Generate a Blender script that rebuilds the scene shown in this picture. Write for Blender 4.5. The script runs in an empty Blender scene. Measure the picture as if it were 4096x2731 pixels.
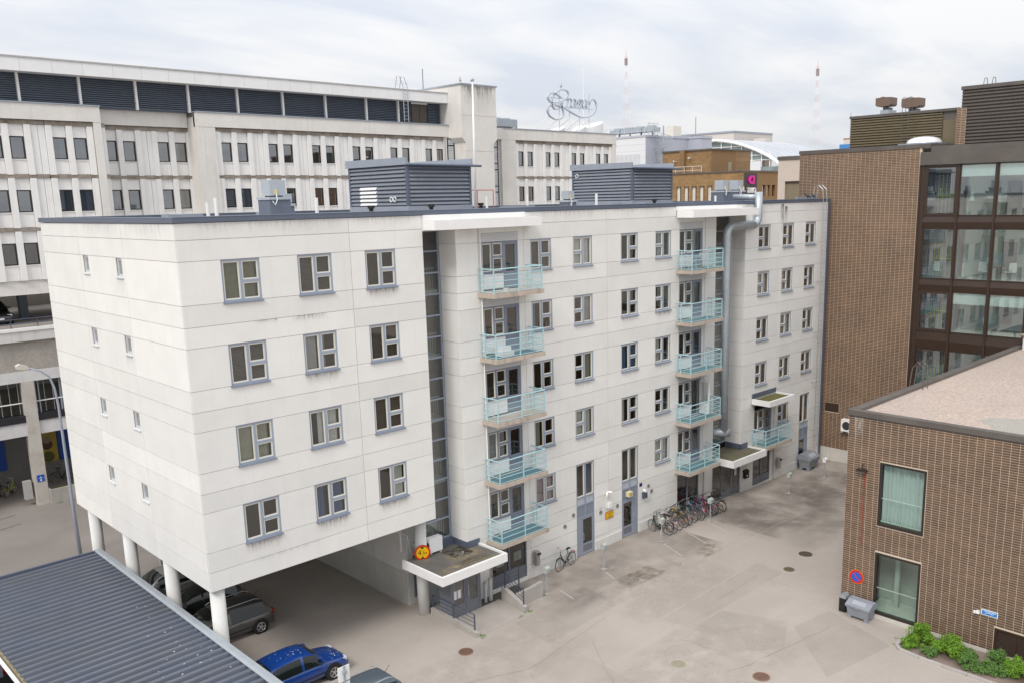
import bpy, math, random
from math import sin, cos, pi, radians, sqrt, floor
from mathutils import Vector, Matrix
random.seed(7)
SC = bpy.context.scene
COL = SC.collection

# ---------------------------------------------------------------- camera
CAM_POS = Vector((-12.364, -30.186, 17.920))
YAW, PITCH, ROLL = 0.79346, 0.19808, -0.02193
fwd = Vector((cos(YAW)*cos(PITCH), sin(YAW)*cos(PITCH), -sin(PITCH)))
rgt0 = Vector((sin(YAW), -cos(YAW), 0))
up0 = rgt0.cross(fwd)
rgt = rgt0*cos(ROLL) + up0*sin(ROLL)
upv = up0*cos(ROLL) - rgt0*sin(ROLL)
cam = bpy.data.cameras.new('camera')
cam.sensor_fit = 'HORIZONTAL'; cam.sensor_width = 36.0
cam.lens = 3528.8/4096*36
cam.shift_x = -126.6/4096; cam.shift_y = 144.5/4096
cam.clip_start = 0.5; cam.clip_end = 6000
co = bpy.data.objects.new('camera', cam); COL.objects.link(co)
m = Matrix((rgt, upv, -fwd)).transposed().to_4x4(); m.translation = CAM_POS
co.matrix_world = m
SC.camera = co

# ---------------------------------------------------------------- sky and sun
SUN_DIR = Vector((-0.64, -0.26, 0.72)).normalized()      # towards the veiled sun
w = bpy.data.worlds.new('World'); SC.world = w; w.use_nodes = True
nt = w.node_tree; nt.nodes.clear()
def N(t, **k):
    n = nt.nodes.new(t)
    for a, b in k.items(): setattr(n, a, b)
    return n
out = N('ShaderNodeOutputWorld'); bg = N('ShaderNodeBackground'); bg.inputs[1].default_value = 0.1
sky = N('ShaderNodeTexSky'); sky.sky_type = 'NISHITA'; sky.sun_disc = False
sky.sun_elevation = math.asin(SUN_DIR.z); sky.sun_rotation = math.atan2(SUN_DIR.x, SUN_DIR.y)
sky.air_density = 1.0; sky.dust_density = 2.0
tc = N('ShaderNodeTexCoord'); sx = N('ShaderNodeSeparateXYZ'); nt.links.new(tc.outputs['Generated'], sx.inputs[0])
def M(op, a, b=None, c=None):
    n = N('ShaderNodeMath', operation=op)
    for i, v in enumerate((a, b, c)):
        if v is None: continue
        if isinstance(v, (int, float)): n.inputs[i].default_value = v
        else: nt.links.new(v, n.inputs[i])
    return n.outputs[0]
zc = M('MAXIMUM', sx.outputs[2], 0.0); zd = M('ADD', zc, 0.16)
cb = N('ShaderNodeCombineXYZ')
nt.links.new(M('DIVIDE', sx.outputs[0], zd), cb.inputs[0]); nt.links.new(M('DIVIDE', sx.outputs[1], zd), cb.inputs[1])
mp = N('ShaderNodeMapping'); mp.inputs['Rotation'].default_value = (0, 0, 0.5); mp.inputs['Scale'].default_value = (0.75, 1.5, 1)
nt.links.new(cb.outputs[0], mp.inputs[0])
nz = N('ShaderNodeTexNoise'); nz.inputs['Scale'].default_value = 1.3; nz.inputs['Detail'].default_value = 6; nz.inputs['Roughness'].default_value = 0.52
nz.inputs['Distortion'].default_value = 0.35
nt.links.new(mp.outputs[0], nz.inputs[0])
rp = N('ShaderNodeValToRGB'); rp.color_ramp.elements[0].position = 0.36; rp.color_ramp.elements[1].position = 0.60
rp.color_ramp.elements[0].color = (6.1, 6.45, 7.15, 1); rp.color_ramp.elements[1].color = (7.8, 7.8, 7.85, 1)
nt.links.new(nz.outputs[0], rp.inputs[0])
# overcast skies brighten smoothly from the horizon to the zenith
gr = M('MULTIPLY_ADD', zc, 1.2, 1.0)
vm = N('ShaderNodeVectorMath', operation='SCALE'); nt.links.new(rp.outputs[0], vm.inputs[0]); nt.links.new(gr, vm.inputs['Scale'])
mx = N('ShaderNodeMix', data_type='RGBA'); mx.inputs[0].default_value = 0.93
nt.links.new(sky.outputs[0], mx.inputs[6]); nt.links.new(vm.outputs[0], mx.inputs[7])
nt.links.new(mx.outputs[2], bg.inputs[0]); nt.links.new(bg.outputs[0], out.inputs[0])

sl = bpy.data.lights.new('sun', 'SUN'); sl.energy = 1.75; sl.angle = radians(16); sl.color = (1.0, 0.955, 0.90)
so = bpy.data.objects.new('sun', sl); COL.objects.link(so)
so.rotation_euler = SUN_DIR.to_track_quat('Z', 'Y').to_euler(); so.location = (-60, -20, 60)

SC.view_settings.view_transform = 'Standard'; SC.view_settings.look = 'None'
SC.view_settings.exposure = 0.10; SC.view_settings.gamma = 1.0; SC.view_settings.use_curve_mapping = False

# ---------------------------------------------------------------- materials
MATS = {}
def _mat(name):
    m = bpy.data.materials.new(name); m.use_nodes = True
    t = m.node_tree; b = t.nodes['Principled BSDF']; o = t.nodes['Material Output']
    return m, t, b, o
def mat(name, col, rough=0.7, metal=0.0, var=0.10, scale=1.5, fine=0.0, fscale=40, bump=0.0, rnd=0.0, streak=0.0, scol=None, spec=0.4, tint=None, tscale=0.35, tamt=0.0):
    """procedural surface: large soft noise + fine grain + vertical streaks + per-object tone"""
    if name in MATS: return MATS[name]
    m, t, b, o = _mat(name); L = t.links.new
    b.inputs['Roughness'].default_value = rough; b.inputs['Metallic'].default_value = metal
    b.inputs['Specular IOR Level'].default_value = spec
    def nn(ty, **k):
        n = t.nodes.new(ty)
        for a, v in k.items(): setattr(n, a, v)
        return n
    def mth(op, a, b_=None, c=None):
        n = nn('ShaderNodeMath', operation=op)
        for i, v in enumerate((a, b_, c)):
            if v is None: continue
            if isinstance(v, (int, float)): n.inputs[i].default_value = v
            else: L(v, n.inputs[i])
        return n.outputs[0]
    geo = nn('ShaderNodeNewGeometry')
    n1 = nn('ShaderNodeTexNoise'); n1.inputs['Scale'].default_value = scale; n1.inputs['Detail'].default_value = 5; n1.inputs['Roughness'].default_value = .6
    L(geo.outputs['Position'], n1.inputs['Vector'])
    f = mth('MULTIPLY_ADD', mth('SUBTRACT', n1.outputs[0], 0.5), 2*var*1.6, 1.0)
    if fine:
        n2 = nn('ShaderNodeTexNoise'); n2.inputs['Scale'].default_value = fscale; n2.inputs['Detail'].default_value = 2
        L(geo.outputs['Position'], n2.inputs['Vector'])
        f = mth('MULTIPLY', f, mth('MULTIPLY_ADD', mth('SUBTRACT', n2.outputs[0], 0.5), 2*fine*1.6, 1.0))
    if rnd:
        oi = nn('ShaderNodeObjectInfo')
        f = mth('MULTIPLY', f, mth('MULTIPLY_ADD', mth('SUBTRACT', oi.outputs['Random'], 0.5), 2*rnd, 1.0))
    vs = nn('ShaderNodeVectorMath', operation='SCALE'); vs.inputs[0].default_value = col[:3]; L(f, vs.inputs['Scale'])
    c = vs.outputs[0]
    if tamt:
        n4 = nn('ShaderNodeTexNoise'); n4.inputs['Scale'].default_value = tscale; n4.inputs['Detail'].default_value = 6
        L(geo.outputs['Position'], n4.inputs['Vector'])
        r4 = nn('ShaderNodeMapRange'); r4.inputs[1].default_value = .42; r4.inputs[2].default_value = .72; r4.inputs[4].default_value = tamt
        L(n4.outputs[0], r4.inputs[0])
        mt = nn('ShaderNodeMix', data_type='RGBA'); mt.inputs[7].default_value = (*tint[:3], 1)
        L(r4.outputs[0], mt.inputs[0]); L(c, mt.inputs[6]); c = mt.outputs[2]
    if streak:
        mp = nn('ShaderNodeMapping'); mp.inputs['Scale'].default_value = (2.6, 2.6, 0.10)
        L(geo.outputs['Position'], mp.inputs[0])
        n3 = nn('ShaderNodeTexNoise'); n3.inputs['Scale'].default_value = 1.6; n3.inputs['Detail'].default_value = 5; n3.inputs['Roughness'].default_value = .65
        L(mp.outputs[0], n3.inputs['Vector'])
        r3 = nn('ShaderNodeMapRange'); r3.inputs[1].default_value = .54; r3.inputs[2].default_value = .82; r3.inputs[4].default_value = streak
        L(n3.outputs[0], r3.inputs[0])
        ms = nn('ShaderNodeMix', data_type='RGBA'); ms.inputs[7].default_value = (*(scol or (.12, .105, .09))[:3], 1)
        L(r3.outputs[0], ms.inputs[0]); L(c, ms.inputs[6]); c = ms.outputs[2]
    L(c, b.inputs['Base Color'])
    if bump:
        bn = nn('ShaderNodeTexNoise'); bn.inputs['Scale'].default_value = fscale; bn.inputs['Detail'].default_value = 3
        L(geo.outputs['Position'], bn.inputs['Vector'])
        bp = nn('ShaderNodeBump'); bp.inputs['Strength'].default_value = bump; bp.inputs['Distance'].default_value = 0.02
        L(bn.outputs[0], bp.inputs['Height']); L(bp.outputs[0], b.inputs['Normal'])
    MATS[name] = m
    return m
def glass(name, tint, refl=1.0, rough=0.01, ior=1.5):
    if name in MATS: return MATS[name]
    m, t, b, o = _mat(name); t.nodes.remove(b); L = t.links.new
    tr = t.nodes.new('ShaderNodeBsdfTransparent'); tr.inputs[0].default_value = (*tint, 1)
    gl = t.nodes.new('ShaderNodeBsdfGlossy'); gl.inputs[0].default_value = (1, 1, 1, 1); gl.inputs['Roughness'].default_value = rough
    fr = t.nodes.new('ShaderNodeFresnel'); fr.inputs[0].default_value = ior
    mu = t.nodes.new('ShaderNodeMath'); mu.operation = 'MULTIPLY'; mu.inputs[1].default_value = refl; mu.use_clamp = True
    mi = t.nodes.new('ShaderNodeMixShader')
    ge = t.nodes.new('ShaderNodeNewGeometry'); sb = t.nodes.new('ShaderNodeMath'); sb.operation = 'SUBTRACT'; sb.inputs[0].default_value = 1.0; L(ge.outputs['Backfacing'], sb.inputs[1])
    m2 = t.nodes.new('ShaderNodeMath'); m2.operation = 'MULTIPLY'; L(mu.outputs[0], m2.inputs[0]); L(sb.outputs[0], m2.inputs[1])
    L(fr.outputs[0], mu.inputs[0]); L(m2.outputs[0], mi.inputs[0]); L(tr.outputs[0], mi.inputs[1]); L(gl.outputs[0], mi.inputs[2]); L(mi.outputs[0], o.inputs[0])
    MATS[name] = m; return m
def stain(name, col, u='x', amt=0.7, ns=6.0):
    """dirt runs: noise alpha over a unit object-space square (x across, z down from 1)"""
    if name in MATS: return MATS[name]
    m, t, b, o = _mat(name); L = t.links.new
    b.inputs['Base Color'].default_value = (*col, 1); b.inputs['Roughness'].default_value = .9; b.inputs['Specular IOR Level'].default_value = .1
    uv = t.nodes.new('ShaderNodeUVMap'); sp = t.nodes.new('ShaderNodeSeparateXYZ'); L(uv.outputs[0], sp.inputs[0])
    ge = t.nodes.new('ShaderNodeNewGeometry'); mp = t.nodes.new('ShaderNodeMapping')
    mp.inputs['Scale'].default_value = (ns, ns, ns*.16) if u == 'x' else (ns, ns, ns)
    L(ge.outputs['Position'], mp.inputs[0])
    nz = t.nodes.new('ShaderNodeTexNoise'); nz.inputs['Scale'].default_value = 1.5; nz.inputs['Detail'].default_value = 5; nz.inputs['Roughness'].default_value = .65; L(mp.outputs[0], nz.inputs[0])
    def mth(op, a, b_=None, c=None, cl=False):
        n = t.nodes.new('ShaderNodeMath'); n.operation = op; n.use_clamp = cl
        for i, v in enumerate((a, b_, c)):
            if v is None: continue
            if isinstance(v, (int, float)): n.inputs[i].default_value = v
            else: L(v, n.inputs[i])
        return n.outputs[0]
    # fade at both sides; strongest at v=1 (top), gone at v=0
    ux = sp.outputs[0]; vy = sp.outputs[1]
    side = mth('MULTIPLY', mth('MULTIPLY', mth('MULTIPLY', ux, mth('SUBTRACT', 1.0, ux)), 8.0, None, True), 1.0)
    if u == 'x': k = mth('MULTIPLY', side, mth('POWER', vy, 1.6))
    else: k = mth('MULTIPLY', side, mth('MULTIPLY', mth('MULTIPLY', vy, mth('SUBTRACT', 1.0, vy)), 8.0, None, True))
    a = mth('MULTIPLY', mth('MULTIPLY', mth('MULTIPLY_ADD', nz.outputs[0], 3.2, -1.15, True), k), amt, None, True)
    L(a, b.inputs['Alpha'])
    MATS[name] = m; return m

def bricks_mat(name, colA, colB, cw, ch, axis='Y', rough=.55):
    m, t, b, o = _mat(name); L = t.links.new
    ge = t.nodes.new('ShaderNodeNewGeometry'); sp = t.nodes.new('ShaderNodeSeparateXYZ'); L(ge.outputs['Position'], sp.inputs[0])
    def fl(s, w_):
        d = t.nodes.new('ShaderNodeMath'); d.operation = 'DIVIDE'; d.inputs[1].default_value = w_; L(s, d.inputs[0])
        f = t.nodes.new('ShaderNodeMath'); f.operation = 'FLOOR'; L(d.outputs[0], f.inputs[0]); return f.outputs[0]
    cb = t.nodes.new('ShaderNodeCombineXYZ'); L(fl(sp.outputs[axis], cw), cb.inputs[0]); L(fl(sp.outputs['Z'], ch), cb.inputs[1])
    wn = t.nodes.new('ShaderNodeTexWhiteNoise'); wn.noise_dimensions = '2D'; L(cb.outputs[0], wn.inputs['Vector'])
    nz = t.nodes.new('ShaderNodeTexNoise'); nz.inputs['Scale'].default_value = .55; nz.inputs['Detail'].default_value = 6; L(ge.outputs['Position'], nz.inputs[0])
    ad = t.nodes.new('ShaderNodeMath'); ad.operation = 'MULTIPLY_ADD'; ad.inputs[1].default_value = .55; L(wn.outputs[0], ad.inputs[0])
    mu = t.nodes.new('ShaderNodeMath'); mu.operation = 'MULTIPLY_ADD'; mu.inputs[1].default_value = 1.2; mu.inputs[2].default_value = -.36; L(nz.outputs[0], mu.inputs[0])
    L(mu.outputs[0], ad.inputs[2])
    mx = t.nodes.new('ShaderNodeMix'); mx.data_type = 'RGBA'; mx.inputs[6].default_value = (*colA, 1); mx.inputs[7].default_value = (*colB, 1)
    L(ad.outputs[0], mx.inputs[0]); L(mx.outputs[2], b.inputs['Base Color']); b.inputs['Roughness'].default_value = rough
    MATS[name] = m; return m

# ---------------------------------------------------------------- mesh building
class MB:
    def __init__(s): s.v = []; s.f = []; s.uv = None
    def box(s, x0, x1, y0, y1, z0, z1):
        if x0 > x1: x0, x1 = x1, x0
        if y0 > y1: y0, y1 = y1, y0
        if z0 > z1: z0, z1 = z1, z0
        n = len(s.v)
        s.v += [(x0,y0,z0),(x1,y0,z0),(x1,y1,z0),(x0,y1,z0),(x0,y0,z1),(x1,y0,z1),(x1,y1,z1),(x0,y1,z1)]
        s.f += [(n,n+3,n+2,n+1),(n+4,n+5,n+6,n+7),(n,n+1,n+5,n+4),(n+1,n+2,n+6,n+5),(n+2,n+3,n+7,n+6),(n+3,n,n+4,n+7)]
        return s
    def poly(s, pts):
        n = len(s.v); s.v += [tuple(p) for p in pts]; s.f.append(tuple(range(n, n+len(pts)))); return s
    def tube(s, pts, r, n=6, closed=False, caps=True):
        pts = [Vector(p) for p in pts]; K = len(pts); base = len(s.v)
        prev = None
        for i, p in enumerate(pts):
            a = pts[i-1] if (i > 0 or closed) else pts[i]
            b = pts[(i+1) % K] if (i < K-1 or closed) else pts[i]
            d = (b-a).normalized() if (b-a).length > 1e-9 else Vector((0,0,1))
            ref = prev if prev is not None else (Vector((0,0,1)) if abs(d.z) < .9 else Vector((1,0,0)))
            u = (ref - d*ref.dot(d)); u = u.normalized() if u.length > 1e-6 else d.orthogonal().normalized(); prev = u
            w_ = d.cross(u); rr = r[i] if isinstance(r, (list, tuple)) else r
            for k in range(n):
                t = 2*pi*k/n + pi/n; q = p + u*cos(t)*rr + w_*sin(t)*rr; s.v.append((q.x,q.y,q.z))
        for i in range(K if closed else K-1):
            for k in range(n):
                a = base+i*n+k; b = base+i*n+(k+1)%n; j = (i+1) % K
                s.f.append((a, b, base+j*n+(k+1)%n, base+j*n+k))
        if caps and not closed:
            s.f.append(tuple(base+k for k in reversed(range(n)))); s.f.append(tuple(base+(K-1)*n+k for k in range(n)))
        return s
    def cyl(s, c, r, z0, z1, n=16, r2=None):
        r2 = r if r2 is None else r2; b = len(s.v)
        for z, rr in ((z0, r), (z1, r2)):
            for k in range(n):
                t = 2*pi*k/n; s.v.append((c[0]+rr*cos(t), c[1]+rr*sin(t), z))
        for k in range(n): s.f.append((b+k, b+(k+1)%n, b+n+(k+1)%n, b+n+k))
        s.f.append(tuple(b+k for k in reversed(range(n)))); s.f.append(tuple(b+n+k for k in range(n))); return s
    def disc(s, c, r, axis, th, n=20):
        """thin disc whose axis is x, y or z"""
        b = len(s.v)
        for d in (-th/2, th/2):
            for k in range(n):
                t = 2*pi*k/n; a, e = r*cos(t), r*sin(t)
                s.v.append({'x': (c[0]+d, c[1]+a, c[2]+e), 'y': (c[0]+a, c[1]+d, c[2]+e), 'z': (c[0]+a, c[1]+e, c[2]+d)}[axis])
        for k in range(n): s.f.append((b+k, b+(k+1)%n, b+n+(k+1)%n, b+n+k))
        s.f.append(tuple(b+k for k in reversed(range(n)))); s.f.append(tuple(b+n+k for k in range(n))); return s
    def prism(s, pts, axis, a, b):
        """extrude a 2-D outline along an axis"""
        n = len(pts); base = len(s.v)
        for d in (a, b):
            for p in pts:
                s.v.append({'x': (d, p[0], p[1]), 'y': (p[0], d, p[1]), 'z': (p[0], p[1], d)}[axis])
        for k in range(n): s.f.append((base+k, base+(k+1)%n, base+n+(k+1)%n, base+n+k))
        s.f.append(tuple(base+k for k in reversed(range(n)))); s.f.append(tuple(base+n+k for k in range(n))); return s
    def mesh(s, name, mt=None, off=(0,0,0), smooth=False):
        me = bpy.data.meshes.new(name)
        ox, oy, oz = off
        me.from_pydata([(x-ox, y-oy, z-oz) for x, y, z in s.v], [], s.f)
        if s.uv:
            ul = me.uv_layers.new(name='UVMap')
            for i, uvc in enumerate(s.uv): ul.data[i].uv = uvc
        for q in (mt if isinstance(mt, (list, tuple)) else [mt]):
            if q: me.materials.append(q)
        if smooth: me.shade_smooth()
        me.update(); return me
    def bb(s):
        xs, ys, zs = zip(*s.v); return Vector(((min(xs)+max(xs))/2, (min(ys)+max(ys))/2, min(zs)))
WL = {}
def O(name, me, parent=None, loc=(0,0,0), rz=0.0):
    o = bpy.data.objects.new(name, me); COL.objects.link(o)
    if parent: o.parent = parent
    o.location = loc
    if rz: o.rotation_euler = (0, 0, rz)
    return o
def thing(name, label, cat, loc=(0,0,0), group=None, kind=None):
    o = O(name, None, None, loc); o.empty_display_size = .3; WL[o] = Vector(loc)
    tag(o, label, cat, group, kind); return o
def tag(o, label=None, cat=None, group=None, kind=None):
    if label: o['label'] = label
    if cat: o['category'] = cat
    if group: o['group'] = group
    if kind: o['kind'] = kind
    return o
def B(mb, name, mt, parent=None, smooth=False):
    """mesh given in world (or root-local) coordinates -> object with its own origin under parent"""
    c = mb.bb(); o = O(name, mb.mesh(name, mt, c, smooth), parent, c - (WL[parent] if parent else Vector()))
    WL[o] = c; return o
def stuff(o): o['kind'] = 'stuff'; return o
def struct(o): o['kind'] = 'structure'; return o
def copy_tree(o, parent=None):
    c = o.copy(); COL.objects.link(c); c.parent = parent
    for ch in list(o.children): copy_tree(ch, c)
    return c
def bx(*a): return MB().box(*a)
def fbox(mb, pl, u0, u1, v0, v1, d0, d1):
    ax, p = pl
    if ax == 'y': mb.box(u0, u1, p+d0, p+d1, v0, v1)
    else: mb.box(p+d0, p+d1, u0, u1, v0, v1)
    return mb
def holed(pl, u0, u1, v0, v1, holes, d0, d1):
    """slab in a facade plane with rectangular openings"""
    hs = [h for h in holes if h[1] > u0+1e-4 and h[0] < u1-1e-4 and h[3] > v0+1e-4 and h[2] < v1-1e-4]
    us = sorted({u0, u1, *[min(max(x, u0), u1) for h in hs for x in h[:2]]}); vs = sorted({v0, v1, *[min(max(x, v0), v1) for h in hs for x in h[2:]]})
    def solid(i, j):
        if not (0 <= i < len(us)-1 and 0 <= j < len(vs)-1): return False
        a, b = (us[i]+us[i+1])/2, (vs[j]+vs[j+1])/2
        return not any(h[0] < a < h[1] and h[2] < b < h[3] for h in hs)
    mb = MB(); ax, p = pl
    P = (lambda u, v, d: (u, p+d, v)) if ax == 'y' else (lambda u, v, d: (p+d, u, v))
    fl = ax == 'x'
    def q(*c): mb.poly(c[::-1] if fl else c)
    for i in range(len(us)-1):
        for j in range(len(vs)-1):
            if not solid(i, j): continue
            a, b, c, d = us[i], us[i+1], vs[j], vs[j+1]
            q(P(a,c,d0), P(b,c,d0), P(b,d,d0), P(a,d,d0))
            if not solid(i-1, j): q(P(a,c,d1), P(a,c,d0), P(a,d,d0), P(a,d,d1))
            if not solid(i+1, j): q(P(b,c,d0), P(b,c,d1), P(b,d,d1), P(b,d,d0))
            if not solid(i, j-1): q(P(a,c,d1), P(b,c,d1), P(b,c,d0), P(a,c,d0))
            if not solid(i, j+1): q(P(a,d,d0), P(b,d,d0), P(b,d,d1), P(a,d,d1))
    return mb
def panels(parent, pl, zs, us, holes, mt, name='wall_panel', gap=0.018, th=0.10):
    """one object for each concrete element between joints; openings as high as the course split it"""
    zs = sorted(zs); us = sorted(us)
    for j in range(len(zs)-1):
        v0, v1 = zs[j]+gap/2, zs[j+1]-gap/2
        for i in range(len(us)-1):
            a, b = us[i]+gap/2, us[i+1]-gap/2
            full = sorted((h[0], h[1]) for h in holes if h[2] <= v0+.06 and h[3] >= v1-.06 and h[1] > a and h[0] < b)
            segs = []; x = a
            for h0, h1 in full:
                if h0 > x+.03: segs.append((x, h0))
                x = max(x, h1)
            if x < b-.03: segs.append((x, b))
            for s0, s1 in segs:
                mb = holed(pl, s0, s1, v0, v1, holes, 0, th)
                if mb.f: B(mb, name, mt, parent)
def decal(parent, pl, u0, u1, v0, v1, mt, d=-.003, name='water_stain'):
    mb = MB(); ax, p = pl
    if ax == 'y': mb.poly([(u0,p+d,v0),(u1,p+d,v0),(u1,p+d,v1),(u0,p+d,v1)])
    elif ax == 'x': mb.poly([(p+d,u1,v0),(p+d,u0,v0),(p+d,u0,v1),(p+d,u1,v1)])
    else: mb.poly([(u0,v0,p+d),(u1,v0,p+d),(u1,v1,p+d),(u0,v1,p+d)])
    mb.uv = [(0,0),(1,0),(1,1),(0,1)]
    return stuff(B(mb, name, mt, parent))
def text_mb(s, size, font_ext=0.01):
    """lettering as mesh (x right, y up), left-aligned at the origin"""
    cu = bpy.data.curves.new('lettering', 'FONT'); cu.body = s; cu.size = size; cu.extrude = font_ext; cu.resolution_u = 3
    o = bpy.data.objects.new('lettering', cu); COL.objects.link(o)
    dg = bpy.context.evaluated_depsgraph_get(); me = o.evaluated_get(dg).to_mesh()
    mb = MB(); mb.v = [tuple(v.co) for v in me.vertices]; mb.f = [tuple(p.vertices) for p in me.polygons]
    o.evaluated_get(dg).to_mesh_clear(); bpy.data.objects.remove(o); bpy.data.curves.remove(cu)
    return mb
def place_text(mb, fn):
    r = MB(); r.v = [fn(*v) for v in mb.v]; r.f = mb.f; return r
# ---------------------------------------------------------------- palette
M_CONC = mat('painted_concrete', (.738, .728, .698), .8, var=.06, scale=.7, fine=.035, fscale=30, rnd=.05, streak=.17, scol=(.45,.42,.39))
M_JOINT = mat('joint_backing', (.52, .48, .43), .9, var=.1)
M_DARK = mat('unlit_room_core', (.13, .115, .095), .9, var=.2)  # dark colour stands in for the unlit space behind the glass
M_FRAME = mat('window_frame_blue_grey', (.30, .345, .42), .45, var=.05)
M_SASH = mat('window_sash_cream', (.70, .68, .60), .5, var=.05)
M_SILL = mat('sill_metal_blue_grey', (.17, .195, .25), .4, metal=.0, var=.08)
M_FASCIA = mat('fascia_metal_slate', (.10, .12, .165), .42, var=.1, spec=.5)
M_FASCIAL = mat('fascia_metal_pale', (.30, .33, .38), .4, var=.1)
M_LOUV = mat('louvre_metal_slate', (.225, .245, .285), .30, var=.1, spec=.6)
M_WHITE = mat('white_paint', (.80, .795, .78), .55, var=.05, streak=.12, scol=(.5,.47,.42))
M_TEAL = mat('balcony_steel_teal', (.40, .60, .64), .4, var=.06)
M_SLAB = mat('balcony_concrete', (.47, .40, .335), .85, var=.14, scale=2, fine=.06, streak=.75, scol=(.16,.125,.095))
M_DOOR = mat('door_grey', (.165, .175, .20), .5, var=.06)
M_GLASS = glass('window_glass', (.86, .87, .86), 2.6)
M_GLASSD = glass('stair_glass', (.78, .82, .81), 3.5)
M_SHOP = glass('shop_glass', (.45, .50, .47), 2.5)
M_GALV = mat('galvanised_steel', (.44, .48, .51), .42, metal=.55, var=.18, scale=6)
M_CONCG = mat('bare_concrete', (.40, .375, .345), .9, var=.14, scale=1.3, fine=.08, bump=.15, streak=.35)
M_BITU = mat('bitumen_felt', (.115, .108, .10), .9, var=.25, scale=1.2, fine=.12, fscale=25, tint=(.20,.185,.15), tscale=1.1, tamt=.8)
M_MOSS = mat('moss', (.13, .125, .035), .95, var=.35, scale=3, fine=.35, fscale=18, bump=.8, tint=(.10,.085,.06), tscale=1.5, tamt=.7)
M_MOSS2 = mat('silted_felt', (.135, .12, .085), .95, var=.3, scale=1.6, fine=.25, fscale=18, tint=(.10,.10,.03), tscale=.9, tamt=.8)
M_BLACK = mat('black_rubber', (.02, .02, .02), .6, var=.1)
M_STEELD = mat('dark_rail_steel', (.07, .085, .12), .45, var=.1)
M_PIPEW = mat('white_pipe', (.78, .78, .77), .4, var=.05)
M_ST1 = stain('sill_drip_stain', (.20, .15, .13), 'x', .62, 7)
M_ST2 = stain('grey_wall_stain', (.30, .28, .27), 'x', .26, 5)
M_ST3 = stain('dark_run_stain', (.09, .07, .06), 'x', 1.0, 6)
M_PALE = mat('pale_frame', (.55,.57,.58), .5)
M_WHITE2 = mat('plain_white', (.82, .82, .81), .5, var=.04)

def asphalt():
    m, t, b, o = _mat('asphalt'); L = t.links.new
    def nn(ty, **k):
        n = t.nodes.new(ty)
        for a, v in k.items(): setattr(n, a, v)
        return n
    def noise(sc, det=4, ro=.6, vec=None, dist=0):
        n = nn('ShaderNodeTexNoise'); n.inputs['Scale'].default_value = sc; n.inputs['Detail'].default_value = det; n.inputs['Roughness'].default_value = ro; n.inputs['Distortion'].default_value = dist
        L(vec or geo.outputs['Position'], n.inputs[0]); return n.outputs[0]
    def mr(x, a, b_, c=0., d=1.):
        n = nn('ShaderNodeMapRange'); L(x, n.inputs[0])
        for i, v in enumerate((a, b_, c, d)): n.inputs[i+1].default_value = v
        return n.outputs[0]
    def mix(f, a, c):
        n = nn('ShaderNodeMix', data_type='RGBA')
        if isinstance(f, float): n.inputs[0].default_value = f
        else: L(f, n.inputs[0])
        for i, v in ((6, a), (7, c)):
            if isinstance(v, tuple): n.inputs[i].default_value = (*v, 1)
            else: L(v, n.inputs[i])
        return n.outputs[2]
    geo = nn('ShaderNodeNewGeometry')
    c = mix(mr(noise(.16, 6, .62), .36, .66), (.372, .329, .292), (.432, .385, .343))
    c = mix(mr(noise(.5, 6, .7, dist=.6), .52, .82, 0, .32), c, (.30, .263, .232))
    # wheel-polished pale streaks, stretched along the yard
    mp = nn('ShaderNodeMapping'); mp.inputs['Rotation'].default_value = (0, 0, .25); mp.inputs['Scale'].default_value = (.10, .85, 1); L(geo.outputs['Position'], mp.inputs[0])
    c = mix(mr(noise(1., 5, .6, mp.outputs[0], .4), .55, .8, 0, .30), c, (.50, .45, .405))
    # fine cracks
    vo = nn('ShaderNodeTexVoronoi', feature='DISTANCE_TO_EDGE'); vo.inputs['Scale'].default_value = .23
    wv = nn('ShaderNodeVectorMath', operation='ADD'); wn = nn('ShaderNodeTexNoise'); wn.inputs['Scale'].default_value = .9; wn.inputs['Detail'].default_value = 5; L(geo.outputs['Position'], wn.inputs[0])
    ws = nn('ShaderNodeVectorMath', operation='SCALE'); ws.inputs['Scale'].default_value = 1.6; L(wn.outputs[1], ws.inputs[0]); L(geo.outputs['Position'], wv.inputs[0]); L(ws.outputs[0], wv.inputs[1]); L(wv.outputs[0], vo.inputs[0])
    cr = nn('ShaderNodeMath', operation='MULTIPLY'); L(mr(vo.outputs[0], .003, .012, 1, 0), cr.inputs[0]); L(mr(noise(.3, 2), .5, .62, 0, .10), cr.inputs[1])
    c = mix(cr.outputs[0], c, (.10, .09, .08))
    g = mr(noise(55, 2, .7), .25, .75, .82, 1.18)
    sc = nn('ShaderNodeVectorMath', operation='SCALE'); L(c, sc.inputs[0]); L(g, sc.inputs['Scale'])
    L(sc.outputs[0], b.inputs['Base Color']); b.inputs['Roughness'].default_value = .88; b.inputs['Specular IOR Level'].default_value = .3
    bp = nn('ShaderNodeBump'); bp.inputs['Strength'].default_value = .25; bp.inputs['Distance'].default_value = .01; L(noise(60, 2), bp.inputs['Height']); L(bp.outputs[0], b.inputs['Normal'])
    MATS['asphalt'] = m; return m
M_ASPH = asphalt()

# ---------------------------------------------------------------- ground
def gz(x): return -.65 - .35*min(max((x-27)/10, 0), 1)
mb = MB(); xs = [-2500, -60, -20, 0, 10, 20, 27, 29.5, 32, 34.5, 37, 45, 60, 120, 400, 3000]; ys = [-2500, -60, -30, -15, 0, 15, 40, 80, 400, 3000]
for x in xs:
    for y in ys: mb.v.append((x, y, gz(x)))
for i in range(len(xs)-1):
    for j in range(len(ys)-1):
        a = i*len(ys)+j; mb.f.append((a, a+len(ys), a+len(ys)+1, a+1))
struct(B(mb, 'ground', M_ASPH))

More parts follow.
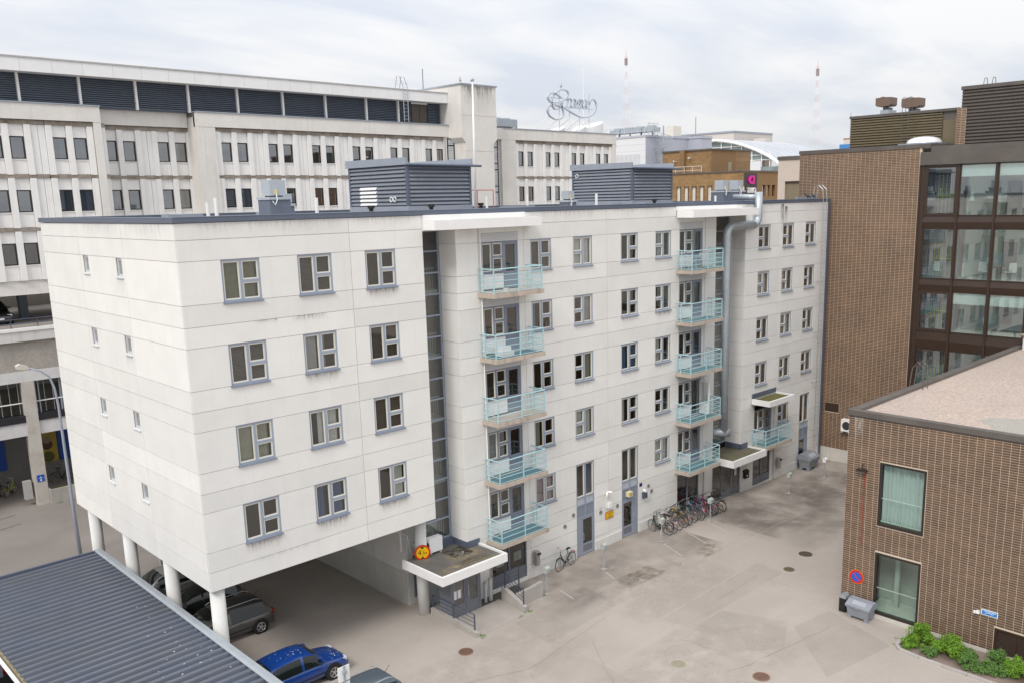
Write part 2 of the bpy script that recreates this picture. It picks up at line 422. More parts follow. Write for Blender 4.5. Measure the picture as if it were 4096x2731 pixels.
M_ASPH2 = mat('old_asphalt', (.225, .20, .18), .9, var=.10, scale=.35, fine=.10, fscale=50, tint=(.30,.27,.245), tscale=.25, tamt=.6)
struct(B(MB().poly([(-200, 14.9, -.645), (26, 14.9, -.645), (26, 60, -.645), (-200, 60, -.645)]), 'rear_street', M_ASPH2))

# ---------------------------------------------------------------- apartment building
AP = thing('apartment_building', 'white concrete apartment block on round pillars with pale blue balconies', 'building', (22.6, 7.3, -.65))
zA = [17.404, 16.834]
for k in range(4): zA += [16.107-3*k, 14.60-3*k, 13.834-3*k]
zA += [4.096]
zM = [17.404, 16.87]
for k in range(5): zM += [16.13-2.92*k, 14.71-2.92*k, 13.97-2.92*k]
zM += [1.58, .93, .10, -.72]
zC = zM[:-1] + [-1.08]
FR = ('y', 0.0); LF = ('x', 0.0)
winA = [(a, a+1.48, 14.60-3*k, 16.10-3*k) for a in (1.52, 4.51, 7.495) for k in range(4)]
winL = [(a, a+.65, 15.38-3*k, 16.09-3*k) for a in (8.83, 5.12) for k in range(4)]
winM = []; 
for k in range(5):
    t = 16.13-2.92*k
    for c, a in enumerate((16.63, 19.57, 23.20, 26.10)):
        if k == 4 and c in (1, 2): continue
        winM.append((a, a+1.42, t-1.45, t, c))
doorsM = [(19.55, 20.95, -.72, 4.45), (23.2, 24.62, -.72, 4.47)]
units = [(13.6, 13.93-2.92*k, 0, k) for k in range(5)] + [(28.27, 13.93-2.92*k, 1, k) for k in range(5)]
unitH = [(a, a+2.24, z, z+2.60) for a, z, q, k in units]
shopM = [(13.6, 15.9, -.45, 1.72), (28.25, 30.42, -.72, 1.80)]
winC = [(a, a+1.41, 14.62-2.92*k, 16.07-2.92*k) for a in (36.48, 39.38, 42.28) for k in range(4)]
unitC = (36.5, 2.0)
winC5 = [(39.42, 40.82, 2.78, 4.10)]
holesC = [(36.5, 38.62, 2.0, 4.55), (42.32, 43.63, -1.08, 4.3), (36.48, 38.6, -.88, 1.62)]
hA = [h for h in winA]; hM = [h[:4] for h in winM] + doorsM + unitH + shopM; hC = [h[:4] for h in winC + winC5] + holesC
panels(AP, FR, zA, [0.02, 6.83, 10.39], hA, M_CONC, th=.06)
panels(AP, LF, zA, [0.02, 4.90, 9.80, 14.66], winL, M_CONC, th=.06)
panels(AP, FR, zM, [12.15, 13.42, 16.2, 22.1, 31.85], hM, M_CONC, th=.06)
panels(AP, FR, zC, [35.0, 38.95, 45.2], hC, M_CONC, th=.06)
# backing walls behind the joints
B(holed(FR, .035, 10.39, 4.096, 17.404, hA, .03, .30), 'inner_wall', M_JOINT, AP)
B(holed(LF, .045, 14.66, 4.096, 17.404, winL, .03, .30), 'inner_wall', M_JOINT, AP)
B(holed(FR, 12.165, 31.84, -1.0, 17.404, hM, .03, .30), 'inner_wall', M_JOINT, AP)
B(holed(FR, 35.02, 45.2, -1.2, 17.404, hC, .03, .30), 'inner_wall', M_JOINT, AP)
# return walls of the two stair recesses (panelled like the fronts)
R1 = ('x', 12.15); R2 = ('x', 35.0)
panels(AP, R1, zM[:-4], [.02, 1.2], [], M_CONC, th=.05)
panels(AP, R2, zM[:-4], [.02, 1.2], [], M_CONC, th=.05)
B(bx(12.18, 12.4, .04, 1.2, -.9, 17.4), 'inner_wall', M_JOINT, AP); B(bx(35.03, 35.3, .04, 1.2, -1.2, 17.4), 'inner_wall', M_JOINT, AP)
B(bx(10.2, 10.385, .32, 1.2, 4.1, 17.4), 'side_wall', M_CONC, AP); B(bx(31.6, 31.845, .32, 1.2, -1.1, 17.4), 'side_wall', M_CONC, AP)
# dark solid cores standing for unlit interiors, rear and end walls, soffit
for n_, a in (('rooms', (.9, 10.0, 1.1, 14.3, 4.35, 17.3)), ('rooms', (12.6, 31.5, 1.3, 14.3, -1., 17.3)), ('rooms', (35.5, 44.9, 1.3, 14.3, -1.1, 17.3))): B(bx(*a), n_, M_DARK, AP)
B(bx(.31, 45.2, 14.4, 14.66, 4.1, 17.4), 'rear_wall', M_CONC, AP); B(bx(10.08, 45.2, 14.38, 14.64, -1.2, 4.1), 'rear_wall', M_CONC, AP)
B(bx(45.0, 45.199, .31, 14.4, -1.2, 17.4), 'end_wall', M_CONC, AP)
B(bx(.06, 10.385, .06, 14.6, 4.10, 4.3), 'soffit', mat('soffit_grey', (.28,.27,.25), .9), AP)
# wall below the overhang
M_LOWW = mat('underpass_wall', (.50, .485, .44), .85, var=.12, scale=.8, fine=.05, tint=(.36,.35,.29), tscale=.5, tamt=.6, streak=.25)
zz = [2.0, 4.7, 7.3, 9.9, 12.4, 14.38]
for i in range(5):
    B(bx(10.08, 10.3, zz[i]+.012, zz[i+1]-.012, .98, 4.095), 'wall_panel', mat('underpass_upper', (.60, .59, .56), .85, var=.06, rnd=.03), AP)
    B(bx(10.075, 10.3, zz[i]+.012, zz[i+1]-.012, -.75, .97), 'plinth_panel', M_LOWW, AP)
B(bx(10.12, 10.35, 2.0, 14.3, -.75, 4.09), 'inner_wall', M_JOINT, AP)
B(bx(10.09, 11.9, 1.99, 2.2, -.75, 4.09), 'recess_wall', mat('underpass_upper', (.6,.59,.56)), AP)
mb = bx(10.42, 11.1, 1.93, 1.985, -.3, 1.75); B(mb, 'cellar_door', M_DOOR, AP)
# roof
mb = bx(.1, 45.1, .1, 14.5, 17.40, 17.50); B(mb, 'roof_deck', mat('roof_felt', (.13,.14,.16), .85, var=.2), AP)
def fascia(x0, x1, y0, y1): B(bx(x0, x1, y0, y1, 17.42, 17.60), 'roof_fascia', M_FASCIA, AP)
fascia(-.05, 10.42, -.05, .18); fascia(10.422, 45.26, -.045, .18); fascia(-.048, .18, .182, 14.5); fascia(-.05, 45.26, 14.502, 14.72); fascia(45.05, 45.26, .182, 14.5)
for a in ((-.062, 45.27, -.065, .19, 17.602, 17.622), (-.062, .19, .192, 14.5, 17.602, 17.622), (-.06, 45.27, 14.49, 14.74, 17.603, 17.623)): B(bx(*a), 'roof_flashing', mat('flashing', (.20,.23,.29), .4), AP)

# ---- windows: frame with sashes, panes, sill and curtains as its parts
WCACHE = {}
def ring(mb, x0, x1, z0, z1, t, y0, y1):
    mb.box(x0, x0+t, y0, y1, z0, z1); mb.box(x1-t, x1, y0, y1, z0, z1); mb.box(x0+t, x1-t, y0, y1, z0, z0+t); mb.box(x0+t, x1-t, y0, y1, z1-t, z1)
def win_meshes(w, h, kind):
    k = (round(w, 3), round(h, 3), kind)
    if k in WCACHE: return WCACHE[k]
    fr = MB(); sa = MB(); ft = .07
    ring(fr, 0, w, 0, h, ft, .035, .13)
    lights = []
    if kind in ('L', 'R'):
        c = w*.5; fr.box(c-.05, c+.05, .034, .13, ft, h-ft); zt = h*.47
        tall = (ft, c-.05) if kind == 'L' else (c+.05, w-ft); sp = (c+.05, w-ft) if kind == 'L' else (ft, c-.05)
        fr.box(sp[0], sp[1], .036, .13, zt-.05, zt+.05)
        lights = [(*tall, ft, h-ft), (*sp, ft, zt-.05), (*sp, zt+.05, h-ft)]
    elif kind == 'D':
        c = w*.5; fr.box(c-.05, c+.05, .034, .13, ft, h-ft); lights = [(ft, c-.05, ft, h-ft), (c+.05, w-ft, ft, h-ft)]
    else: lights = [(ft, w-ft, ft, h-ft)]
    panes = []
    for a, b, c_, d in lights:
        ring(sa, a, b, c_, d, .045 if kind != 'S' else .03, .055, .12)
        panes.append(MB().box(a+.03, b-.03, .085, .095, c_+.03, d-.03).mesh('pane', M_GLASS))
    si = MB(); si.prism([(-.075, -.055), (-.075, -.035), (.05, .012), (.05, -.055)], 'x', -.03, w+.03)
    pale = kind == 'S'
    r = (fr.mesh('window', M_PALE if pale else M_FRAME), sa.mesh('sash', M_PALE if pale else M_SASH), panes, si.mesh('sill', M_PALE if pale else M_SILL), lights)
    WCACHE[k] = r; return r
CUR = {'white': (.62,.62,.60), 'blue': (.07,.15,.30), 'pink': (.42,.33,.38), 'green': (.34,.35,.27), 'grey': (.40,.41,.42), 'sky': (.12,.30,.48), 'olive': (.20,.21,.14), 'navy': (.04,.09,.24)}
CMESH = {}
def curtain(parent, x0, x1, z0, z1, col, y=.20):
    k = (round(x1-x0, 2), round(z1-z0, 2), col)
    if k not in CMESH:
        mb = MB(); n = 14; w_ = x1-x0
        for i in range(n+1):
            for z in (0, z1-z0): mb.v.append((w_*i/n, .03*sin(i*1.9)+.012*sin(i*4.1), z))
        for i in range(n): mb.f.append((2*i, 2*i+2, 2*i+3, 2*i+1))
        CMESH[k] = mb.mesh('curtain', mat('curtain_'+col, CUR[col], .9, var=.12, scale=4), smooth=True)
    return O('curtain', CMESH[k], parent, (x0, y, z0))
BLM = {}
def blind(parent, x0, x1, z0, z1, y=.16):
    k = (round(x1-x0, 2), round(z1-z0, 2))
    if k not in BLM:
        mb = MB(); z = 0
        while z < z1-z0-.03: mb.poly([(0,0,z),(x1-x0,0,z),(x1-x0,.025,z+.018),(0,.025,z+.018)]); z += .05
        BLM[k] = mb.mesh('blind', mat('blind_and_reflection_slat', (.20,.185,.17), .6, var=.05))
    return O('blind', BLM[k], parent, (x0, y, z0))
def window(parent, pl, u, z, w, h, kind, cur=None, sill=True, fmat=None):
    fr, sa, pn, si, lights = win_meshes(w, h, kind)
    ax, p = pl
    loc = Vector((u, p, z)) if ax == 'y' else Vector((p, u, z))
    if kind == 'S': loc.x += .012
    f = O('window', fr, parent, loc - WL[parent], 0 if ax == 'y' else -pi/2)
    O('sash', sa, f)
    for q in pn: O('pane', q, f)
    if sill: O('sill', si, f)
    if cur:
        for c_ in cur:
            if c_ == 'blind': blind(f, .1, w-.1, .1, h-.1)
            elif isinstance(c_, str): curtain(f, .08, w-.08, .09, h-.09, c_, .20 if kind != 'S' else .14)
            else: curtain(f, w*c_[1], w*c_[2], .09, h-.09, c_[0])
    return f
# listed by column, top floor first
cA = {0: [['olive'], ['blind'], [('green',.05,.9)], None], 1: [['blind'], [('grey',.06,.44),('grey',.55,.68)], [('white',.3,.9)], [('blue',.08,.36),('blue',.55,.9)]], 2: [None, ['blind'], ['blind'], [('white',.6,.92)]]}  # blind entries here imitate slatted reflections in the glass
for c, a in enumerate((1.52, 4.51, 7.495)):
    for k in range(4):
        window(AP, FR, a, 14.60-3*k, 1.48, 1.50, 'L', cA[c][k])
        if (c, k) in ((2,0), (1,1), (0,3), (1,3), (2,3)): decal(AP, FR, a-.05, a+1.53, 14.55-3*k-.55, 14.55-3*k, M_ST1, -.004)
for i, (a, b, z0, z1) in enumerate(winL): window(AP, LF, b, z0, .65, .71, 'S', ['white'])  # white sheets behind these panes imitate the bright sky reflection
cM = {(0,0):['blind'],(0,1):[('sky',.06,.3)],(0,2):None,(0,3):[('green',.06,.4)],(0,4):['pink'],
      (1,0):[('white',.05,.95)],(1,1):[('grey',.55,.95)],(1,2):[('green',.55,.95),('grey',.06,.2)],(1,3):['white'],
      (2,0):None,(2,1):None,(2,2):[('blue',.06,.42),('blue',.6,.95)],(2,3):[('white',.2,.3)],
      (3,0):[('grey',.05,.5)],(3,1):None,(3,2):[('white',.06,.44)],(3,3):None,(3,4):[('white',.06,.92)]}
for a, b, z0, z1, c in winM:
    k = round((16.13-z1)/2.92)
    window(AP, FR, a, z0, 1.42, 1.45, 'L' if c in (0, 2) else 'R', cM.get((c, k)))
    if (c, k) in ((1,1), (2,1), (3,1), (2,2), (1,2), (3,2), (3,3), (1,3)): decal(AP, FR, a-.03, a+1.45, z0-.5, z0-.05, M_ST1 if (c,k) in ((3,1),) else M_ST2, -.004)
for i, (a, b, z0, z1) in enumerate(winC):
    window(AP, FR, a, z0, 1.41, 1.45, 'R', [['blind'],[('white',.06,.9)],['blind'],['blind'],['blind'],[('white',.06,.44)],['grey'],[('white',.06,.4)],['blind'],None,['blind'],None][i])
    if i % 3 != 0: decal(AP, FR, a-.03, a+1.44, z0-.5, z0-.05, M_ST2, -.004)
window(AP, FR, 39.42, 2.78, 1.40, 1.32, 'R')
# weather stains on the upper courses and along joints
for a, b, z0, z1, q in ((.6, 4.2, 16.9, 17.38, M_ST2), (3.5, 6.7, 16.75, 17.39, M_ST2), (6.9, 10.2, 16.95, 17.4, M_ST2), (17.2, 21.5, 16.7, 17.4, M_ST2), (22.3, 27.5, 16.8, 17.4, M_ST2), (39.05, 39.45, 15.0, 17.35, M_ST3), (39.5, 39.85, 15.7, 17.2, M_ST3),
    (4.1, 5.6, 13.55, 13.84, M_ST1), (2.6, 3.6, 13.66, 13.84, M_ST1), (36.2, 38.2, 16.9, 17.4, M_ST2), (41.2, 45, 16.8, 17.4, M_ST2), (1.5, 4.8, 4.6, 4.85, M_ST2), (12.3, 13.2, 16.2, 17.0, M_ST2)):
    decal(AP, FR, a, b, z0, z1, q, -.004)
for a, b, z0, z1 in ((.5, 4.6, 16.7, 17.4), (5.2, 9.4, 16.8, 17.4), (5.0, 5.9, 14.7, 15.3), (5.0, 5.9, 11.6, 12.3)): decal(AP, LF, a, b, z0, z1, M_ST2, -.004)

# ---- balconies
M_NET = glass('balcony_wire_screen', (.70, .78, .79), .0)
def netmat():
    m, t, b, o = _mat('wire_screen'); L = t.links.new
    b.inputs['Base Color'].default_value = (.42, .62, .65, 1); b.inputs['Roughness'].default_value = .5; b.inputs['Alpha'].default_value = .17
    return m
M_NET = netmat()
def rail_set(parent, x0, x1, y0, zt):
    """steel railing round three sides; x0..x1, y0 the front line, zt slab top"""
    hr = MB(); hr.tube([(x0, -.02, zt+1.08), (x0, y0, zt+1.08), (x1, y0, zt+1.08), (x1, -.02, zt+1.08)], .032, 6); B(hr, 'handrail', M_TEAL, parent)
    for px, py in ((x0, -.32), (x0, y0), ((x0+x1)/2, y0), (x1, y0), (x1, -.32)):
        B(bx(px-.022, px+.022, py-.022, py+.022, zt-.03, zt+1.05), 'post', M_TEAL, parent)
    for dz in (.82, .56, .31, .06):
        r = MB(); r.tube([(x0, -.05, zt+dz), (x0, y0, zt+dz), (x1, y0, zt+dz), (x1, -.05, zt+dz)], .017, 5); B(r, 'rail', M_TEAL, parent)
    for y in (-.05,):
        for x in (x0, x1): B(bx(x-.012, x+.012, y-.012, y+.012, zt+.06, zt+.82), 'upright', M_TEAL, parent)
    for pts in ([(x0+.004, -.05), (x0+.004, y0)], [(x0, y0+.004), (x1, y0+.004)], [(x1-.004, y0), (x1-.004, -.05)]):
        (a, b), (c, d) = pts; B(MB().poly([(a,b,zt+.06),(c,d,zt+.06),(c,d,zt+.82),(a,b,zt+.82)]), 'wire_screen', M_NET, parent)
M_MATB = mat('balcony_mat_blue', (.05, .13, .17), .9, var=.15, scale=12); M_MATT = mat('balcony_mat_teal', (.10, .20, .22), .9, var=.15, scale=8)
def balcony(x0, x1, zt, matm):
    mb = MB(); mb.box(x0, x1, -1.10, .05, zt-.20, zt)
    s = B(mb, 'balcony', M_SLAB, AP)
    rail_set(s, x0+.07, x1-.07, -1.04, zt)
    if matm: B(bx(x0+.15, x1-.15, -.98, -.04, zt+.002, zt+.015), 'floor_mat', matm, s)
    return s
def bal_unit(u, z, w=2.24, openleaf=False, shutter=True, cur=None):
    """window + glazed door behind a balcony"""
    f = MB(); H = 2.2; wx = w*.60
    ring(f, 0, w, .04, H, .07, .035, .14); f.box(wx-.06, wx+.06, .034, .14, .07, H-.07)
    f.box(.07, wx-.06, .036, .14, .78, .87); cx = wx*.5; f.box(cx-.05, cx+.05, .0345, .14, .87, H-.07); f.box(cx+.05, wx-.06, .0365, .14, 1.46, 1.56)
    o = O('balcony_window', f.mesh('balcony_window', M_DOOR2), AP, Vector((u, 0, z)) - WL[AP])
    def C(mb, n, mt): return O(n, mb.mesh(n, mt), o)
    s = MB()
    for a, b, c, d in ((.07, cx-.05, .87, H-.07), (cx+.05, wx-.06, .87, 1.46), (cx+.05, wx-.06, 1.56, H-.07)):
        ring(s, a, b, c, d, .045, .055, .12); C(bx(a+.03, b-.03, .085, .095, c+.03, d-.03), 'pane', M_GLASS)
    C(s, 'sash', M_SASH)
    C(bx(.0, wx-.02, -.08, .05, .80, .85), 'sill', M_SILL)
    wb = MB()
    for i in range(5): wb.box(.05, wx-.05, -.012, .06, .09+i*.138, .22+i*.138)
    C(wb, 'white_boarding', M_WHITE2)
    if openleaf:
        lf = MB(); ring(lf, -.0, .05, .06, H-.1, .0, 0, .01); a = MB()
        # leaf swung outwards on its right-hand hinge
        hx = w-.09; L_ = .70
        a.box(hx-.04, hx+.01, -.04-L_, -.04, .08, H-.12)
        lf = MB(); lf.box(hx-.03, hx+.01, -L_, .02, .08, .75); lf.box(hx-.03, hx+.01, -L_, .02, H-.22, H-.1); lf.box(hx-.03, hx+.01, -L_, -L_+.1, .75, H-.22); lf.box(hx-.03, hx+.01, -.08, .02, .75, H-.22)
        C(lf, 'open_door_leaf', M_WHITE2); C(bx(hx-.015, hx-.008, -L_+.1, -.08, .75, H-.22), 'pane', M_GLASS)
        curtain(o, wx+.05, wx+.28, .1, H-.15, 'grey')
    else:
        d = MB(); ring(d, wx+.06, w-.07, .075, H-.07, .085, .045, .12); d.box(wx+.14, w-.15, .05, .11, .15, .82)
        C(d, 'balcony_door', M_DOOR2); C(bx(wx+.13, w-.14, .085, .095, .80, H-.14), 'pane', M_GLASS)
        C(bx(wx+.10, wx+.12, .0, .03, 1.0, 1.12), 'handle', M_GALV)
    if shutter:
        sh = MB()
        for i in range(5): sh.box(.02, w-.02, .0, .06, H+.01+i*.077, H+.08+i*.077)
        C(sh, 'shutter_box', mat('shutter_grey_white', (.58,.59,.60), .5, var=.05))
    if cur: curtain(o, .1, wx-.1, .9, H-.1, cur)
    return o
M_DOOR2 = mat('balcony_frame_grey', (.215, .24, .295), .5, var=.06)
for k in range(5):
    zt = 13.90-2.92*k
    balcony(13.30, 16.42, zt, [None, M_MATB, None, M_MATB, M_MATB][k]); balcony(27.98, 31.10, zt, M_MATT)
    bal_unit(13.6, 13.93-2.92*k, cur=[None, None, None, 'grey', None][k]); bal_unit(28.27, 13.93-2.92*k, openleaf=(k == 3))
balcony(36.2, 39.45, 1.97, M_MATT); 
o = bal_unit(36.5, 2.0, 2.12, shutter=False)
for x, rr in ((13.5, .038), (30.75, .03)):
    for k in range(5):
        z1 = 16.78 if k == 0 else 13.70-2.92*(k-1); z0 = 13.92-2.92*k
        B(MB().tube([(x, -.06, z0), (x, -.06, z1)], rr, 8), 'rainwater_pipe', M_PIPEW, AP)
for x in (13.5, 30.85, 38.95): B(MB().tube([(x, -.06, gz(x)), (x, -.06, 2.0 if x < 38 else 1.75)], .038, 8), 'rainwater_pipe', mat('rusty_pipe', (.45,.36,.30), .6, var=.35, scale=3), AP)
B(MB().tube([(38.95, -.06, 2.0), (38.95, -.06, 4.75)], .038, 8), 'rainwater_pipe', M_PIPEW, AP)

# ---- roof canopies and entrance canopies
def white_canopy(x0, x1, y0, y1, z0, z1, top, mats=M_WHITE, rim=.10, left=True):
    c = B(bx(x0, x1, y0, y1, z0+.05, z1-.10), 'canopy', top, AP)
    B(bx(x0-.02, x1+.02, y0-.04, y0+rim, z0, z1), 'canopy_edge', mats, c)
    B(bx(x0-.022, x0+rim-.022, y0+rim+.002, y1, z0, z1), 'canopy_edge', mats, c)
    B(bx(x1-rim+.022, x1+.022, y0+rim+.002, y1, z0, z1), 'canopy_edge', mats, c)
    return c
white_canopy(10.43, 16.62, -.78, -.052, 16.79, 17.17, M_WHITE); white_canopy(27.98, 34.55, -1.12, -.052, 16.80, 17.20, M_WHITE)
B(bx(10.44, 16.3, -.06, -.002, 17.171, 17.41), 'apron_flashing', M_WHITE, AP); B(bx(27.9, 33.9, -.06, -.002, 17.201, 17.41), 'apron_flashing', M_WHITE, AP)
B(bx(10.39, 12.15, -.05, 1.2, 16.75, 17.40), 'recess_lintel', M_CONC, AP); B(bx(31.85, 35.0, -.04, 1.2, 16.75, 17.40), 'recess_lintel', M_CONC, AP)
white_canopy(9.12, 12.84, -1.92, .95, 1.85, 2.25, M_BITU)
white_canopy(32.1, 35.8, -1.36, -.05, 1.63, 2.05, M_MOSS2)
c3 = white_canopy(36.08, 39.05, -1.38, -.05, 4.75, 5.10, M_MOSS)
for a in ((36.15, 39.05, -.045, -.003, 5.09, 5.39), (12.13, 12.85, -.045, -.003, 2.16, 2.47), (34.95, 35.72, -.045, -.003, 1.96, 2.31)): B(bx(*a), 'upstand', M_FASCIA, AP)
B(bx(12.10, 12.147, -.045, 1.15, 2.16, 2.45), 'upstand', M_FASCIA, AP); B(bx(34.95, 34.997, -.04, 1.1, 1.96, 2.3), 'upstand', M_FASCIA, AP)
B(bx(10.1, 12.1, .95, 1.17, 2.1, 2.48), 'upstand', M_FASCIA, AP); B(bx(10.1, 12.15, -.05, 1.2, 1.9, 2.13), 'canopy_root', M_BITU, AP); B(bx(31.86, 35.0, -.05, 1.2, 1.7, 1.93), 'canopy_root', M_MOSS2, AP)
B(MB().cyl((11.55, -.35), .05, 2.13, 2.27, 8), 'roof_drain', M_GALV, AP)
# ---- stair glazing in the recesses
def stair_glass(x0, x1, z0, z1, y, n):
    f = MB(); h = (z1-z0)/n
    for x in (x0, x1-.07): f.box(x, x+.07, y, y+.1, z0, z1)
    for i in range(n+1): f.box(x0+.07, x1-.07, y+.002, y+.1, min(z0+i*h, z1-.07), min(z0+i*h+.07, z1))
    o = B(f, 'stair_glazing', M_FRAME, AP)
    for i in range(n): B(bx(x0+.08, x1-.08, y+.05, y+.06, z0+i*h+.08, z0+(i+1)*h-.01), 'pane', M_GLASSD, o)
    return o
stair_glass(10.42, 12.12, 2.48, 16.74, 1.16, 15); stair_glass(31.9, 34.97, 2.3, 16.74, 1.16, 15)
M_STW = mat('stair_wall', (.56,.58,.57), .8)
for x0, x1 in ((10.42, 12.1), (31.9, 34.9)):
    B(bx(x0, x1, 3.6, 3.7, 2.0, 16.8), 'stair_back_wall', M_STW, AP)
    for k in range(5):
        B(bx(x0, x1, 1.35, 3.6, 14.1-2.92*k-.2, 14.1-2.92*k), 'stair_landing', M_STW, AP)
        r = MB(); z = 14.1-2.92*k
        r.tube([(x0+.05, 1.5, z+.95), (x1-.05, 1.5, z+.95)], .02, 5)
        n = int((x1-x0)/.13)
        for i in range(n): r.box(x0+.08+i*.13, x0+.095+i*.13, 1.495, 1.505, z+.02, z+.93)
        B(r, 'stair_railing', mat('stair_rail_white', (.6,.62,.62), .5), AP)
B(bx(3.4, 10.07, 14.2, 14.38, -.7, 4.1), 'underpass_rear_wall', M_LOWW, AP)
# round pillars
for x, y in ((.40, .40), (.40, 4.70), (.40, 9.15), (.40, 13.6), (10.1, .85)):
    mb = MB().cyl((x, y), .27, -.7, 4.11, 28); B(mb, 'pillar', mat('pillar_paint', (.70,.70,.68), .75, var=.07, scale=2, tint=(.55,.54,.5), tscale=.9, tamt=.35), AP, True)
B(MB().cyl((10.1, .85), .285, 2.12, 2.34, 24), 'pillar_collar', M_FASCIA, AP)
B(MB().tube([(8.2, .6, 4.02), (9.0, .95, 3.6), (9.6, 1.2, 3.2), (9.75, 1.25, 2.6), (9.9, 1.25, 2.2)], .045, 6), 'cable_bundle', mat('cable_grey', (.45,.45,.45), .6), AP)
B(MB().tube([(8.6, 1.2, 4.05), (9.3, 1.3, 3.45), (9.62, 1.32, 2.9), (9.7, 1.3, 2.2)], .03, 6), 'cable', mat('cable_grey'  , (.45,.45,.45), .6), AP)
B(MB().tube([(9.75, 1.9, 2.2), (9.75, 1.9, 4.08)], .05, 8), 'rainwater_pipe', M_PIPEW, AP)
# ---- ground-floor doors and shopfronts of the apartment block
def door_column(u, z0, z1, doorleft):
    w = 1.40; H = z1-z0; f = MB(); ring(f, 0, w, 0, H, .06, .02, .16); f.box(w*.5-.04, w*.5+.04, .021, .16, 2.15, H-.06)
    for z in (2.10, 2.78, 3.20): f.box(.06, w-.06, .022, .16, z-.03, z+.05)
    o = O('entrance_column', f.mesh('entrance_column', mat('door_frame_grey', (.28,.31,.37), .5, var=.05)), AP, Vector((u, 0, z0)) - WL[AP])
    def C(mb, n, mt): return O(n, mb.mesh(n, mt), o)
    C(bx(.06, w*.5-.04, .05, .1, 2.15, 2.75), 'infill_panel', mat('infill_slate', (.22,.25,.31), .5)); C(bx(w*.5+.04, w-.06, .05, .1, 2.15, 2.75), 'infill_panel', mat('infill_slate', (.22,.25,.31), .5))
    for a, b in ((.06, w*.5-.04), (w*.5+.04, w-.06)):
        C(bx(a, b, .05, .1, 2.83, 3.17), 'infill_panel', mat('infill_pale', (.42,.46,.52), .5))
        s = MB(); ring(s, a, b, 3.25, H-.06, .045, .05, .12); C(s, 'sash', M_SASH); C(bx(a+.03, b-.03, .085, .095, 3.28, H-.09), 'pane', M_GLASS)
    d = MB(); a, b = (.42, w-.08) if doorleft else (.08, w-.42)
    ring(d, a, b, .04, 2.06, .09, .03, .10); d.box(a+.09, b-.09, .035, .09, .52, .60)
    C(d, 'door', mat('door_frame_grey', (.28,.31,.37), .5)); C(bx(a+.08, b-.08, .06, .07, .58, 1.99), 'pane', M_SHOP); C(bx(a+.09, b-.09, .05, .08, .12, .53), 'kick_panel', M_DOOR)
    g = (.06, .42) if doorleft else (w-.42, w-.06); C(bx(g[0], g[1], .04, .1, .04, 2.06), 'side_panel', mat('door_frame_grey', (.28,.31,.37), .5))
    hx = a+.06 if doorleft else b-.06
    h = MB(); h.tube([(hx, .02, .85), (hx, -.05, .87), (hx, -.05, 1.2), (hx, .02, 1.22)], .015, 6); C(h, 'pull_handle', M_GALV)
    return o
o1 = door_column(19.55, -.62, 4.45, True); curtain(o1, .78, 1.3, 3.3, 4.95, 'navy'); o2 = door_column(23.2, -.62, 4.47, False); door_column(42.28, -.98, 4.3, False)
def shopfront(u, z0, w, H, n, kick=.55):
    f = MB(); ring(f, 0, w, 0, H, .06, .03, .16); pw = w/n
    for i in range(1, n): f.box(i*pw-.04, i*pw+.04, .031, .16, .06, H-.06)
    o = O('shopfront', f.mesh('shopfront', M_DOOR), AP, Vector((u, 0, z0)) - WL[AP])
    for i in range(n):
        O('kick_panel', bx(i*pw+.04, (i+1)*pw-.04, .05, .1, .06, kick).mesh('kick_panel', M_DOOR), o)
        O('pane', bx(i*pw+.05, (i+1)*pw-.05, .085, .095, kick, H-.06).mesh('pane', M_SHOP), o)
    return o
s1 = shopfront(13.6, -.45, 2.3, 2.17, 2, .62)
for x in (.35, 1.5):
    p = MB()
    for i in range(2): p.box(x+i*.26, x+i*.26+.24, .09, .094, 1.0, 1.45)
    O('window_poster', p.mesh('window_poster', mat('poster_pale', (.60,.65,.63), .7)), s1)
shopfront(28.25, -.70, 2.17, 2.5, 2, .45); shopfront(36.48, -.86, 2.12, 2.48, 2, .5)
# entrance below the first canopy: glazed porch standing forward
ve = MB(); Y = -.83; z0, z1 = -.52, 1.9
for a in ((10.40, 10.48), (11.28, 11.40), (12.07, 12.15)): ve.box(*a, Y, Y+.1, z0, z1)
ve.box(10.48, 11.28, Y+.002, Y+.1, 1.78, 1.9); ve.box(11.4, 12.07, Y+.002, Y+.1, 1.78, 1.9); ve.box(10.40, 10.46, Y+.1, 0., z0, z1); ve.box(12.09, 12.15, Y+.1, 0., z0, z1)
po = B(ve, 'entrance_porch', M_DOOR, AP)
for a, b in ((10.48, 11.28), (11.40, 12.07)):
    d = MB(); ring(d, a, b, z0+.02, 1.77, .10, Y+.02, Y+.09); d.box(a+.1, b-.1, Y+.03, Y+.08, z0+.1, .05); B(d, 'door', M_DOOR, po)
    B(bx(a+.1, b-.1, Y+.05, Y+.06, .05, 1.68), 'pane', M_GLASSD, po)
B(MB().tube([(11.36, Y-.06, .35), (11.36, Y-.06, .85)], .02, 6), 'pull_handle', M_GALV, po)
for x in (10.55, 10.80): B(bx(x, x+.2, Y+.035, Y+.04, .35, .75), 'notice', mat('paper', (.75,.75,.78), .8), po)
B(bx(10.40, 12.15, -.8, 1.1, -.62, -.53), 'porch_floor', M_CONCG, AP); B(bx(10.5, 12.15, 1.1, 1.18, -.6, 2.0), 'porch_rear', M_STW, AP)
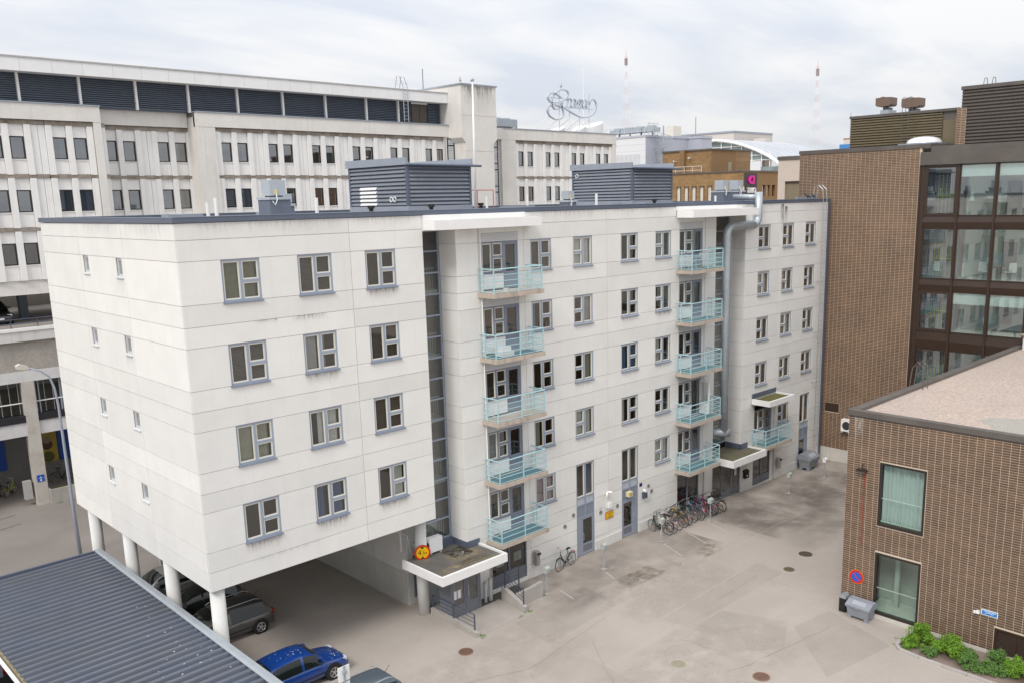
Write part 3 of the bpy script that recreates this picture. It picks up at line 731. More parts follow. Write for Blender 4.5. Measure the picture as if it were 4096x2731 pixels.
# second entrance
en = MB()
for a in ((31.9, 31.98), (32.9, 33.02), (34.0, 34.12), (34.9, 34.98)): en.box(*a, .04, .15, -.98, 1.62)
en.box(31.98, 34.9, .045, .15, 1.52, 1.62)
eo = B(en, 'entrance_glazing', M_DOOR, AP)
for a, b, kk in ((31.98, 32.9, -.7), (33.02, 34.0, -.42), (34.12, 34.9, -.42)):
    B(bx(a, b, .06, .12, -.98, kk), 'kick_panel', M_DOOR, eo); B(bx(a+.05, b-.05, .08, .09, kk, 1.5), 'pane', M_SHOP, eo)
B(MB().tube([(33.92, -.02, -.1), (33.92, -.02, .5)], .02, 6), 'pull_handle', M_GALV, eo); B(bx(34.35, 34.6, .03, .035, .35, .95), 'notice', mat('paper', (.75,.75,.78)), eo)
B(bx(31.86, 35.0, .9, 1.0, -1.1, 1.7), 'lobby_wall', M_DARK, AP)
# round wall vents
for x, z in ((19.4-.12, 1.82), (18.63, 1.38), (22.79, 1.40), (21.41, 1.40), (25.51, 1.87), (25.79, 1.50)): B(MB().disc((x, -.02, z), .105, 'y', .05, 16), 'wall_vent', mat('vent_grey', (.20,.20,.205), .6, var=.3, scale=30), AP)
for x, z0 in ((25.79, .6), (21.41, .8)): decal(AP, FR, x-.12, x+.12, z0, z0+.9, M_ST2, -.004)
# concrete plinth course
for a, b in ((16.0, 19.5), (20.98, 23.16), (24.66, 28.2)): B(bx(a, b, -.035, -.001, -.72, -.12), 'plinth', mat('plinth_white', (.66,.65,.62), .8, streak=.2), AP)
for a, b in ((38.65, 42.25), (43.7, 45.15), (35.02, 36.4)): B(bx(a, b, -.035, -.001, -1.08, -.45), 'plinth', mat('plinth_white', (.66,.65,.62)), AP)

# ---- spiral-seam ventilation duct in the second recess
Yd = -.22; rd = .25
def arc(c, r, a0, a1, n=7): return [(c[0]+r*cos(a0+(a1-a0)*i/n), Yd, c[1]+r*sin(a0+(a1-a0)*i/n)) for i in range(n+1)]
path = [(32.68, Yd, 3.6), (32.66, Yd, 9), (32.64, Yd, 15.5)] + arc((33.19, 15.6), .55, pi, pi/2) + [(35.45, Yd, 16.15)] + arc((35.45, 16.70), .55, -pi/2, 0) + [(36.0, Yd, 18.13)]
B(MB().tube(path, rd, 18), 'ventilation_duct', M_GALV, AP, True)
B(MB().tube([(31.9, .5, 3.60), (32.68, Yd, 3.58), (32.98, -.42, 3.57)], rd*1.03, 18), 'duct_branch', M_GALV, AP, True)
B(MB().tube([(35.6, 1.3, 17.83), (35.7, .2, 17.83), (35.95, Yd+.02, 17.83)], .175, 16), 'duct_branch', M_GALV, AP, True)
for z in range(5, 16, 2): B(MB().tube([(32.65+.258*cos(t*pi/9), Yd+.258*sin(t*pi/9), z) for t in range(18)], .012, 4, True), 'duct_band', M_GALV, AP)
decal(AP, R2, .1, 1.0, 13.6, 15.7, M_ST2, -.004)
# ---- roof ladder at the far end and slate corner trim
la = MB()
for x in (44.05, 44.55): la.tube([(x, -.25, .2), (x, -.25, 17.6), (x, -.2, 18.2), (x, .1, 18.5), (x, .45, 18.35), (x, .55, 17.6)], .022, 5)
B(la, 'ladder_stile', M_GALV, AP)
for i in range(56): B(MB().tube([(44.05, -.25, .4+i*.305), (44.55, -.25, .4+i*.305)], .013, 4), 'rung', M_GALV, AP)
for z in (1.5, 5.0, 8.5, 12.0): B(MB().tube([(43.8, .02, z), (43.8, -.25, z), (44.6, -.25, z)], .025, 5), 'ladder_bracket', M_GALV, AP)
B(bx(45.205, 45.42, -.06, .3, -1.05, 17.62), 'corner_trim', M_FASCIA, AP)
B(bx(42.6, 45.1, .9, 1.0, 17.5, 17.78), 'roof_upstand', M_FASCIAL, AP)
# ---- roof plant rooms with louvre slats
def plant_room(x0, x1, y0, y1, patch):
    z0, z1 = 17.78, 19.72; c = B(bx(x0+.12, x1-.12, y0+.12, y1-.12, z0, z1), 'plant_room', M_SILL, AP)
    B(bx(x0-.04, x1+.04, y0-.04, y1+.04, 17.5, z0-.005), 'curb', M_FASCIAL, c)
    n = 10; h = (z1-.06-z0)/n
    for i in range(n):
        z = z0+.03+i*h
        pr = [(0, 0), (-.10, .02), (-.09, h*.42), (-.01, h*.84)]
        B(MB().prism([(y0+a+.07, z+b) for a, b in pr], 'x', x0+.13, x1-.13), 'louvre_slat', M_LOUV, c)
        B(MB().prism([(x0+a+.07, z+b) for a, b in pr][::-1], 'y', y0+.13, y1-.13), 'louvre_slat', M_LOUV, c)
    for x, y in ((x0-.02, y0-.02), (x1-.12, y0-.021), (x0-.021, y1-.12)): B(bx(x, x+.14, y, y+.14, z0-.004, z1+.02), 'corner_post', M_FASCIA, c)
    # shallow mono-pitch roof with raised verges
    B(MB().prism([(y0-.25, z1-.02), (y0-.25, z1+.03), (y1+.1, z1+.33), (y1+.1, z1+.0)], 'x', x0-.02, x1+.02), 'roof_sheet', M_FASCIAL, c)
    B(MB().prism([(y0-.06, z1-.03), (y0-.06, z1+.30), (y1+.12, z1+.34), (y1+.12, z1-.03)], 'x', x0-.10, x0-.022), 'verge', M_FASCIAL, c)
    B(MB().prism([(y0-.06, z1+.02), (y0-.06, z1+.30), (y1+.12, z1+.34), (y1+.12, z1+.02)], 'x', x1+.022, x1+.10), 'verge', M_FASCIAL, c)
    B(MB().tube([(x0-.12, y0-.30, z1-.03), (x1+.45, y0-.30, z1-.06)], .06, 8), 'gutter', M_FASCIA, c)
    if patch:
        for i in range(5):
            z = z0+.03+i*h
            B(MB().prism([(x0+a+.062, z+b) for a, b in ((-.112, .02), (-.102, h*.42), (-.022, h*.84))][::-1], 'y', y0+2.55, y0+4.0), 'white_patch', M_WHITE2, c)
    for yy in ((y0+1.0, y0+1.28) if patch else (y0+4.5,)):
        B(MB().tube([(x0-.06, yy+.11*cos(t*pi/8), (18.1 if patch else 19.35)+.11*sin(t*pi/8)) for t in range(16)], .025, 5, True), 'vent_ring', M_WHITE2, c)
plant_room(13.05, 16.95, 4.5, 9.45, True); plant_room(29.6, 33.5, 4.5, 9.45, False)
# ---- roof fans and pipes
M_FANB = mat('fan_base', (.15,.17,.22), .5, var=.06); M_FANC = mat('fan_cap', (.42,.46,.50), .4, var=.06)
def roof_fan(x, y, s=.9, hb=.66, hc=.60, cable=True):
    b = B(bx(x, x+s, y, y+s*1.05, 17.45, 17.5+hb), 'roof_fan', M_FANB, AP)
    B(bx(x-.04, x+s+.04, y-.05, y+s*1.05+.05, 17.502+hb, 17.61+hb), 'fan_flange', M_FANC, b)
    B(bx(x+.1*s, x+.86*s, y+.1*s, y+.88*s, 17.66+hb, 17.66+hb+hc), 'fan_cap', M_FANC, b); B(bx(x+.2*s, x+.76*s, y+.2*s, y+.78*s, 17.61+hb, 17.66+hb), 'fan_gap', M_BLACK, b)
    if cable:
        B(bx(x+.3*s, x+.42*s, y+.04*s, y+.1*s, 17.72+hb, 17.88+hb), 'isolator', mat('isolator', (.75,.6,.25), .5), b)
        B(MB().tube([(x+.36*s, y+.03, 17.72+hb), (x+.32*s, y-.08, 17.5+hb), (x+.2*s, y-.1, 17.4+hb-.1), (x+.1*s, y-.06, 17.5+hb-.05)], .022, 5), 'cable', M_PIPEW, b)
roof_fan(4.88, 2.45); roof_fan(6.75, 4.8, .5, .40, .36, False); roof_fan(21.9, 2.5, .62, .28, .42); roof_fan(36.22, 2.5, .82); roof_fan(38.05, 2.6, .82)
for x, y, h in ((2.2, 1.4, .75), (2.6, 3.0, .6), (6.2, 1.2, .7), (23.0, 1.5, .7), (21.9, 9.0, .7), (24.2, 8.0, .75), (33.6, 1.3, .45), (31.8, 6.2, .8), (35.6, 7.4, .8), (18.6, 9.2, .75), (17.9, 9.9, .8)): B(MB().cyl((x, y), .07, 17.49, 17.5+h, 10), 'vent_pipe', M_PIPEW, AP)
for x, y in ((9.0, 1.6), (12.0, 1.4), (27.9, 1.5), (17.3, 4.2)):
    B(MB().cyl((x, y), .09, 17.49, 17.72, 10), 'cowl', M_BLACK, AP); B(MB().cyl((x, y), .15, 17.72, 17.85, 10), 'cowl_cap', M_BLACK, AP)
for x, y in ((2.5, 6.5), (4.0, 8.6), (8.2, 9.5), (19.0, 4.0), (20.2, 4.2), (26.0, 3.0), (28.2, 2.4), (39.5, 3.0), (41.5, 4.2), (18.0, 7.5)): B(bx(x, x+.9, y, y+.7, 17.49, 17.66), 'roof_hatch', M_FASCIAL, AP)

# roof-top red frame, flagpole (stand on the roof)
t = thing('guard_frame', 'thin red pipe frame standing on the flat roof beside the flagpole', 'railing', (25.1, 13.0, 17.45))
B(MB().tube([(24.2, 13, 18.62), (25.98, 13, 18.62)], .03, 6), 'top_bar', mat('red_pipe', (.55,.13,.09), .5), t)
for x in (24.63, 25.97): B(MB().tube([(x, 13, 17.45), (x, 13, 18.6)], .03, 6), 'leg', mat('red_pipe', (.55,.13,.09)), t)
t = thing('flagpole', 'tall white flagpole rising behind the roof plant room', 'flagpole', (23.7, 12, 17.45))
B(MB().tube([(23.6, 12, 17.45), (23.7, 12, 25.0)], [.085, .05], 10), 'pole', M_WHITE2, t, True); B(MB().disc((23.7, 12, 25.05), .09, 'y', .16, 10), 'finial', M_GALV, t)

for x0, x1, y0, y1, q in ((10.6, 12.6, -1.5, .3, stain('canopy_silt', (.30,.25,.17), 'p', .9, 1.5)), (10.9, 12.2, -.6, .6, stain('canopy_moss', (.05,.045,.03), 'p', 1.0, 3.0)), (9.3, 12.4, -1.8, -.9, stain('canopy_silt', (.30,.25,.17), 'p', .9, 1.5))): decal(AP, ('z', 2.15), x0, x1, y0, y1, q, .005)
# ---------------------------------------------------------------- brick buildings
M_MORT = mat('pale_mortar', (.60, .51, .405), .9, var=.10, scale=1.0)
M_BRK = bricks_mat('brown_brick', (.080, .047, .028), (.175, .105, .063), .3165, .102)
M_BRK2 = bricks_mat('brown_brick_tall', (.095, .053, .029), (.215, .124, .070), .302, .104)  # slightly lighter brick of the tall office block
M_BRONZE = mat('bronze_sheet', (.043, .025, .016), .36, var=.15, scale=2, spec=.5)
M_BROWNM = mat('brown_sheet_metal', (.105, .092, .082), .42, var=.14, scale=1.2, tint=(.16,.145,.13), tscale=.7, tamt=.5)
def brick_wall(parent, X, y0, y1, z0, z1, cw, ch, holes, mt, vis):
    """stack-bonded bricks standing 8 mm proud of the mortar; the 300 nearest singly, the rest as one part"""
    B(holed(('x', X), y0, y1, z0, z1, holes, 0, .3), 'mortar_wall', M_MORT, parent)
    j = .0175; me = MB().box(-.008, .03, -(cw-j)/2, (cw-j)/2, 0, ch-j).mesh('brick', mt)
    rest = MB(); cand = []
    for i in range(int((y1-y0)/cw)):
        yc = y1-(i+.5)*cw
        for k in range(int((z1-z0)/ch)):
            zb = z0+k*ch+j/2
            a, b = yc-cw/2+j/2, yc+cw/2-j/2
            if any(h[0]-.02 < b and h[1]+.02 > a and h[2]-.02 < zb+ch-j and h[3]+.02 > zb for h in holes): 
                # cut bricks beside an opening
                for h in holes:
                    if h[2]-.02 < zb+ch-j and h[3]+.02 > zb and h[0]-.02 < b and h[1]+.02 > a:
                        if a < h[0]-.08: rest.box(X-.008, X+.03, a, h[0]-.03, zb, zb+ch-j)
                        if b > h[1]+.08: rest.box(X-.008, X+.03, h[1]+.03, b, zb, zb+ch-j)
                continue
            cand.append(((Vector((X, yc, zb))-CAM_POS).length if vis(yc, zb) else 1e9, yc, zb))
    cand.sort()
    for d, yc, zb in cand[:300]: O('brick', me, parent, Vector((X, yc, zb)) - WL[parent])
    for d, yc, zb in cand[300:]: rest.box(X-.008, X+.03, yc-(cw-j)/2, yc+(cw-j)/2, zb, zb+ch-j)
    stuff(B(rest, 'brickwork', mt, parent))

# low brick building, right foreground
XL = 23.6
LB = thing('low_brick_building', 'low brown brick building with pinkish gravel roof at right', 'building', (34, -21, -.7))
wl_ = [(-16.265, -14.257, 3.68, 6.54), (-16.265, -14.257, -.465, 2.43), (-23.0, -19.35, -.52, .60)]
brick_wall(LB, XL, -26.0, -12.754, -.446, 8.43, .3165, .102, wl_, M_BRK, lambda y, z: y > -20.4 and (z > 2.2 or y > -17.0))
B(bx(XL-.03, XL+.3, -26, -12.74, -.95, -.447), 'plinth', mat('plinth_concrete', (.56,.53,.48), .9, var=.12, streak=.2), LB)
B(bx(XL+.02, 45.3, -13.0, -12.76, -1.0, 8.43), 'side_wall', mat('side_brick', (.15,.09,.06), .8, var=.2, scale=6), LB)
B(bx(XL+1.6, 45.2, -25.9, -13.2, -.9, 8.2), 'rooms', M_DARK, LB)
M_GRAV = mat('pink_gravel', (.42, .34, .29), .95, var=.06, scale=.5, fine=.34, fscale=11, bump=.6, tint=(.30,.27,.24), tscale=.16, tamt=.35)
B(bx(XL+.25, 45.4, -30, -13.05, 8.3, 8.50), 'gravel_roof', M_GRAV, LB)
gp = MB()
for i in range(16): gp.v.append((XL+2.2+2.0*cos(i*pi/8)*(1+.2*sin(i*2.3)), -19.6+1.9*sin(i*pi/8)*(1+.2*cos(i*1.7)), 8.504))
gp.f = [tuple(range(16))]
B(gp, 'bare_gravel_patch', mat('grey_gravel', (.33,.31,.27), .95, var=.1, fine=.3, fscale=14), LB)
B(bx(XL-.06, XL+.30, -30, -12.70, 8.431, 8.66), 'parapet_cap', M_BROWNM, LB); B(bx(XL+.302, 45.55, -13.05, -12.69, 8.43, 8.655), 'parapet_cap', M_BROWNM, LB)
B(bx(XL-.045, XL+.0, -30, -12.72, 8.38, 8.43), 'drip_trim', mat('trim_dark', (.06,.05,.045), .5), LB)
M_WFR = mat('dark_bronze_frame', (.030, .024, .020), .4, var=.1)
M_GREEN = glass('green_tinted_glass', (.86, .91, .89), 2.5)
def big_window(y0, y1, z0, z1, curt):
    f = MB(); t = .09
    for a in ((XL-.03, XL+.14, y0, y0+t, z0, z1), (XL-.03, XL+.14, y1-t, y1, z0, z1), (XL-.028, XL+.14, y0+t, y1-t, z0, z0+.14), (XL-.028, XL+.14, y0+t, y1-t, z1-t, z1)): f.box(*a)
    o = B(f, 'window', M_WFR, LB)
    B(bx(XL+.085, XL+.095, y0+t-.01, y1-t+.01, z0+.13, z1-t+.01), 'pane', M_GREEN, o)
    B(bx(XL+.12, XL+.16, y0+t, y1-t, z0+.15, z0+.21), 'inner_ledge', mat('pale_green_ledge', (.55,.66,.58), .6), o)
    B(bx(XL+.10, XL+.13, y0+t, y1-t, z0+1.22, z0+1.245), 'crossbar', M_WHITE2, o)
    if curt:
        c = MB(); n = 44
        for i in range(n+1):
            y = y0+.1+(y1-y0-.2)*i/n; d = .085*sin(i*1.25+.8*sin(i*.37))+.03*sin(i*.55)
            c.v += [(XL+.32+d, y, z0+.12), (XL+.32+d, y, z1-.1)]
        for i in range(n): c.f.append((2*i, 2*i+2, 2*i+3, 2*i+1))
        B(c, 'curtain', mat('curtain_mint', (.52,.61,.60), .85, var=.10), o, True)
    else:
        B(bx(XL+.2, XL+1.55, y0-.3, y1+.3, z0+.0, z0+.12), 'room_floor', mat('pale_floor', (.62,.68,.60), .6), o); B(bx(XL+1.5, XL+1.58, y0-.4, y1+.4, z0, z1+.3), 'room_wall', mat('room_wall_dim', (.42,.47,.42), .8), o)
        B(bx(XL+.9, XL+1.1, y1-.75, y1-.55, z0+.12, z1), 'room_column', mat('pale_column', (.45,.52,.47), .7), o)
big_window(-16.265, -14.257, 3.68, 6.54, True); big_window(-16.265, -14.257, -.465, 2.43, False)
f = MB(); ring_ = [(XL-.02, XL+.1, -23.0, -22.9, -.52, .60), (XL-.02, XL+.1, -19.45, -19.35, -.52, .60), (XL-.018, XL+.1, -22.9, -19.45, -.52, -.43), (XL-.018, XL+.1, -22.9, -19.45, .52, .60)]
for a in ring_: f.box(*a)
lo = B(f, 'louvre_grille', M_BRONZE, LB)
for i in range(16): B(MB().prism([(XL+.0, -.41+i*.058), (XL+.05, -.37+i*.058), (XL+.052, -.362+i*.058), (XL+.0, -.40+i*.058)], 'y', -22.9, -19.45), 'louvre_slat', M_BRONZE, lo)
for y in (-20.2, -21.1, -22.0): B(bx(XL-.004, XL+.02, y-.02, y+.02, -.43, .52), 'grille_bar', M_BRONZE, lo)
B(MB().tube([(XL-.03, -13.59, 2.6), (XL-.03, -13.59, 6.0)], .018, 6), 'red_conduit', mat('red_conduit', (.36,.05,.035), .6), LB)
t = thing('floodlight', 'flat floodlight on a bracket on the low brick wall', 'lamp', (XL, -13.53, 6.1))
B(bx(XL-.30, XL-.10, -13.76, -13.32, 6.02, 6.12), 'housing', M_WFR, t); B(bx(XL-.28, XL-.12, -13.72, -13.36, 6.005, 6.019), 'lens', mat('lens_grey', (.5,.5,.48), .3), t); B(MB().tube([(XL, -13.5, 6.3), (XL-.1, -13.5, 6.28), (XL-.15, -13.53, 6.12)], .02, 6), 'bracket', M_WFR, t)
# roof ladder hoops, vent pipe
la = MB()
for x in (30.1, 30.65): la.tube([(x, -12.62, 7.4), (x, -12.62, 8.7), (x+.02, -12.7, 9.5), (x+.05, -12.95, 9.85), (x+.05, -13.2, 9.6), (x+.05, -13.25, 8.5)], .025, 6)
B(la, 'ladder_hoop', mat('rusty_steel', (.14,.115,.10), .6), LB)
B(MB().cyl((44.9, -13.3), .17, 8.45, 9.2, 12), 'vent_pipe', M_PIPEW, LB); B(MB().cyl((44.9, -13.3), .17, 9.2, 9.42, 12, .34), 'vent_cowl', mat('cowl_tan', (.45,.36,.28), .6), LB)
decal(LB, ('x', XL-.009), -13.4, -13.0, 7.1, 8.4, stain('white_bloom', (.75,.72,.68), 'x', .7, 9), -.003, 'salt_bloom')

# tall brick office block, right background
XT = 45.6
TB = thing('brick_office_building', 'tall brown brick office block with bronze framed glass front at right', 'building', (53, -6, -1))
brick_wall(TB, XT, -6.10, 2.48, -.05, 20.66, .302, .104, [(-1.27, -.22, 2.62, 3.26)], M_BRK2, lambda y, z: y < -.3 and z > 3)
B(bx(XT-.02, XT+.3, -6.1, 2.48, -1.4, -.051), 'plinth', mat('plinth_concrete', (.56,.53,.48)), TB)
B(bx(XT-.03, XT+.2, -1.27, -.22, 2.62, 3.26), 'brown_plate', M_BRONZE, TB)
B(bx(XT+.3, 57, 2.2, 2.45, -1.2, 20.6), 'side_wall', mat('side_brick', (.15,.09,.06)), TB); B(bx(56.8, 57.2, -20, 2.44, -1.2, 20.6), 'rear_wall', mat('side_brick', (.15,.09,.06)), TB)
B(bx(XT+.3, 57, -20, 2.4, 20.45, 20.64), 'roof_deck', M_BITU, TB)
B(bx(XT-.07, XT+.35, -6.65, 2.52, 20.661, 20.90), 'parapet_cap', M_BROWNM, TB); B(bx(XT+.352, 57, 2.2, 2.52, 20.66, 20.895), 'parapet_cap', M_BROWNM, TB); B(bx(XT+.3, 50, -6.7, -6.45, 20.66, 20.93), 'parapet_cap', M_BROWNM, TB)
# glazed front
ymul = [-6.10, -8.50, -10.72, -12.94, -15.16, -17.38, -19.6]
rows = [(16.40, 19.53), (12.42, 15.60), (9.02, 11.62), (4.6, 7.83), (.9, 3.7)]
B(bx(XT-.22, XT+.3, -19.6, -6.10, 19.57, 20.38), 'cornice', M_BROWNM, TB); B(bx(XT-.10, XT+.4, -19.6, -6.70, 20.381, 20.72), 'cornice_upstand', M_BROWNM, TB)
sp = [19.53, 19.58, *[v for r in rows for v in r], -1.2]
for a, b in ((15.60, 16.40), (11.62, 12.42), (7.83, 9.02), (3.7, 4.6), (-1.2, .9)):
    for i in range(6):
        pr = [(XT+.02, a), (XT-.06, a+(b-a)*.5), (XT+.02, b), (XT+.2, b), (XT+.2, a)]
        B(MB().prism([(x, z) for x, z in pr][::-1], 'y', ymul[i+1]+.06, ymul[i]-.06), 'spandrel_panel', M_BRONZE, TB)
for y in ymul: B(bx(XT-.10, XT+.2, y-.06, y+.06, -1.2, 19.57), 'mullion', M_BRONZE, TB)
B(bx(XT-.06, XT+.25, -6.42, -6.16, -1.2, 19.56), 'end_post', M_BRONZE, TB)
M_GRN2 = glass('office_glass', (.82, .87, .855), 6.0)
M_ROOM = mat('office_white', (.70, .76, .72), .7, var=.05)
for r, (a, b) in enumerate(rows):
    for i in range(6):
        y1, y0 = ymul[i]-.06, ymul[i+1]+.06
        if i == 0: y1 -= .26
        wf = MB(); t_ = .05 if not (i == 0 and r in (0, 2)) else .16
        for q in ((XT-.04, XT+.12, y0, y0+t_, a, b), (XT-.04, XT+.12, y1-t_, y1, a, b), (XT-.038, XT+.12, y0+t_, y1-t_, a, a+t_), (XT-.038, XT+.12, y0+t_, y1-t_, b-t_, b)): wf.box(*q)
        o = B(wf, 'office_window', M_BRONZE, TB); B(bx(XT+.03, XT+.045, y0+t_-.01, y1-t_+.01, a+t_-.01, b-t_+.01), 'pane', M_GRN2, o)
        if r in (0, 2) and i > 0: B(bx(XT+.08, XT+.10, y0+.06, y1-.06, b-.75, b-.06), 'roller_blind', mat('roller_blind', (.74,.82,.80), .7), o)
    B(bx(XT+.15, 51.5, -19.5, -6.2, a-.55, a-.02), 'office_floor', M_ROOM, TB); B(bx(XT+.2, 51.5, -19.5, -6.2, b+.02, b+.2), 'office_ceiling', M_ROOM, TB)
    # white party walls, a dark doorway and window bars in the end bay
    B(bx(51.4, 51.55, -19.5, -6.2, a-.5, b+.1), 'office_rear_wall', M_ROOM, TB); B(bx(XT+1.5, 51.4, -8.62, -8.50, a, b), 'office_partition', M_ROOM, TB)
    B(bx(51.3, 51.395, -10.4, -9.5, a, a+2.1), 'office_door', mat('door_dark_green', (.10,.13,.12), .5), TB)
    B(bx(XT+1.0, XT+1.2, -8.4, -6.25, a-.02, b), 'stairwell_wall', mat('stairwell_grey', (.12,.135,.15), .8, var=.15), TB)
    for k in range(6): B(bx(XT+.9, XT+.93, -6.95-k*.25, -6.92-k*.25, a+.1, b-.5), 'yellow_green_bar', mat('lime_paint', (.42,.52,.06), .5), TB)
    B(bx(XT+.9, XT+.93, -8.2, -6.9, a+1.2, a+1.25), 'yellow_green_bar', mat('lime_paint', (.42,.52,.06)), TB)
for x, y, z, L_ in ((46.6, -9.0, 17.5, 2.0), (48.2, -10.1, 17.4, 2.0), (47.0, -12.3, 17.45, 2.0), (47.6, -10.0, 9.9, 1.9), (47.4, -12.6, 9.9, 1.9)):
    p = MB(); p.tube([(x, y, z+.3), (x, y, z+L_)], .01, 4); p.cyl((x, y), .20, z-.2, z+.1, 12, .09); p.cyl((x, y), .08, z+.1, z+.32, 10)
    tag(B(p, 'pendant_lamp', mat('lamp_pale', (.72,.78,.76), .3)), 'pendant lamp in the brick office block behind %s' % ({46.6:'top glass, second bay, left',48.2:'top glass, second bay, right',47.0:'top glass, third bay'}[x] if z > 15 else 'third glass row, %s bay' % ('second' if y > -11 else 'third')), 'lamp')
def office_chair(x, y, z, rz, lab):
    t = thing('office_chair', lab, 'chair', (0,0,0), 'white office chairs behind glass')
    wm = mat('chair_white', (.78,.8,.78), .5)
    B(bx(-.24, .24, -.24, .24, .43, .5), 'seat', wm, t); B(MB().prism([(-.25,.5),(.25,.5),(.22,1.05),(-.22,1.05)], 'y', .2, .26), 'backrest', wm, t)
    B(MB().tube([(0,0,.08),(0,0,.43)], .03, 6), 'column', M_GALV, t)
    for k in range(4): B(MB().tube([(0,0,.1),(.28*cos(k*pi/2),.28*sin(k*pi/2),.03)], .02, 5), 'leg', M_GALV, t)
    t.location = (x, y, z); t.rotation_euler = (0, 0, rz)
office_chair(46.7, -7.2, 12.42, 1.2, 'white office chair behind the bay next to the brick wall'); office_chair(47.0, -9.9, 12.42, -.8, 'white office chair left of the small table behind office glass'); office_chair(47.2, -11.4, 12.42, 2.4, 'white office chair right of the small table behind office glass')
t = thing('office_table', 'small dark round table behind the office glass', 'table', (47.1, -10.65, 12.42)); B(MB().cyl((47.1, -10.65), .5, 13.12, 13.15, 16), 'table_top', M_STEELD, t); B(MB().cyl((47.1, -10.65), .04, 12.42, 13.12, 8), 'pedestal', M_STEELD, t)
# roof-top structures of the office block
def slat_wall(parent, X, y0, y1, z0, z1, n, mt, doors=()):
    c = B(bx(X+.02, X+3.5, y0, y1, z0, z1), 'roof_plant_room', M_BROWNM, parent); h = (z1-z0)/n
    segs = [(y0, y1)]
    for d0, d1 in doors: segs = [(y0, d0), (d1, y1)]
    for i in range(n):
        for s0, s1 in segs:
            if s1-s0 < .1: continue
            B(MB().prism([(X+.02, z0+i*h), (X-.09, z0+i*h+h*.18), (X-.09, z0+i*h+h*.5), (X+.02, z0+i*h+h*.88)][::-1], 'y', s0+.02, s1-.02), 'louvre_slat', mt, c)
    return c
M_OLIVE = mat('olive_louvre', (.165, .135, .082), .45, var=.1); M_BRLOUV = mat('brown_louvre', (.105, .090, .080), .42, var=.1)
c1 = slat_wall(TB, 50.0, -6.55, 1.0, 20.65, 23.15, 14, M_OLIVE, ((-6.5, -5.55),))
B(bx(49.86, 53.6, -6.6, 1.05, 23.151, 23.33), 'roof_cap', M_BROWNM, c1); B(bx(49.95, 50.02, -6.45, -5.6, 20.7, 22.6), 'door', mat('olive_door', (.16,.125,.075), .5), c1)
c2 = slat_wall(TB, 48.0, -19, -7.45, 20.66, 24.2, 17, M_BRLOUV)
B(bx(47.86, 51.6, -19, -7.40, 24.201, 24.42), 'roof_cap', M_BROWNM, c2)
B(bx(47.9, 48.5, -7.80, -7.22, 20.7, 23.1), 'brick_pier', M_MORT, TB)
pm = MB()
for k in range(23):
    for q in range(2): pm.box(47.89, 47.92, -7.79+q*.29, -7.79+q*.29+.27, 20.72+k*.104, 20.80+k*.104)
stuff(B(pm, 'brickwork', M_BRK2, TB))
for y0, y1, z0, z1, nm in ((-.95, .17, 24.05, 24.68, 'a'), (-3.0, -1.75, 23.80, 24.46, 'b')):
    fm = mat('fan_brown', (.17,.115,.085), .5, var=.1)
    f_ = B(bx(52.2, 53.5, y0+.2, y1-.3, 23.33, z0-.25), 'roof_fan', M_GALV, TB); B(bx(52.4, 53.3, y0+.4, y1-.4, z0-.25, z0-.05), 'fan_neck', M_FANB, f_)
    B(MB().prism([(y0+.12, z0), (y0, z0+.1), (y0, z1-.03), (y0+.3, z1-.02), (y1-.5, z1+.04), (y1-.3, z1-.02), (y1, z1-.03), (y1, z0+.1), (y1-.12, z0)], 'x', 52.0, 53.1), 'fan_hood', fm, f_)
dm = MB(); n = 12
for j in range(6):
    a = j/5*pi/2
    for i in range(n*2): dm.v.append((48.6+1.12*cos(a)*cos(i*pi/n), -4.95+1.12*cos(a)*sin(i*pi/n), 21.08+.46*sin(a)**.8))
for j in range(5):
    for i in range(n*2): q = j*n*2; dm.f.append((q+i, q+(i+1)%(n*2), q+n*2+(i+1)%(n*2), q+n*2+i))
sk = B(bx(47.4, 49.8, -6.2, -3.7, 20.64, 21.07), 'skylight', M_FASCIAL, TB); B(dm, 'dome', mat('acrylic_dome', (.74,.75,.76), .15, var=.03), sk, True)
for x, ys_, zb, zt in ((48.3, (-8.65, -9.15), 24.3, 24.85), (49.75, (-2.9, -3.35), 21, 24.3)):
    la = MB()
    for y in ys_: la.tube([(x-.15, y, zb), (x-.15, y, zt-.25), (x, y, zt), (x+.35, y, zt), (x+.5, y, zb+.1)], .022, 5)
    B(la, 'ladder_hoop', mat('rusty_steel', (.14,.115,.10)), TB)
for i in range(8): B(MB().tube([(49.6, -2.9, 21.1+i*.3), (49.6, -3.35, 21.1+i*.3)], .012, 4), 'rung', mat('rusty_steel', (.14,.115,.10)), TB)

# wall air conditioner between the two brick buildings
t = thing('air_conditioner', 'white air conditioner box on the tall brick wall beside the low roof corner', 'air conditioner', (45.4, -1.95, 1.4))
B(bx(45.15, 45.55, -2.45, -1.70, 1.45, 2.3), 'casing', M_WHITE2, t); B(MB().disc((45.145, -2.1, 1.87), .30, 'x', .012, 20), 'fan_grille', mat('grille_dark', (.04,.04,.045), .5), t)
for y in (-1.8, -2.3): B(bx(45.1, 45.59, y-.02, y+.02, 1.36, 1.43), 'bracket', M_WHITE2, t)
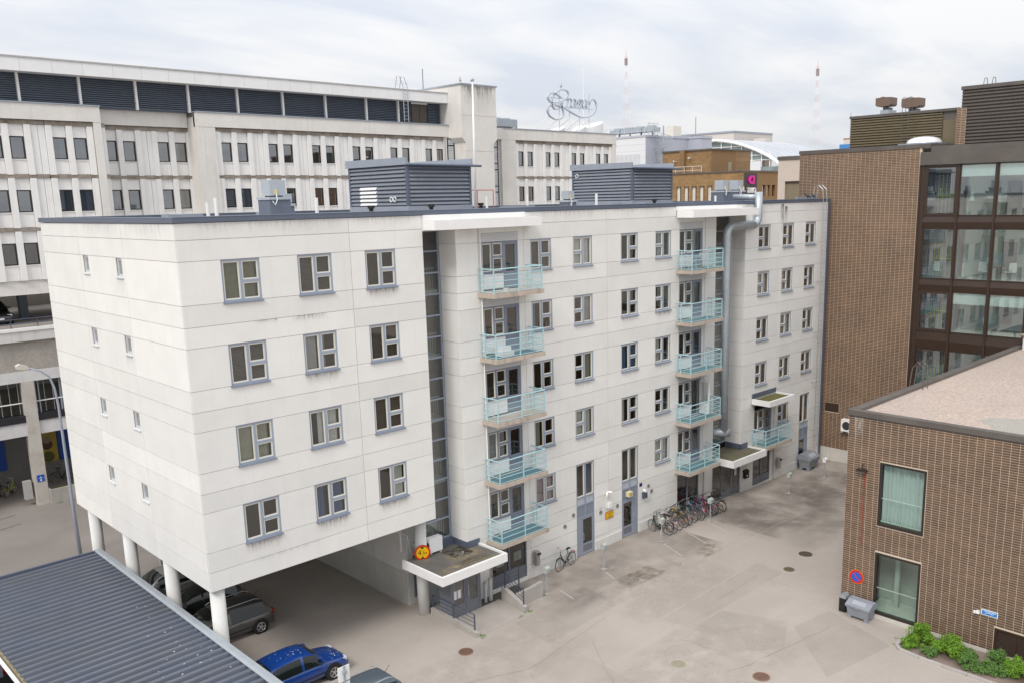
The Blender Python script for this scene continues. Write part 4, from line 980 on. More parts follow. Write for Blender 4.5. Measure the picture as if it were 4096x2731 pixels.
# beige wing behind
BW = thing('beige_wing', 'beige rendered wing with brown roof edge behind the brick office block', 'building', (64, 10, -1))
M_BEIGE = mat('beige_render', (.58, .50, .43), .85, var=.06)
B(holed(('x', 60), 4, 12.72, -1, 20.98, [(10.2, 12.0, 14, 19.1)], 0, .4), 'wall', M_BEIGE, BW); B(bx(60.4, 68, 12.3, 12.7, -1, 20.97), 'side_wall', M_BEIGE, BW); B(bx(60.41, 68, 4, 12.29, 20.6, 20.9), 'roof_deck', M_BITU, BW)
B(bx(59.9, 60.5, 4, 12.78, 20.981, 21.27), 'roof_edge', M_BROWNM, BW)
B(bx(60.15, 60.3, 10.2, 12.0, 14, 19.1), 'curtained_window', mat('brown_curtain', (.23,.19,.125), .8, streak=.3), BW); B(bx(60.0, 60.14, 10.2, 10.3, 14, 19.1), 'window_frame', M_BRONZE, BW); B(bx(60.0, 60.14, 10.3, 12.0, 19.0, 19.1), 'window_frame', M_BRONZE, BW)
# ---------------------------------------------------------------- hotel behind
HB = thing('hotel_building', 'long weathered pale concrete hotel with slate louvred top floor behind', 'building', (30, 40, -.65))
YH = 31.64
M_HC = mat('hotel_concrete', (.69, .665, .625), .88, var=.10, scale=.6, fine=.07, fscale=16, bump=.1, streak=.30, scol=(.30,.27,.235))
M_HW = mat('hotel_white_panel', (.79, .78, .76), .85, var=.06, streak=.28, scol=(.36,.33,.30))
M_HD = mat('hotel_dirty_ledge', (.23, .19, .155), .95, var=.45, scale=2.2, fine=.3, fscale=9, tint=(.50,.47,.43), tscale=1.3, tamt=.55)
M_HLOUV = mat('hotel_louvre', (.135, .16, .205), .4, var=.12)
M_HGL = glass('hotel_glass', (.55, .60, .62), 7.0)
M_HFR = mat('hotel_window_frame', (.022, .020, .018), .5)
ROWZ = [22.42, 19.21, 16.0]
# shared window and panel meshes (local: x right, z up from the window sill, y into the wall)
f = MB(); ring(f, 0, .8, 0, 1.34, .065, .02, .12); HW_F = f.mesh('window', M_HFR); HW_P = bx(.05, .75, .08, .09, .05, 1.29).mesh('pane', M_HGL); HW_S = bx(-.03, .83, -.05, .03, -.06, -.005).mesh('sill', M_HW)
HBL = bx(.06, .74, .15, .17, .05, 1.29).mesh('roller_blind', mat('hotel_blind', (.42,.43,.42), .8)); HCU = bx(.42, .74, .15, .17, .05, 1.29).mesh('curtain', mat('hotel_curtain', (.42,.45,.46), .8))
HP_UP = bx(0, .8, 0, .1, 1.345, 2.25).mesh('infill_panel', M_HW); HP_LO = bx(0, .8, 0, .1, -.95, -.065).mesh('infill_panel', M_HW)
HP_RIB = bx(0, .36, -.16, .1, -.95, 2.05).mesh('rib', M_HW); HP_BL = bx(0, .37, -.06, .1, -.95, 2.05).mesh('blank_panel', M_HW)
lg = MB(); lg.box(-.36, 3.19, -.13, .1, 2.06, 2.30); HP_LG = lg.mesh('stained_ledge', M_HD)
rng = random.Random(3)
def module(x, z, y, last=False, n=2):
    """one facade bay: two windows with ribs, a blank panel and the ledge above"""
    p = Vector((x, y, z)) - WL[HB]
    O('stained_ledge', HP_LG, HB, p)
    for a in (0, 1.22): O('infill_panel', HP_UP, HB, p + Vector((a, 0, 0))); O('infill_panel', HP_LO, HB, p + Vector((a, 0, 0)))
    for a in (-.37, .82, 2.04): O('rib', HP_RIB, HB, p + Vector((a, 0, 0)))
    for a in (2.44, 2.835): O('blank_panel', HP_BL, HB, p + Vector((a, 0, 0)))
    for a in (0, 1.22):
        w_ = O('window', HW_F, HB, p + Vector((a, 0, 0))); O('pane', HW_P, w_); O('sill', HW_S, w_)
        r = rng.random()
        if r < .22: O('roller_blind', HBL, w_)
        elif r < .5: O('curtain', HCU, w_)
def holes_for(x0s): return [(x+a, x+a+.8, z-1.34, z) for x in x0s for a in (0, 1.22) for z in ROWZ]
SB = .05
blocks = [(-11.5, 8.9, YH+SB, [-8.4, -4.8, -1.2, 2.39, 5.99]), (8.91, 15.19, YH+1.55, [9.45+.1, 13.05]), (15.22, 38.0, YH+SB, [16.91+3.6*k for k in range(6)]), (43.5, 59.5, YH+SB, [45.70+3.61*k for k in range(4)])]
for x0, x1, y, xsb in blocks:
    lowz = 13.4
    B(holed(('y', y+.08), x0, x1, lowz if x0 < 9 else -1., 24.4, holes_for(xsb), .0, .35), 'wall', M_HC, HB)
    for x in xsb:
        for z in ROWZ: module(x, z-1.34, y)
    # frieze and parapet above the windows
    B(bx(x0, x1, y-.30, y+.3, 23.42, 24.38), 'frieze', M_HC, HB)
    B(bx(x0-.05, x1+.05, y-.36, y+.35, 24.381, 24.46), 'parapet_cap', M_FASCIAL, HB)
    xe0, xe1 = xsb[0]-.42, xsb[-1]+3.2-.75
    B(bx(x0, xe0, y-.28, y+.1, 13.4, 23.42), 'corner_pier', M_HC, HB)
    if x1-xe1 > .15: B(bx(xe1, x1, y-.28, y+.1, 13.4, 23.42), 'corner_pier', M_HC, HB)
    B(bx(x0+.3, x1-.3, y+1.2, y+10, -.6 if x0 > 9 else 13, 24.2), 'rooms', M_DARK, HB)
    B(bx(x0, x1, y+.35, y+12, 24.1, 24.37), 'roof_deck', M_BITU, HB)
B(bx(8.6, 8.893, YH-.2, YH+1.7, 13.4, 24.37), 'corner_pier', M_HC, HB); B(bx(15.235, 15.5, YH-.2, YH+1.7, 13.4, 24.37), 'corner_pier', M_HC, HB)
# louvred top storey
YP = 32.3
B(bx(-11.5, 37.39, YP+.3, YP+8, 24.4, 26.25), 'top_storey', M_HLOUV, HB)
xs_ = [4.45-3.43*2, 4.45-3.43, 4.45, 7.93, 11.4, 14.9, 18.45, 22.0, 25.6, 29.3, 32.4]
sc_ = (YP+30.19)/(YH+30.19)
xs_ = [-12.364+(x+12.364)*sc_ for x in xs_]
for i, x in enumerate(xs_): B(bx(x-.07, x+.07, YP-.05, YP+.2, 24.4, 26.24), 'post', M_WHITE2, HB)
for i in range(len(xs_)):
    a = xs_[i]+.075; b = xs_[i+1]-.075 if i+1 < len(xs_) else 37.38
    if i == len(xs_)-1: 
        segs = [(a, a+1.35), (a+3.1, b)]
    else: segs = [(a, b)]
    for s0, s1 in segs:
        for k in range(14):
            z = 24.47+k*.132; B(MB().prism([(YP+.3, z), (YP+.12, z+.025), (YP+.12, z+.06), (YP+.3, z+.11)], 'x', s0, s1), 'louvre_slat', M_HLOUV, HB)
a = xs_[-1]+1.45
for q in (0, .8): B(bx(a+q, a+q+.76, YP+.1, YP+.2, 24.45, 26.1), 'terrace_door', mat('bronze_door', (.085,.07,.055), .4), HB)
B(bx(a-.06, a+1.62, YP+.06, YP+.1, 26.1, 26.22), 'door_head', M_WHITE2, HB)
fx = -11.5
while fx < 37.2: B(bx(fx+.006, min(fx+1.79, 37.39)-.006, 31.35, 31.45, 26.22, 27.0), 'fascia_panel', mat('fascia_white', (.78,.78,.775), .5, var=.05, rnd=.02), HB); fx += 1.79
B(bx(-11.5, 37.38, 31.46, YP+9, 26.24, 26.98), 'top_roof', M_HW, HB); B(bx(-11.6, 37.39, 31.3, YP+.2, 27.001, 27.09), 'roof_cap', mat('cap_grey', (.42,.42,.41), .6, var=.2, scale=3), HB)
B(bx(30.2, 31.9, YP+.5, YP+1.5, 26.98, 27.25), 'roof_hatch', M_SILL, HB)
la = MB()
for x in (32.65, 33.08): la.tube([(x, 31.2, 24.5), (x, 31.2, 27.3), (x-.3, 31.2, 28.0), (x-.35, 31.5, 28.1), (x-.35, 31.8, 27.05)], .03, 5)
B(la, 'ladder_stile', M_GALV, HB)
for i in range(11): B(MB().tube([(32.65, 31.2, 24.7+i*.28), (33.08, 31.2, 24.7+i*.28)], .015, 4), 'rung', M_GALV, HB)
# stair tower
YT = 29.6
tw = MB(); tw.prism([(37.4, 28.0-.39), (41.36, 28.0-.39), (41.36, 23.2), (40.95, 22.85), (40.95, -1), (37.8, -1), (37.8, 22.85), (37.4, 23.3)], 'y', YT, YT+8)
B(tw, 'stair_tower', M_HC, HB); B(bx(37.3, 41.46, YT-.1, YT+8.1, 27.611, 27.72), 'tower_cap', M_FASCIAL, HB)
for z in (25.15, 22.2): B(bx(37.38, 41.38, YT-.012, YT, z-.012, z+.012), 'joint', M_JOINT, HB)
B(bx(41.46, 41.9, YT+4.4, YT+8, 24, 26.6), 'tower_flank', M_HW, HB)
decal(HB, ('y', YT), 37.5, 41.3, 25.6, 27.55, stain('tower_stain', (.24,.22,.20), 'x', .7, 4), -.02)
for x0, x1, y in ((37.0, 37.78, YT+1.6), (42.05, 43.1, YT+1.9)):
    tg = MB(); 
    for x in (x0, x1-.06): tg.box(x, x+.06, y-.05, y+.02, 12, 23.3)
    zz_ = 23.3; bars = []
    while zz_ > 12: bars += [zz_, zz_-.55]; zz_ -= 2.0
    for z in bars: tg.box(x0+.06, x1-.06, y-.048, y+.02, z-.06, z)
    o = B(tg, 'tower_glazing', M_HFR, HB); B(bx(x0, x1, y+.03, y+.2, 12, 23.3), 'white_louvre', mat('white_louvre', (.62,.64,.65), .5), o)
    lv = MB(); z = 12.1
    while z < 23.2: lv.prism([(y+.02, z), (y-.03, z+.03), (y+.02, z+.09)], 'x', x0+.07, x1-.07); z += .14
    B(lv, 'louvre_slats', mat('white_louvre', (.62,.64,.65)), o)
B(bx(41.36, 43.5, YT+2.1, YT+3, -1, 24.38), 'link_wall', M_HC, HB); B(bx(36.9, 37.9, YT+1.9, YT+3, -1, 24.38), 'link_wall', M_HC, HB); B(bx(41.36, 43.6, YT+1.7, YT+2.09, 23.42, 24.4), 'frieze', M_HC, HB)
B(bx(59.0, 59.5, YH+.4, YH+14, -1, 24.37), 'end_wall', M_HC, HB)
# street side at lower left: parking deck, office floor, colonnade
YD = YH
B(bx(-11.5, 9, YD+.1, YD+.5, 12.82, 13.42), 'deck_beam', M_HC, HB)
B(bx(-11.5, 9, YD-.25, YD+.2, 10.0, 10.62), 'deck_edge', mat('deck_white', (.62,.61,.59), .8, streak=.35), HB); B(bx(-11.5, 9, YD-.32, YD+.25, 10.63, 10.80), 'deck_cap', M_WHITE, HB)
B(bx(-11.5, 9, YD+.2, YD+13, 10.7, 10.95), 'parking_deck', M_ASPH, HB); B(bx(-11.5, 9, YD+13, YD+13.3, 10.9, 13.4), 'deck_rear_wall', M_HC, HB)
dr = MB()
for z in (11.35, 11.1): dr.tube([(-11.5, YD+.05, z), (9, YD+.05, z)], .03, 5)
for i in range(14): dr.tube([(-11.2+i*1.5, YD+.05, 10.75), (-11.2+i*1.5, YD+.05, 11.35)], .025, 5)
B(dr, 'deck_railing', M_STEELD, HB)
for x in (3.9, -3.5): B(bx(x, x+.5, YD+4, YD+4.5, 10.9, 13.4), 'deck_column', M_SILL, HB)
B(bx(-11.5, 9, YD+.02, YD+.4, 8.12, 10.0), 'spandrel', mat('pebble_concrete', (.36,.335,.30), .95, var=.12, fine=.16, fscale=10), HB); B(bx(-11.5, 9, YD-.06, YD+.4, 7.44, 8.115), 'window_head', mat('deck_white2', (.62,.61,.61), .8, streak=.15), HB)
B(bx(-11.5, 9, YD+.3, YD+.42, 5.3, 7.44), 'office_glazing', M_SHOP, HB); B(bx(-11.5, 9, YD+1.8, YD+2, 4.9, 7.5), 'office_rear_wall', mat('office_dim', (.10,.095,.085), .8, var=.4, scale=2), HB)
for i in range(40):
    x = -11.3+i*.5; B(bx(x, x+.03, YD+.27, YD+.30, 5.35, 7.43), 'vertical_blind_slat', mat('blind_pale', (.34,.33,.31), .7), HB)
for x in (.9, 3.35, 4.6): B(bx(x, x+.07, YD+.22, YD+.29, 5.3, 7.43), 'window_mullion', M_FRAME, HB)
B(bx(-11.5, 9, YD+.20, YD+.27, 6.05, 6.11), 'window_rail', M_WHITE2, HB)
B(bx(-11.5, 9, YD-.05, YD+.5, 4.86, 5.30), 'dark_sill_band', mat('dark_band', (.022,.022,.028), .5), HB); B(bx(-11.5, 9, YD+.02, YD+.9, 3.98, 4.855), 'beam', mat('deck_white2', (.62,.61,.61)), HB)
for x in (-9.6, -3.6, 2.39): B(bx(x, x+.70, YD-.12, YD+.55, -.7, 7.5), 'column', mat('rough_column', (.48,.445,.40), .92, var=.15, scale=2, fine=.12, fscale=12, tint=(.62,.6,.57), tscale=.7, tamt=.5), HB)
B(bx(-11.5, 9, YD+5.5, YD+5.8, -.7, 4.5), 'arcade_wall', mat('arcade_grey', (.17,.17,.165), .9), HB); B(bx(-11.5, 9, YD+.9, YD+5.6, 4.3, 4.6), 'arcade_ceiling', M_HC, HB)
for x0, x1, nm, cc in ((.0, 2.15, 'blue_panel', (.012,.06,.30)), (5.45, 9.0, 'blue_panel', (.012,.06,.30)), (4.2, 5.40, 'food_poster', (.34,.26,.04))): B(bx(x0, x1, YD+5.38, YD+5.48, .65, 3.3), nm, mat(nm, cc, .5, var=.3 if 'food' in nm else .1, scale=.9), HB)
B(MB().disc((4.75, YD+5.36, 1.9), .35, 'y', .02, 18), 'poster_shape', mat('poster_brown', (.09,.04,.02), .6), HB); B(MB().disc((4.75, YD+5.35, 2.25), .26, 'y', .02, 18), 'poster_shape', mat('poster_cream', (.22,.19,.13), .6), HB); B(MB().disc((4.75, YD+5.34, 1.05), .38, 'y', .02, 18), 'poster_shape', mat('poster_green', (.09,.09,.02), .6), HB)
# plumbing cabinet by the column
B(bx(1.8, 2.25, YD+.2, YD+.55, -.2, 1.0), 'service_cabinet', mat('cabinet_grey', (.42,.41,.39), .6), HB)
t = thing('planter', 'rough concrete planter box beside the hotel column', 'planter', (3.8, 31.4, -.65))
B(holed(('y', YD-.45), 3.2, 6.5, -.68, .30, [], 0, .12), 'front', M_CONCG, t); B(bx(3.2, 6.5, YD-.33, YD+.5, -.68, .15), 'soil', M_MOSS, t); B(bx(3.1, 3.199, YD-.45, YD+.5, -.68, .31), 'end', M_CONCG, t)
t = thing('guide_sign', 'small blue guide sign with white arrow on the hotel column', 'sign', (2.73, 31.5, 1.1))
B(bx(2.52, 2.95, YD-.15, YD-.121, .90, 1.34), 'plate', mat('sign_blue', (.01,.09,.42), .4), t)
B(MB().prism([(2.69,1.02),(2.69,1.1),(2.64,1.1),(2.735,1.17),(2.83,1.1),(2.78,1.1),(2.78,1.02)][::-1] if False else [(2.70,1.05),(2.77,1.05),(2.77,.99),(2.81,.99),(2.735,.93),(2.66,.99),(2.70,.99)], 'y', YD-.156, YD-.151), 'arrow', M_WHITE2, t)
B(bx(2.60, 2.88, YD-.156, YD-.151, 1.115, 1.13), 'line', M_WHITE2, t); B(MB().prism([(2.66,1.16),(2.81,1.16),(2.75,1.19),(2.735,1.28),(2.715,1.19)], 'y', YD-.156, YD-.151), 'boat_symbol', M_WHITE2, t)

# "Grand" script sign on the right wing
GS = thing('rooftop_sign', 'silver script rooftop sign reading Grand on posts', 'sign', (54.5, 33, 24.38))
GP = [[(53.09,27.79),(52.40,28.08),(51.86,28.14),(51.37,28.00),(51.19,27.69),(51.40,27.44),(51.79,27.25),(52.43,27.27),(53.03,27.40),(53.58,27.64),(54.04,28.03),(54.10,28.34),(53.75,28.53),(53.20,28.55),(52.60,28.37),(52.15,28.05),(51.85,27.63),(51.74,27.23),(51.85,26.91),(52.16,26.66),(52.61,26.71),(53.01,26.90),(53.22,27.15),(53.20,27.28),(53.08,27.17),(53.14,26.91),(53.35,26.52),(53.34,26.12),(52.98,25.80),(52.48,25.67),(51.89,25.78),(51.36,26.05),(51.11,26.44),(51.19,26.77),(51.54,27.00),(52.03,27.08),(52.52,27.04),(53.01,26.94),(53.76,26.74),(54.52,26.46),(55.28,26.21),(56.06,26.04),(56.85,26.10),(57.50,26.32),(58.04,26.73),(58.26,27.26),(58.16,27.67),(57.84,27.89),(57.47,27.84),(57.25,27.62),(57.19,27.34)],
[(54.14,27.75),(53.98,27.36),(53.79,26.98)],[(53.83,27.62),(53.99,27.73),(54.24,27.78),(54.49,27.74),(54.44,27.57)],
[(55.06,27.69),(54.80,27.78),(54.57,27.53),(54.43,27.12),(54.58,26.99),(54.84,27.14),(55.06,27.66)],[(55.14,27.80),(54.97,27.35),(54.89,27.01)],
[(55.45,27.78),(55.31,27.37),(55.12,26.98)],[(55.25,27.26),(55.57,27.72),(55.78,27.80),(55.83,27.67),(55.64,27.32),(55.48,26.99)],[(55.62,27.22),(55.94,27.74),(56.12,27.79),(56.14,27.62),(55.98,27.27),(55.87,27.01)],
[(56.70,27.76),(56.46,27.79),(56.25,27.56),(56.14,27.21),(56.29,27.01),(56.53,27.23),(56.78,27.69)],[(57.18,28.37),(56.94,27.77),(56.69,27.17),(56.82,27.01),(57.09,27.23),(57.21,27.61)]]
def catmull(P, n=4):
    r = []
    for i in range(len(P)-1):
        p0, p1, p2, p3 = P[max(i-1,0)], P[i], P[i+1], P[min(i+2,len(P)-1)]
        for k in range(n):
            t_ = k/n; r.append(tuple(.5*(2*p1[j]+(p2[j]-p0[j])*t_+(2*p0[j]-5*p1[j]+4*p2[j]-p3[j])*t_**2+(3*p1[j]-p0[j]-3*p2[j]+p3[j])*t_**3) for j in (0,1)))
    return r+[P[-1]]
def ribbon(P, w_, y0, y1):
    mb = MB(); P = catmull(P); n = len(P); L_ = []; R_ = []
    for i, p in enumerate(P):
        a, b = P[max(i-1,0)], P[min(i+1,n-1)]; d = Vector((b[0]-a[0], b[1]-a[1])); d = d.normalized() if d.length else Vector((1,0)); nx, nz_ = -d.y*w_/2, d.x*w_/2
        mb.v += [(p[0]+nx, y0, p[1]+nz_), (p[0]-nx, y0, p[1]-nz_), (p[0]-nx, y1, p[1]-nz_), (p[0]+nx, y1, p[1]+nz_)]
    for i in range(n-1):
        for k in range(4): mb.f.append((4*i+k, 4*i+(k+1)%4, 4*i+4+(k+1)%4, 4*i+4+k))
    mb.f += [(0,1,2,3), (4*n-1,4*n-2,4*n-3,4*n-4)]
    return mb
M_SIGN = mat('sign_silver', (.50,.54,.60), .35, metal=.3, var=.15, scale=4)
for i, P in enumerate(GP): B(ribbon(P, .115 if i == 0 else .095, 32.9, 33.08), 'letter_stroke', M_SIGN, GS)
for x in (51.5, 52.97, 54.45, 55.9, 57.36):
    B(MB().tube([(x, 33.18, 24.38), (x, 33.18, {51.5:28.1,52.97:28.65,54.45:26.9,55.9:26.9,57.36:27.7}[x])], .045, 6), 'post', M_WHITE2, GS); B(MB().tube([(x-1.3, 34.6, 24.38), (x, 33.2, 25.9)], .035, 6), 'brace', M_WHITE2, GS)
for z, a, b in ((26.93, 51.5, 57.9), (27.75, 51.5, 54.0)): B(MB().tube([(a, 33.16, z), (b, 33.16, z)], .025, 5), 'crossbar', M_GALV, GS)
t = thing('lightning_rod', 'very tall thin white rod behind the script sign', 'antenna', (57.8, 35, 24.4)); B(MB().tube([(58.5, 35, 24.4), (58.5, 35, 33.2)], [.06, .03], 6), 'rod', M_WHITE2, t)
t = thing('antenna_mast', 'thin dark antenna rod on the long hotel roof', 'antenna', (38.4, 36, 27.2)); B(MB().tube([(38.4, 36, 27.2), (38.4, 36, 29.65)], .04, 6), 'rod', M_SILL, t)
for x, r_, zt in ((60.4, .95, 25.7), (58.0, .75, 25.25), (54.6, .85, 24.95)):
    mb = MB(); n = 24
    for i in range(n):
        a = 2*pi*i/n; mb.v += [(x+r_*cos(a), 35.2+r_*sin(a), 24.3), (x+r_*cos(a), 35.2+r_*sin(a), zt+.35*cos(a))]
    for i in range(n): mb.f.append((2*i, 2*((i+1)%n), 2*((i+1)%n)+1, 2*i+1))
    mb.f.append(tuple(2*i+1 for i in range(n)))
    tag(B(mb, 'roof_light', mat('white_steel', (.74,.75,.76), .35, var=.04)), {60.4:'largest white slant-cut roof cylinder at the wing end',58.0:'middle white slant-cut roof cylinder behind the script sign',54.6:'lowest white slant-cut roof cylinder under the script letters'}[x], 'roof light', 'slant-cut roof cylinders')
t = thing('chiller', 'galvanised roof chiller beside the hotel stair tower', 'chiller', (46.7, 34, 24.4))
B(bx(45.5, 48.0, 34, 36, 24.85, 25.55), 'casing', mat('chiller_grey', (.34,.38,.42), .45), t)
for x in (45.55, 47.85): B(bx(x, x+.1, 34, 34.1, 24.37, 24.85), 'leg', M_SILL, t)
for x in (46.1, 47.3): B(MB().cyl((x, 35), .5, 25.55, 25.7, 14), 'fan_ring', M_GALV, t)
# ---------------------------------------------------------------- farther buildings
# brown brick shopping block with the sign panel
SB_ = thing('shopping_block', 'ochre brown brick block with narrow windows beyond the white roof', 'building', (98, 47, -1))
M_OCH = bricks_mat('ochre_brick', (.20, .115, .045), (.33, .20, .085), .6, .22); M_OCHD = mat('ochre_brick_shaded', (.235, .14, .065), .85, var=.12, scale=2)  # second tone paints the shade on faces turned from the sun
wy = [46.46-1.30*k for k in range(9)]
hb = [(y-1.0+.2, y, 17.0, 19.32) for y in wy]
B(holed(('x', 90), 35.91, 54, -1, 21.0, hb, 0, .5), 'wall', M_OCH, SB_)
for y in wy:
    f = MB(); fbox(f, ('x', 90), y-.8, y-.55, 17.0, 19.32, .12, .3); w_ = B(f, 'window', M_BRONZE, SB_); B(bx(90.2, 90.25, y-.55, y, 17.0, 19.28), 'blind', mat('cream_blind', (.62,.60,.53), .8), w_); B(bx(89.98, 90.3, y-.82, y+.02, 19.28, 19.34), 'head', M_BRONZE, w_)
hb2 = [(95.15, 96.0, 17.8, 19.28), (96.35, 97.2, 17.8, 19.28), (97.65, 98.5, 17.8, 19.28)]
B(holed(('y', 35.91), 90.5, 104, -1, 21.0, hb2, 0, .5), 'wall', M_OCH if False else M_OCHD, SB_)
for i, (a, b, c, d) in enumerate(hb2):
    f = MB(); f.box(a, b, 36.3, 36.4, c, d); w_ = B(f, 'window', M_BRONZE, SB_)
    if i < 2: B(bx(a, a+.42, 36.1, 36.2, c, d-.1), 'blind', mat('white_blind', (.7,.71,.72), .8), w_)
B(bx(89.85, 104, 35.8, 54, 21.001, 21.2), 'roof_edge', M_BROWNM, SB_)
B(bx(94, 104, 43.48, 52.0, 21.2, 24.3), 'upper_storey', M_OCH, SB_); B(bx(93.8, 104.1, 43.3, 52.1, 24.301, 24.5), 'roof_edge', M_BROWNM, SB_); B(bx(93.5, 94.01, 47.8, 48.6, 21.2, 24.45), 'corner_shaft', M_OCHD, SB_)
B(bx(94.01, 100.1, 43.44, 43.479, 21.21, 24.29), 'side_wall', M_OCHD, SB_); B(bx(98.16, 98.96, 43.38, 43.44, 21.3, 22.7), 'door', mat('door_tan', (.30,.26,.18), .6), SB_)
rl = MB()
for z in (22.05, 21.5): rl.tube([(91, 48.5, z), (91, 43.0, z)], .05, 5)
for y in (43.0, 44.5, 45.9, 47.4, 48.4): rl.tube([(91, y, 21.2), (91, y, 22.05)], .05, 5)
B(rl, 'roof_railing', mat('tan_pipe', (.6,.53,.45), .5), SB_)
for p0, p1 in (((94.0, 47.0, 23.3), (93.3, 46.9, 23.35)), ((94.0, 49.6, 22.9), (93.3, 49.5, 23.0))): B(MB().tube([p0, p1], .09, 8), 'wall_lamp', M_WHITE2, SB_)
PN = thing('shop_sign', 'dark sign panel with magenta emblem and white TRIO lettering', 'sign', (92.2, 35.7, 18))
B(bx(90.70, 93.70, 35.85, 35.90, 17.6, 20.82), 'panel', mat('panel_charcoal', (.045,.042,.05), .5, var=.05), PN)
mg = mat('magenta', (.62, .012, .27), .35, var=.03); em = MB(); ox, oz = 91.38, 19.42
outer = [(1.45,.0),(1.50,.45),(1.50,1.45),(1.45,1.62),(.75,1.62),(.32,1.42),(.08,1.10),(.0,.8),(.06,.45),(.28,.15),(.62,.02)]; inner = [(1.12,.42),(1.12,1.22),(.92,1.24),(.70,1.12),(.58,.85),(.64,.58),(.82,.42)]
def ring_poly(o_, i_, y0, y1, fx):
    mb = MB(); 
    # bridge the two outlines: each inner vertex to its nearest outer run
    N_ = 28
    def samp(P):
        P = [Vector(p) for p in P]; L_ = [0]
        for a, b in zip(P, P[1:]+P[:1]): L_.append(L_[-1]+(b-a).length)
        return P, L_
    c = Vector((sum(p[0] for p in i_)/len(i_), sum(p[1] for p in i_)/len(i_)))
    def hit(P, ang):
        d = Vector((cos(ang), sin(ang))); best = None
        for a, b in zip(P, P[1:]+P[:1]):
            a, b = Vector(a)-c, Vector(b)-c; e = b-a; den = d.x*e.y-d.y*e.x
            if abs(den) < 1e-9: continue
            t_ = (a.x*e.y-a.y*e.x)/den; u_ = (a.x*d.y-a.y*d.x)/den
            if t_ > 0 and -1e-6 <= u_ <= 1+1e-6: best = t_ if best is None else max(best, t_)
        return c + d*(best or .1)
    for k in range(N_):
        a = 2*pi*k/N_; po_, pi_ = hit(o_, a), hit(i_, a)
        for p in (po_, pi_):
            for y in (y0, y1): mb.v.append(fx(p.x, y, p.y))
    for k in range(N_):
        a, b = 4*k, 4*((k+1) % N_)
        mb.f += [(a, b, b+2, a+2), (a+1, a+3, b+3, b+1), (a, a+1, b+1, b), (a+2, b+2, b+3, a+3)]
    return mb
B(ring_poly(outer, inner, 35.65, 35.845, lambda x, y, z: (ox+x*.97, y, oz+z*.68)), 'emblem', mg, PN)
tx = text_mb('TRIO', 1.25, .12); wx = max(v[0] for v in tx.v)
B(place_text(tx, lambda x, y, z: (91.1+x*2.1/wx, 35.72+z, 18.26+y*.80)), 'lettering', M_WHITE2, PN)
# white metal-clad block with spiral stair
WB = thing('white_clad_building', 'white metal clad block with roof chillers and a spiral stair', 'building', (106, 66, -1))
M_CLAD = mat('white_cladding', (.70,.71,.73), .5, var=.03); M_CLADG = mat('grey_shade_cladding', (.44,.465,.53), .5, var=.03)  # grey tone paints the shade on the side faces; also joints and edges
B(bx(100, 111.2, 60.04, 80, -1, 27.3), 'block', M_CLAD, WB); B(bx(100.02, 111.2, 60.0, 60.035, 15, 27.3), 'shaded_side_cladding', M_CLADG, WB)
for k in range(9): B(bx(99.985, 100.0, 60.06, 80, 18.2+k*1.0, 18.22+k*1.0), 'panel_joint', M_CLADG, WB)
B(bx(99.9, 111.3, 59.9, 80, 27.301, 27.6), 'roof_edge', M_CLADG, WB); B(bx(111.2, 114.2, 57.41, 70, -1, 27.3), 'side_block', M_CLADG, WB); B(bx(111.1, 114.3, 57.3, 70, 27.301, 27.65), 'roof_edge', M_CLADG, WB)
for k in range(20): B(bx(99.9, 99.98, 61.2+k*.27, 61.32+k*.27, 19, 24.8), 'fin', M_CLAD, WB)
ss = MB(); cx_, cy_ = 102.45, 58.4
for k in range(34):
    a = k*pi/7; b = a+.35; z = 21.2+k*.19
    ss.poly([(cx_+.1*cos(a), cy_+.1*sin(a), z), (cx_+1.45*cos(a), cy_+1.45*sin(a), z), (cx_+1.45*cos(b), cy_+1.45*sin(b), z), (cx_+.1*cos(b), cy_+.1*sin(b), z)])
B(ss, 'spiral_tread', M_GALV, WB); B(MB().tube([(cx_, cy_, 15), (cx_, cy_, 29.0)], .12, 8), 'stair_pole', M_GALV, WB)
for h in (.5, 1.0): B(MB().tube([(cx_+1.45*cos(k*pi/14), cy_+1.45*sin(k*pi/14), 21.2+k*.095+h) for k in range(68)], .04, 4), 'stair_handrail', M_GALV, WB)
st = MB()
for k in range(34): a = k*pi/7; st.tube([(cx_+1.45*cos(a), cy_+1.45*sin(a), 21.2+k*.19), (cx_+1.45*cos(a), cy_+1.45*sin(a), 22.2+k*.19)], .025, 3)
B(st, 'stair_baluster', M_GALV, WB)
pr_ = MB()
for x in (100.2, 101.4, 102.5): 
    pr_.tube([(x, 59.5, 27.6), (x, 59.5, 29.4)], .04, 4)
for z in (28.5, 29.4): pr_.tube([(99.8, 59.5, z), (102.5, 59.5, z)], .04, 4)
for k in range(14): pr_.tube([(99.9+k*.2, 59.5, 27.6), (99.9+k*.2, 59.5, 29.4)], .018, 3)
for k in range(7): pr_.tube([(99.9, 60.2+k*1.35, 27.6), (99.9, 60.2+k*1.35, 28.9)], .04, 4)
for z in (28.2, 28.9): pr_.tube([(99.9, 60.2, z), (99.9, 70, z)], .035, 4)
B(pr_, 'roof_railing', mat('rail_pale', (.55,.56,.57), .5), WB)
for k in range(4):
    c_ = B(bx(102.5, 104.5, 60.6+k*2.3, 62.7+k*2.3, 28.3, 28.95), 'chiller_unit', mat('chiller_grey', (.34,.38,.42)), WB); B(MB().cyl((103.5, 61.6+k*2.3), .8, 28.95, 29.25, 14), 'fan_ring', mat('chiller_grey', (.34,.38,.42)), c_); B(bx(103, 103.2, 61+k*2.3, 61.2+k*2.3, 27.6, 28.3), 'leg', M_SILL, c_)
